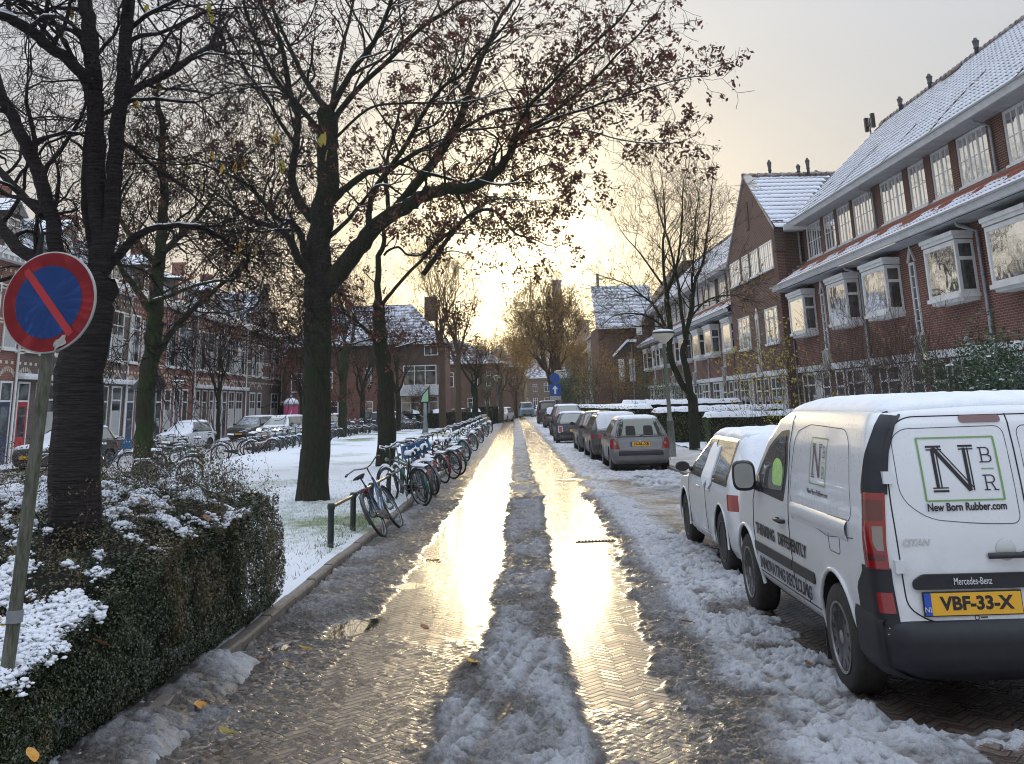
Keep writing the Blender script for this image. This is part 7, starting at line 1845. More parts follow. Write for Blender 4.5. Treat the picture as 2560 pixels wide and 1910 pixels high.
GT = 'trees along the far side of the green'
generic_tree(41, -9.85, 65.6, 11, .30, 3.4, 'mossy tree right of the big maple trunk, before the hipped house', barkm='bark_moss', spread=.55, foliage='samara', fol=(2, .12, .1, .4))
generic_tree(42, -10.4, 79, 8, .22, 3.2, 'slim tree standing before the narrow upper window of the hipped house', barkm='bark', spread=.6, maxd=5)
generic_tree(43, -4.75, 84, 14.5, .30, 6.0, 'tall slender tree with golden sparse leaves before the bright sun, left one of a pair', foliage='leaf_far', fol=(2, .16, .2, .5), spread=.34, maxd=6)
generic_tree(44, -2.85, 69, 12, .22, 5.0, 'tall slender tree with golden sparse leaves before the bright sun, right one of a pair', foliage='leaf_far', fol=(2, .14, .2, .5), spread=.34)
generic_tree(45, -1.95, 76, 7.4, .24, 3.0, 'stout low tree with snowy fork by the end of the bicycle row', barkm='bark', foliage='samara', fol=(2, .14, .15, .4), spread=.62, maxd=6)
generic_tree(46, -.2, 108, 9.5, .28, 3.2, 'brown leaved tree beside the silver car at the left of the far street', foliage='leaf_far', fol=(3, .18, .25, .8), spread=.6, group='trees down the far street')
generic_tree(47, 1.6, 135, 10, .30, 3.0, 'forked tree with mustard leaves left of the pale blue minibus', foliage='leaf_far', fol=(4, .22, .3, .9), spread=.6, group='trees down the far street')
generic_tree(48, 6.4, 132, 18.5, .62, 4.6, 'big round crowned tree glowing yellow behind the blue arrow sign', foliage='leaf_far', fol=(3, .26, .3, .6), spread=.46, maxd=7, nlimb=8, minr=.014, L=3.4, group='trees down the far street', rmin=.05, split=(2, 3))
generic_tree(49, 11.5, 165, 12, .3, 3.6, 'dense brown tree right of the big round one, before the pale house', foliage='leaf_far', fol=(5, .28, .35, .9), spread=.6, group='trees down the far street')
generic_tree(50, 9.0, 118, 8.5, .2, 2.6, 'autumn tree left of the dark end house, over the parked cars', foliage='leaf_far', fol=(4, .16, .25, .8), spread=.6, group='trees down the far street')
generic_tree(51, -6.6, 87.6, 4.2, .16, 1.3, 'small red twigged tree before the lower windows of the hipped house', foliage='samara', fol=(2, .09, .1, .6), spread=.75, maxd=5, group=GT)
generic_tree(56, -7.6, 77, 9.5, .22, 3.0, 'bare spreading tree before the middle of the hipped house', barkm='bark', spread=.62, foliage='samara', fol=(2, .13, .12, .4), group=GT)
generic_tree(52, -15.8, 84, 9.5, .25, 3.2, 'bare tree by the corner gable house, behind the big maple', barkm='bark', spread=.6, foliage='samara', fol=(2, .12, .1, .3), group=GT)
generic_tree(53, -17.9, 67.2, 8.0, .16, 3.0, 'thin street tree with ivy before the rose brick houses', barkm='bark', spread=.5, maxd=5, group=GT)
generic_tree(54, 3.6, 190, 13, .35, 3.6, 'far brown tree closing the view down the street', foliage='leaf_far', fol=(6, .35, .4, .9), spread=.6, group='trees down the far street', minr=.02)
generic_tree(55, -2.2, 128, 8.5, .25, 3, 'small leafy tree beside the brown corner house', foliage='leaf_far', fol=(4, .2, .25, .8), spread=.6, group='trees down the far street')

# ---------------- tree in the right gardens
T5 = Tree(61); Y5 = 38.0; c6 = dict(org=(1300, 550), sc=.30272)
b5 = atY(1732, 1060, Y5); b5.z = -.05
kw5 = dict(spread=.5, up=.06, wob=.14, minr=.005)
def D_(pts, dY, r0, r1, n=6, L=1.3, md=4, t0=.2): return C_(pts, dY, r0, r1, n, L, md, t0, c=c6, Y=Y5, tree=T5, **kw5)
T5.limb([b5] + tr_px([(1430, 1530), (1400, 1440)], Y5, 0, **c6), .20, .17)
D_([(1410, 1450), (1330, 1340), (1260, 1180), (1235, 1050), (1240, 900), (1215, 700), (1215, 600)], .5, 52, 42, 2, 1.0, t0=.6)
D_([(1410, 1450), (1380, 1250), (1345, 1100), (1370, 1000)], -.4, 56, 46, 0)
D_([(1215, 600), (1190, 450), (1180, 200), (1200, 50), (1190, -120), (1180, -300)], .5, 30, 8, 9, 1.3)
D_([(1215, 600), (1260, 480), (1300, 350), (1330, 100), (1340, -100), (1350, -330)], -.5, 30, 8, 9, 1.3)
D_([(1370, 1000), (1390, 850), (1420, 700), (1450, 500), (1510, 350), (1540, 150), (1560, 0), (1580, -250)], .5, 38, 9, 12, 1.3)
D_([(1370, 1000), (1340, 800), (1310, 550), (1270, 350), (1220, 150), (1150, -50), (1110, -250)], -1, 34, 8, 11, 1.3)
D_([(1390, 880), (1430, 700), (1420, 500), (1440, 250), (1450, 0), (1480, -200)], 1, 28, 8, 10, 1.2)
D_([(1220, 920), (1150, 780), (1080, 680), (1000, 620), (900, 540), (800, 500), (700, 470)], -1, 24, 6, 12, 1.1)
D_([(1200, 900), (1100, 820), (1000, 780), (900, 770), (780, 790), (700, 850)], 1, 20, 6, 10, 1.0)
D_([(1250, 900), (1150, 880), (1040, 870), (920, 885)], -1, 16, 5, 6, .9)
D_([(1400, 820), (1500, 700), (1600, 640), (1750, 620), (1850, 650)], -1, 18, 6, 9, 1.1)
D_([(1180, 540), (1080, 400), (980, 260), (880, 150), (820, 60)], .5, 18, 5, 8, 1.2)
build_tree(T5, 'tall bare many stemmed tree rising from the snowy hedges before the terrace', 'bark', .6, .03, .5, [('leaves', T5.clusters(2, .09, .08, .25), 'leaf_far')], name='garden_tree', base=tuple(b5))
# ================================================================== HEDGES
def foliage_mat(name, a, b, sc=3, rough=.5, spec=.5):
    m = mat(name, a, rough, 0, spec); t = NT(m); g = t.geo()
    wn = t.n('ShaderNodeTexWhiteNoise', {'Vector': g.outputs['True Normal']}, noise_dimensions='3D'); n = t.noise(g.outputs['Position'], sc, 4, .6)
    k = t.math('ADD', t.math('MULTIPLY', wn.outputs['Value'], .55), t.map(n, .3, .7, 0, .6))
    t.out(Base_Color=t.mix(k, rgb(*a), rgb(*b))); return m
M['hedge_leaf'] = foliage_mat('small_hedge_leaves', (.014, .026, .014), (.050, .066, .028), 3, .25)
M['hedge_brown'] = foliage_mat('bronzed_hedge_leaves', (.06, .045, .022), (.12, .10, .045), 4, .35)
M['privet'] = foliage_mat('privet_leaves', (.05, .075, .02), (.13, .16, .045), 2, .55); M['ever'] = foliage_mat('evergreen_leaves', (.015, .04, .018), (.05, .10, .04), 3, .35)
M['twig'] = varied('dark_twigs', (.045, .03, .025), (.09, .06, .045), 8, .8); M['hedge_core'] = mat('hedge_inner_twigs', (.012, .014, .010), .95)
M['leaf_orange'] = twomix('wet_orange_leaf', (.42, .16, .02), (.62, .34, .05), 20, .4, .1); M['leaf_brown'] = twomix('wet_brown_leaf', (.16, .06, .03), (.30, .14, .06), 20, .5, .05)
def hedge_top(x, y):
    x, y = np.asarray(x, float), np.asarray(y, float)
    return np.interp(y, [5.3, 5.8, 6.2, 6.6, 7.0, 7.6, 8.2, 10.4], [.25, .48, .62, .74, .86, .98, 1.05, 1.14])*(1 - .16*sstep(-2.75, -2.2, x)) + .16*fbm(x*1.6, y*1.6, 0, 3, 71) + .06*sstep(-2.6, -3.8, x) + .07*fbm(x*6, y*6, 0, 2, 73)
def near_hedge():
    r = empty('hedge', (-3.6, 7.8, 0), 0, 'dense small leaved hedge with patches of snow and fallen leaves, foreground left', 'hedge'); b = np.array([-3.6, 7.8, 0.])
    R = np.random.default_rng(5)
    ex = lambda y, z: np.interp(y, [4.5, 6.5, 8.5, 10.4], [-2.44, -2.34, -2.18, -2.14]) + .13*(fbm(y*2.5, z*2.5, 0, 3, 75)-.5) + .04 + .05*z
    Y0, Y1, X0 = 4.3, 10.35, -7.5
    # inner core
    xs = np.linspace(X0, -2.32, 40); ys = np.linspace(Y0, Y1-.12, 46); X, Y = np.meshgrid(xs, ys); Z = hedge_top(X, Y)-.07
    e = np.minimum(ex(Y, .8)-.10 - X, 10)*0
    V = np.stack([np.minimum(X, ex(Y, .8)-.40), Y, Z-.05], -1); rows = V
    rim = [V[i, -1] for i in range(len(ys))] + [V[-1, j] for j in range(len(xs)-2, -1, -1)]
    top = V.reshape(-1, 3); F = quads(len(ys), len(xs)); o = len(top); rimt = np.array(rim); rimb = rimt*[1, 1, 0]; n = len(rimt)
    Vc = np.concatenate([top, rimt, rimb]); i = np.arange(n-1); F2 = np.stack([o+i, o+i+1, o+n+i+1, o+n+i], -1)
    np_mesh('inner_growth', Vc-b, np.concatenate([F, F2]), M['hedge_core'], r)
    # leaves: side, far end, top
    def layer(n, kind):
        if kind == 'side':
            y = R.uniform(5.2, Y1, n); z = R.uniform(.02, 1, n)*(hedge_top(-2.4, y)+.01); x = ex(y, z) - np.abs(R.normal(0, .045, n)) - .16*sstep(.25, 0, z) - .26*np.clip(z/hedge_top(-2.4, y), 0, 1)**5 + .05*(fbm(y*8, z*8, 0, 2, 79)-.5); N = np.tile([1., 0, .25], (n, 1))
        elif kind == 'end':
            x = R.uniform(-6, -2.14, n); z = R.uniform(.02, 1, n)*(hedge_top(x, Y1)+.02); y = Y1 + .08*(fbm(x*2.5, z*2.5, 0, 3, 76)-.5) - np.abs(R.normal(0, .05, n)); N = np.tile([.2, 1., .2], (n, 1))
        else:
            y = Y0+1 + (Y1-Y0-1)*R.random(n); x = -2.12 - 4.6*R.random(n)**1.25; x = np.minimum(x, ex(y, 1.1)-.10); z = hedge_top(x, y) + R.normal(0, .03, n); N = np.tile([.1, 0, 1.], (n, 1))
        return np.stack([x, y, z], -1), N
    parts = {'hedge_leaf': [], 'hedge_brown': []}
    for kind, n, s in (('side', 150000, .021), ('end', 14000, .024), ('top', 120000, .024)):
        C, N = layer(n, kind); nz = fbm(C[:, 0]*1.7, C[:, 1]*1.7, C[:, 2]*1.7, 3, 77)
        dens = fbm(C[:, 0]*9, C[:, 1]*9, C[:, 2]*9, 2, 78); keep = R.random(len(C)) < sstep(.28, .48, dens)*.85+.15; C, N, nz = C[keep], N[keep], nz[keep]
        br = nz + .15*sstep(9.0, 10.3, C[:, 1]) + .10*sstep(.3, 1.2, C[:, 2])*(kind != 'side') + R.normal(0, .05, len(C)) > .65
        for k, msk in (('hedge_leaf', ~br), ('hedge_brown', br)): parts[k].append(leafquads(C[msk], s, R, .5, N[msk], .9))
    for k, nm in (('hedge_leaf', 'leaves'), ('hedge_brown', 'bronze_leaves')):
        V = np.concatenate([p[0] for p in parts[k]]); np_mesh(nm, V-b, np.arange(len(V)).reshape(-1, 4), M[k], r)
    # shoots standing above the top and out of the far corner
    tt = Tree(91)
    for k in range(420):
        y = R.uniform(7.0, 10.4)**1.0; x = min(-2.2 - abs(R.normal(0, 1.4)), float(ex(np.array(y), 1.1))); z = float(hedge_top(np.array([x]), np.array([y]))[0])-.03
        if y < 8.6 and R.random() < .6: continue
        tt.grow(Vector((x, y, z)), Vector((R.normal(0, .5), R.normal(0, .4), .8)), R.uniform(.10, .26), .0028, 2, 3, spread=.6, up=.2, wob=.2, split=(1, 2), seg=3, minr=.0012, side=.3)
    sm = tt.tubes(lambda rad: True); np_mesh('shoots', sm[0]-b, sm[1], M['twig'], r)
    cl = tt.clusters(9, .024, .035, 1, .2); np_mesh('shoot_leaves', cl[0]-b, cl[1], M['hedge_brown'], r)
    # snow lodged in the leaves
    dx = .016; xs = np.arange(-5.6, -2.16, dx); ys = np.arange(5.0, 10.3, dx); X, Y = np.meshgrid(xs, ys)
    big = fbm(X*1.1+3, Y*1.1, 0, 3, 81); f = fbm(X*6, Y*6, 0, 4, 82); f2 = fbm(X*17, Y*17, 0, 3, 83)
    mask = f*.84 + f2*.26 + (big-.5)*.7 + .05*sstep(7.9, 7.0, Y)*sstep(-4.6, -3.4, X) - .12*sstep(6.1, 5.7, Y) - .15*sstep(8.6, 9.6, Y) - .10*sstep(-2.6, -2.3, X); th = .655
    ok = (mask > th) & (X < ex(Y, 1.1)-.06); px_, py_, mk = X[ok], Y[ok], mask[ok]; n = len(px_); sel = R.random(n) < .95; px_, py_, mk = px_[sel], py_[sel], mk[sel]; n = len(px_)
    px_ = px_ + R.normal(0, .008, n); py_ = py_ + R.normal(0, .008, n); s_ = R.uniform(.009, .021, n)*(.6 + np.clip((mk-th)/.08, 0, 1)*.75)
    pz_ = hedge_top(px_, py_) + .006 + np.clip((mk-th)/.10, 0, 1)*.035*R.uniform(.3, 1, n) + R.normal(0, .006, n)
    el_ = np.array([-.9, -.2, .45, 1.05]); az_ = np.linspace(0, 2*PI, 8)[:-1]; U = np.array([(math.cos(a)*math.cos(e), math.sin(a)*math.cos(e), math.sin(e)*.5) for e in el_ for a in az_] + [(0, 0, .5)])
    V = np.stack([px_, py_, pz_], -1)[:, None, :] + U[None]*s_[:, None, None]*(1 + .28*R.normal(0, 1, (n, len(U), 1)).clip(-1, 1)); k7 = 7
    Fq = np.array([(i*k7+j, i*k7+(j+1) % k7, (i+1)*k7+(j+1) % k7, (i+1)*k7+j) for i in range(3) for j in range(k7)] + [(21+j, 21+(j+1) % k7, 28, 28) for j in range(k7)])
    Fq[-k7:, 3] = Fq[-k7:, 2]
    tri = np.array([t_ for q_ in Fq for t_ in ((q_[0], q_[1], q_[2]), (q_[0], q_[2], q_[3])) if len(set(t_)) == 3])
    np_mesh('snow', V.reshape(-1, 3)-b, (tri[None] + (np.arange(n)*len(U))[:, None, None]).reshape(-1, 3), M['snow'], r, smooth=True)
near_hedge()
GH = 'clipped snow topped hedges of the right front gardens'
def clip_hedge(x0, x1, y0, y1, h, label, leaf='privet', s=.055, dens=420, snow=.13, group=GH, seed=1, cover=1.0, sz=.12, name='hedge'):
    cx, cy = (x0+x1)/2, (y0+y1)/2; r = empty(name, (cx, cy, 0), 0, label, 'hedge', group); b = np.array([cx, cy, 0.]); R = np.random.default_rng(seed)
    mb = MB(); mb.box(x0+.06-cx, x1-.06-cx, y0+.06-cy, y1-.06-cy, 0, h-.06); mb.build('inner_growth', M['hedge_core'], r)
    W_, D_ = x1-x0, y1-y0; C = []; N = []
    for (area, fn, nn) in ((D_*h, lambda n: np.stack([np.full(n, x0), R.uniform(y0, y1, n), R.uniform(0, h, n)], -1), (-1, 0, .2)), (W_*h, lambda n: np.stack([R.uniform(x0, x1, n), np.full(n, y0), R.uniform(0, h, n)], -1), (0, -1, .2)), (W_*D_*.5, lambda n: np.stack([R.uniform(x0, x1, n), R.uniform(y0, y1, n), np.full(n, h)], -1), (0, 0, 1))):
        n = int(area*dens); P = fn(n); P = P + (fbm(P[:, 0]*3, P[:, 1]*3, P[:, 2]*3, 3, seed)[:, None]-.5)*.16*np.array(nn)*[-1, -1, 1] + R.normal(0, .03, (n, 3)); C.append(P); N.append(np.tile(np.array(nn, float), (n, 1)))
    C = np.concatenate(C); N = np.concatenate(N); C[:, 2] = np.maximum(C[:, 2], .02); lv = leafquads(C, s, R, .5, N, .9); np_mesh('leaves', lv[0]-b, lv[1], M[leaf], r)
    nx, ny = max(6, int(W_/sz)), max(6, int(D_/sz)); X, Y = np.meshgrid(np.linspace(x0-.05, x1+.05, nx), np.linspace(y0-.05, y1+.05, ny))
    e = np.minimum(np.minimum(X-x0+.05, x1+.05-X), np.minimum(Y-y0+.05, y1+.05-Y)); k = np.clip(e/.14, 0, 1)**.5; nz = fbm(X*2.5, Y*2.5, 0, 4, seed+3)
    Z = h - .02 + snow*k*(.45+1.1*nz) - .05*(1-k)*(.4+nz*2) ; F = quads(*X.shape)
    if cover < 1: on = (fbm(X*3, Y*3, 0, 3, seed+8) > 1-cover).ravel(); F = F[on[F].all(1)]
    np_mesh('snow', np.stack([X, Y, Z], -1).reshape(-1, 3)-b, F, M['snow'], r, smooth=True); return r
clip_hedge(7.75, 11.8, 40.2, 41.3, 1.22, 'lowest nearest clipped hedge with a rounded snow cap, right of the lamp post', seed=1)
clip_hedge(6.35, 11.8, 44.0, 45.3, 1.42, 'clipped hedge behind the lamp post foot with rounded end and thick snow', seed=2)
clip_hedge(5.9, 6.9, 49, 62, 1.55, 'long clipped hedge along the pavement behind the silver hatchback', seed=3, dens=260)
clip_hedge(7.2, 11.8, 52.5, 53.6, 1.7, 'higher hedge seen as a snow line below the gable house', seed=4, dens=200)
clip_hedge(6.9, 11.8, 60.5, 61.6, 1.75, 'hedge forming the second snow line below the terrace', seed=5, dens=180)
clip_hedge(6.2, 7.4, 66, 90, 1.5, 'far hedge along the pavement beside the dark off roader', leaf='ever', seed=6, dens=90, s=.09, sz=.25)
clip_hedge(-9.0, -1.9, 89.4, 90.9, 1.35, 'long dark hedge with patchy snow before the hipped house', leaf='ever', group='hedges beyond the green', seed=7, dens=90, s=.10, snow=.22, cover=.55, sz=.2)
clip_hedge(-2.6, -.4, 104, 106.5, 1.7, 'dark hedge at the left of the far street, behind the bicycles', leaf='ever', group='hedges beyond the green', seed=8, dens=90, s=.1, cover=.3, sz=.2)
clip_hedge(-20.0, -17.9, 94.5, 96.5, 2.3, 'green bush between the corner house and the garage', leaf='ever', group='hedges beyond the green', seed=9, dens=80, s=.12, cover=.25, sz=.2)

# ---------------- shrubs
def shrub(seed, x, y, h, w_, n, label, leaf=None, lk=(3, .06, .06, .5), dens=1, snow=0, cat='shrub', maxd=5, r0=.016, group=None, name='shrub', up=.25, twig='twig', minr=.003):
    t_ = Tree(seed); R = t_.R
    for k in range(n):
        a = R.uniform(0, 2*PI); sp = R.uniform(.05, .75); d = Vector((math.cos(a)*math.sin(sp), math.sin(a)*math.sin(sp), math.cos(sp)))
        t_.grow(Vector((x + R.uniform(-w_, w_)*.35, y + R.uniform(-.5, .5), 0)), d, h*R.uniform(.35, .5), r0*R.uniform(.6, 1), 1, maxd, spread=.42, up=up, wob=.14, split=(2, 2), seg=4, minr=minr, side=.5)
    r = empty(name, (x, y, 0), 0, label, cat, group); b = np.array([x, y, 0.]); sm = t_.tubes(lambda rad: True); np_mesh('branches', sm[0]-b, sm[1], M[twig], r)
    if leaf: cl = t_.clusters(*lk); np_mesh('leaves', cl[0]-b, cl[1], M[leaf], r)
    if snow:
        R2 = np.random.default_rng(seed); tips = np.array([tuple(p) for p, d in t_.tips]); tips = tips[R2.random(len(tips)) < snow]; s = []
        C = np.repeat(tips, 3, 0) + R2.normal(0, .05, (len(tips)*3, 3)) + [0, 0, .03]; lq = leafquads(C, .10, R2, .8, np.tile([0, 0, 1.], (len(C), 1)), .3); np_mesh('snow', lq[0]-b, lq[1], M['snow'], r)
    return r
GS = 'front garden shrubs of the right terrace'
shrub(101, 7.3, 22.0, 2.35, 1.8, 20, 'bare twiggy shrub with a few leaves behind the delivery van roof', 'leaf_olive', (1, .05, .05, .10), group=GS, maxd=6)
shrub(102, 9.0, 23.0, 2.5, 1.8, 18, 'second bare twiggy shrub, nearer the evergreen bush, above the van', 'leaf_olive', (1, .05, .05, .06), group=GS, maxd=6)
shrub(103, 6.3, 25.0, 2.6, .5, 9, 'narrow shrub holding yellow leaves at the left of the bare bushes', 'leaf_olive', (3, .09, .09, .85), group=GS, maxd=5)
shrub(104, 10.4, 20.8, 2.15, 1.1, 20, 'dark evergreen bush flecked with snow at the right edge above the van', 'ever', (16, .085, .13, 1), group=GS, maxd=5, snow=.25)
shrub(105, 8.4, 56, 2.6, 1.6, 12, 'leafy shrub below the terrace behind the garden tree', 'privet', (6, .09, .12, 1), group=GS)
shrub(106, 8.5, 84, 4.4, 2.4, 14, 'large autumn bush by the dark end building', 'leaf_far', (6, .14, .2, 1), group=GS, r0=.03, minr=.006)
shrub(107, 7.2, 95, 3.6, 1.5, 12, 'dark bushy evergreen left of the end building, above the parked cars', 'ever', (12, .14, .2, 1), group=GS, r0=.03, minr=.006)
shrub(108, 6.2, 104, 3.0, .7, 10, 'conical dark yew beside the far pavement', 'ever', (16, .14, .15, 1), group=GS, r0=.03, up=.6, minr=.006)
shrub(109, -19.2, 71.0, 5.0, .7, 8, 'climbing plant on the red house front, left row', 'ever', (5, .10, .12, .5), group='plants of the left row', r0=.03)
shrub(110, -19.4, 46.6, 3.9, .4, 6, 'climber beside the window of the house with the red door', 'ever', (5, .08, .10, .6), group='plants of the left row', r0=.02)
shrub(111, -1.6, 101, 3.4, 1.6, 12, 'green shrub left of the far street under the brown house', 'privet', (6, .14, .2, .8), group='plants beyond the green', r0=.03, minr=.006)

# ================================================================== SIGNS, LAMPS
M['sign_red'] = varied('sign_red', (.36, .015, .025), (.30, .012, .02), 8, .38); M['sign_blue'] = varied('sign_blue', (.012, .075, .30), (.01, .06, .25), 6, .38); M['sign_back'] = varied('sign_edge_metal', (.42, .43, .42), (.3, .3, .3), 10, .4, metal=.4)
M['post_wood'] = varied('weathered_green_post', (.045, .052, .03), (.13, .13, .105), 9, .8, .4, 60, stretch=(8, 8, 1.2))
sc_ = Vector(atY(122, 755, 5.7)); RS = 122.5*5.7/FPX
r = empty('no_parking_sign', (sc_.x+.0, sc_.y, 0), 0, 'round red and blue no parking sign on a weathered mossy post, left foreground', 'road sign')
b = MB(); b.tube([(-.10, .06, 0), (-.05, .06, 1.0), (.0, .06, sc_.z-.1), (.01, .06, sc_.z+.1)], .034, 12); b.build('post', M['post_wood'], r, smooth=True)
b = MB(); b.lathe([(.041, .84), (.041, .90)], 14, c=(-.055, .06, 0)); b.build('post_band', M['zinc'], r)
sg = MB(); sg.lathe([(.001, -.002), (RS, -.002), (RS+.004, 0), (RS+.004, .014), (RS-.004, .014), (.001, .012)], 72, 'y'); sgo = sg.build('sign_plate', M['sign_back'], r); sgo.location = (0, 0, sc_.z)
d = MB(); d.lathe([(.001, -.004), (RS*.985, -.004)], 72, 'y'); f1 = d.build('red_face', M['sign_red'], sgo)
d = MB(); d.lathe([(.001, -.0055), (RS*.725, -.0055)], 64, 'y'); f1 = d.build('blue_disc', M['sign_blue'], sgo)
d = MB(); L_b = RS*.86; w_b = RS*.075
u_ = Vector((.64, 0, -.77)); n_ = Vector((.77, 0, .64))
d.poly([Vector((0, -.007, 0)) + u_*a*L_b + n_*c*w_b for a, c in ((-1, 1), (1, 1), (1, -1), (-1, -1))]); d.build('slash', M['sign_red'], sgo)
sgo.rotation_euler = (0, 0, math.radians(-10))
d = MB(); P = []
for i in range(5):
    P.append([(RS*(.22 + .12*j*.5) + random.uniform(-.006, .006), -.009 - .008*math.sin(j), -RS*(.82+.045*i) + j*.012 + random.uniform(-.006, .006)) for j in range(5)])
d.grid(P); d.build('peeling_sticker', M['sign_back'], sgo)
M['lamp_glass'] = mat('opal_lamp_glass', (.62, .58, .46), .3)
def street_lamp(x, y, h, label, lean=(0, 0), k=1.0, group='street lamps', postm='concrete_post'):
    r = empty('street_lamp', (x, y, 0), 0, label, 'street lamp', group)
    lx_, ly_ = lean
    b = MB(); b.tube([(0, 0, 0), (lx_*.3, ly_*.3, h*.30)], .105*k, 12); b.tube([(lx_*.3, ly_*.3, h*.30), (lx_*.35, ly_*.35, h*.35), (lx_, ly_, h-.36*k)], [.085*k, .065*k, .048*k], 12); b.build('post', M[postm], r, smooth=True)
    b = MB(); b.lathe([(.05*k, 0), (.10*k, .04*k), (.30*k, .22*k), (.335*k, .30*k)], 24, c=(lx_, ly_, h-.36*k)); b.build('lamp_bowl', M['lamp_glass'], r, smooth=True)
    b = MB(); b.lathe([(.345*k, 0), (.345*k, .035*k), (.28*k, .07*k), (.001, .09*k)], 24, c=(lx_, ly_, h-.06*k)); ho = b.build('lamp_hood', M['dark_paint'], r, smooth=False, angle=35)
    b = MB(); b.lathe([(.33*k, .03*k), (.30*k, .085*k), (.15*k, .115*k), (.001, .125*k)], 24, c=(lx_, ly_, h-.05*k)); b.build('snow_cap', M['snow'], ho, smooth=True); return r
M['concrete_post'] = varied('lichen_post', (.10, .11, .09), (.22, .23, .20), 10, .8, .3, 60, stretch=(3, 3, 1)); M['grey_post'] = varied('grey_post_paint', (.22, .25, .27), (.16, .18, .19), 4, .5)
hl = atY(1658, 835, 33.9); street_lamp(5.32, 33.9, hl.z+.08, 'street lamp with a bowl shade and snow cap, beside the silver hatchback', (hl.x-5.32, 0), 1.08)
street_lamp(-17.75, 58.0, 3.55, 'street lamp before the rose brick houses in the left row', k=1.05, postm='grey_post')
street_lamp(-.55, 108, 4.6, 'far street lamp left of the street before the brown corner house', k=1.3, postm='grey_post')
street_lamp(6.35, 118, 5.2, 'far street lamp right of the blue arrow sign, the nearer of two', k=1.5, postm='grey_post')
street_lamp(7.8, 150, 5.2, 'farther street lamp right of the blue arrow sign', k=1.5, postm='grey_post')
# blue one way sign with round sign above
SX, SY = 3.98, 80.0
r = empty('one_way_sign', (SX, SY, 0), 0, 'round blue sign above a blue arrow sign, before the round crowned tree', 'road sign')
b = MB(); b.tube([(0, .04, 0), (0, .04, 3.95)], .045, 8); b.build('post', M['grey_post'], r)
b = MB(); b.box(-.42, .42, -.01, .02, 2.36, 3.20); q_ = b.build('arrow_plate', M['sign_blue'], r)
b = MB(); b.poly([(-.07, -.013, 2.48), (.07, -.013, 2.48), (.07, -.013, 2.82), (.22, -.013, 2.82), (0, -.013, 3.10), (-.22, -.013, 2.82), (-.07, -.013, 2.82)]); b.build('arrow', M['white_text'], q_)
b = MB(); b.box(-.42, .42, -.01, .02, 2.02, 2.32); b.build('sub_plate', M['sign_back'], r)
b = MB(); b.lathe([(.001, -.01), (.38, -.01), (.39, .01), (.001, .02)], 28, 'y', (0, 0, 3.62)); q_ = b.build('round_plate', M['sign_blue'], r)
# pennant sign on a conical post by the big lawn
r = empty('pennant_sign', (-4.9, 67.2, 0), .1, 'pale green sail shaped sign with a dark edge on a grey tapering post', 'sign')
b = MB(); b.lathe([(.26, 0), (.15, .55), (.11, 1.2), (.10, 2.05)], 16); b.build('post', M['grey_post'], r, smooth=True)
b = MB(); ft = [(-.33, 2.08), (-.20, 2.55), (.28, 3.12), (.30, 2.08)]; b.prism([(x, 0, z) for x, z in ft], (0, .05, 0)); q_ = b.build('dark_frame', M['ink'], r)
M['pale_green'] = mat('pale_green_panel', (.30, .52, .32), .4)
b = MB(); b.poly([(-.26, -.006, 2.13), (-.14, -.006, 2.54), (.19, -.006, 2.90), (.20, -.006, 2.13)]); b.build('green_panel', M['pale_green'], q_)
# pink advertising column
M['pink'] = varied('pink_poster', (.55, .10, .22), (.48, .07, .18), 2, .5)
r = empty('advertising_column', (-16.3, 82, 0), 0, 'pink poster column with a snow domed top between two trunks', 'poster column')
b = MB(); b.lathe([(.62, 0), (.62, .25), (.55, .27)], 28); b.build('base', M['zinc'], r)
b = MB(); b.lathe([(.55, .27), (.55, 2.20)], 28); po = b.build('drum', M['pink'], r, smooth=False, angle=30)
b = MB()
for k in range(4):
    a0 = -2.35 + .10*k; P = [[(.556*math.cos(a0+t*.9), .556*math.sin(a0+t*.9), .5+.16*k+t*.9+w2) for w2 in (0, .06)] for t in np.linspace(0, 1, 6)]; b.grid(P)
b.build('white_stripes', M['white_text'], po)
b = MB(); b.lathe([(.60, 2.20), (.62, 2.28), (.50, 2.50), (.28, 2.66), (.10, 2.70), (.10, 2.95), (.001, 3.0)], 28); b.build('dome', M['zinc'], r, smooth=True)
b = MB(); b.lathe([(.62, 2.29), (.52, 2.53), (.30, 2.70), (.12, 2.74)], 28); b.build('snow', M['snow'], r, smooth=True)
# dark triangular house sign hung behind the mossy trunk
tl, tr2, tp = atY(322, 973, 34), atY(424, 974, 34), atY(392, 905, 34)
r = empty('triangle_sign', (tp.x, 34, 0), 0, 'dark grey triangular board with an orange edge, behind the mossy trunk', 'sign')
b = MB(); b.prism([(p.x-tp.x, 0, p.z) for p in (tl, tr2, tp)], (0, .06, 0)); q_ = b.build('board', M['slate'], r)
M['orange'] = mat('orange_edge', (.35, .15, .05), .6)
b = MB(); b.tube([(tp.x-tp.x, 0, tp.z), (tr2.x-tp.x, 0, tr2.z)], .018, 6); b.build('edge', M['orange'], q_)
b = MB(); b.box(tr2.x-tp.x-.46, tr2.x-tp.x-.16, -.01, 0, tr2.z+.08, tr2.z+.36); b.build('number_panel', M['ink'], q_)
b = MB(); b.tube([(0, .05, 0), (0, .05, tp.z-.3)], .04, 8); b.build('post', M['grey_post'], r)
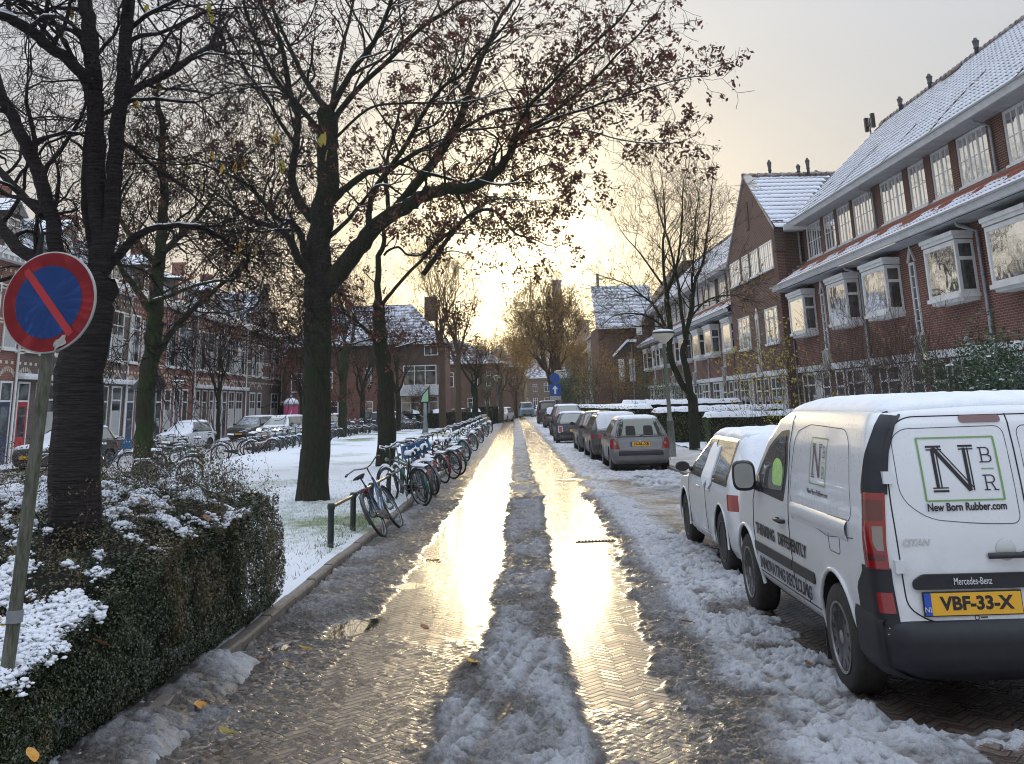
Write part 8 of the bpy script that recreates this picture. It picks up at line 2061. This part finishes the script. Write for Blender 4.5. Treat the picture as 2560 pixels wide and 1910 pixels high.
# far small things: scooter, round back sign, bollard
def scooter(x, y, label, col='p_yellow'):
    r = empty('scooter', (x, y, 0), .25, label, 'scooter')
    for yy in (-.62, .62): b = MB(); b.torus(.20, .05, 18, 6, 'x', (0, yy, .25)); b.build('wheel', M['tyre'], r)
    b = MB(); b.prism([(-.15, -.75, .35), (-.15, -.78, .70), (-.15, .05, .78), (-.15, .1, .32)], (.30, 0, 0)); b.prism([(-.2, .1, .30), (-.2, .12, .36), (-.2, .42, .36), (-.2, .62, 1.0), (-.2, .68, 1.0), (-.2, .55, .28)], (.4, 0, 0)); b.build('body', M[col], r)
    b = MB(); b.box(-.14, .14, -.75, -.05, .79, .88); b.build('seat', M['saddle'], r)
    b = MB(); b.tube([(-.32, .5, 1.05), (0, .6, 1.08), (.32, .5, 1.05)], .02, 6); b.tube([(0, .62, .3), (0, .6, 1.08)], .025, 6); b.build('handlebar', M['saddle'], r)
scooter(-1.55, 97, 'yellow and black scooter parked by the end of the bicycle row')
r = empty('round_sign', (-1.55, 104, 0), 0, 'round road sign seen from behind among the bushes, left of the far street', 'road sign')
b = MB(); b.tube([(0, .04, 0), (0, .04, 3.2)], .05, 8); b.build('post', M['grey_post'], r)
b = MB(); b.lathe([(.001, -.01), (.40, -.01), (.42, .01), (.001, .02)], 24, 'y', (0, 0, 2.75)); b.build('plate', M['red_lamp_dark'], r)
r = empty('traffic_post', (-.95, 93, 0), 0, 'thin dark pole between the bicycles and the scooter', 'post'); b = MB(); b.tube([(0, 0, 0), (0, 0, 1.2)], .05, 8); b.build('pole', M['ink'], r)
# twin antenna on the terrace ridge
r = empty('ridge_aerial', (17.2, 45.4, 13.2), 0, 'small double aerial standing on the ridge beside the gable roof', 'aerial')
b = MB(); b.tube([(0, 0, 0), (0, 0, .9)], .03, 6); b.box(-.05, .05, -.45, .45, .55, .62); b.build('mast', M['ink'], r)
b = MB(); b.box(-.08, .08, -.50, -.32, .35, 1.0); b.build('box', M['ink'], r); b = MB(); b.box(-.08, .08, .32, .50, .35, 1.0); b.build('box', M['ink'], r)

# ================================================================== FALLEN LEAVES
def leaf_mesh(seed, L=.11, w_=.036, curl=.2):
    R = random.Random(seed); V = []; F = []; n = 9
    for i in range(n):
        t_ = i/(n-1); wd = w_*math.sin(PI*min(1, t_*.94+.03))**.75; z = curl*L*(t_-.5)**2*2 + R.uniform(-.002, .002)
        V += [(-wd, t_*L-L/2, z + wd*.35), (0, t_*L-L/2, z), (wd, t_*L-L/2, z + wd*.30)]
    for i in range(n-1): F += [(3*i, 3*i+1, 3*i+4, 3*i+3), (3*i+1, 3*i+2, 3*i+5, 3*i+4)]
    V += [(0, -L/2-.02, .004), (.003, -L/2, .0)]; F += [(len(V)-2, len(V)-1, 1)]
    me = bpy.data.meshes.new('fallen_leaf'); me.from_pydata(V, [], F); me.polygons.foreach_set('use_smooth', [True]*len(F)); return me
lm = {}
def leaf(x, y, z, k, rz, tilt, label, group, s=1.0):
    key = (k, int(rz*10) % 2)
    if key not in lm: me = leaf_mesh(len(lm)+3, curl=.1+.25*key[1]); me.materials.append(M[k]); lm[key] = me
    o = link('fallen_leaf', lm[key]); o.location = (x, y, z); o.rotation_euler = (tilt, tilt*.6, rz); o.scale = (s, s, s); tag(o, label, 'leaf', group)
def gpt(x, y, z=0):
    r_ = ray(x, y); r_ = r_*((z-EYE)/r_[2]); return (float(r_[0]), float(r_[1]))
GLf = 'leaves fallen on the street'; GLh = 'leaves fallen on the near hedge'
road_l = [((762, 1631), 'leaf_yellow', 1.5, 'yellow leaf at the left end of the puddle'), ((722, 1441), 'leaf_yellow', .8, 'yellow leaf lying on the kerb beside the first rail post'), ((1181, 1667), 'leaf_orange', .9, 'orange leaf on the middle slush ridge'), ((1062, 1580), 'leaf_brown', .5, 'curled brown leaf on the wet bricks right of the puddle'),
          ((655, 1655), 'leaf_brown', .9, 'brown leaf in the small puddle by the kerb'), ((335, 1882), 'leaf_orange', 1.2, 'large orange leaf at the bottom left below the hedge'), ((500, 1775), 'leaf_orange', .4, 'orange leaf in the slush below the hedge corner'), ((565, 1845), 'leaf_olive', 1.1, 'olive leaf in the slush left of the churned track'),
          ((1715, 1562), 'leaf_brown', 1.4, 'pale brown leaf in the slush left of the van'), ((2023, 1670), 'leaf_brown', .3, 'small rust leaf in the snow beside the rear wheel of the van'), ((668, 1553), 'leaf_yellow', .2, 'small yellow leaf at the foot of the hedge end')]
for ((px_, py_), k, rz, lb) in road_l:
    x, y = gpt(px_, py_, .04); leaf(x, y, .065, k, rz, .15, lb, GLf, 1.1 if 'small' not in lb else .7)
hl_ = [((215, 1335), 'leaf_orange', .8), ((172, 1398), 'leaf_yellow', 1.4), ((268, 1372), 'leaf_orange', -.6), ((350, 1460), 'leaf_yellow', .2), ((208, 1625), 'leaf_yellow', .1), ((390, 1395), 'leaf_orange', 1.2), ((460, 1380), 'leaf_brown', .7), ((360, 1222), 'leaf_orange', 1.5), ((10, 1372), 'leaf_yellow', 1.0), ((110, 1505), 'leaf_brown', .9), ((160, 1540), 'leaf_orange', .4), ((520, 1215), 'leaf_brown', .6), ((130, 1650), 'leaf_brown', 1.6), ((20, 1300), 'leaf_yellow', .9), ((430, 1290), 'leaf_brown', 2.0), ((265, 1180), 'leaf_orange', .3), ((320, 1350), 'leaf_orange', 2.4), ((90, 1470), 'leaf_brown', 2.2)]
hn = ['orange leaf on the hedge right of the post band', 'yellow leaf on the hedge just right of the sign post, hanging with snow', 'orange leaf topped with snow in the middle of the hedge', 'long yellow leaf hanging on the right shoulder of the hedge', 'yellow leaf low on the hedge side below the snow patch', 'orange leaf on the hedge top nearest its right corner', 'brown curled leaf on the right part of the hedge', 'orange leaf on the back of the hedge behind the cherry trunk', 'yellow leaf at the left edge of the hedge',
      'brown leaf above the big snow patch', 'orange leaf inside the big snow patch', 'brown leaf at the far right of the hedge top', 'brown leaf at the bottom of the big snow patch', 'yellow leaf left of the sign post on the hedge', 'brown leaf behind the right shoulder of the hedge', 'small orange leaf on the shoots beside the cherry trunk', 'orange leaf beside the snow tipped one in mid hedge', 'brown leaf near the left end of the snow patch']
for ((px_, py_), k, rz), lb in zip(hl_, hn):
    x, y = gpt(px_, py_, 1.30); z = float(hedge_top(np.array([x]), np.array([y]))[0])
    if x > -2.25: x = -2.2; 
    y = min(y, 10.2); leaf(x, y, z+.045, k, rz, .45, lb, GLh, .9)

# ================================================================== thin smoke is left to the haze; air
hz = MB(); hz.box(-1100, 1100, -320, 1600, -1.2, 60); hzo = tag(hz.build('haze', bpy.data.materials.new('haze_air')), kind='stuff')
hm = hzo.data.materials[0]; hm.use_nodes = True; hn_ = hm.node_tree; hn_.nodes.remove(hn_.nodes['Principled BSDF'])
pv = hn_.nodes.new('ShaderNodeVolumePrincipled'); pv.inputs['Color'].default_value = (.95, .95, .95, 1); pv.inputs['Density'].default_value = .00028; pv.inputs['Anisotropy'].default_value = .6
hn_.links.new(pv.outputs[0], hn_.nodes['Material Output'].inputs['Volume'])
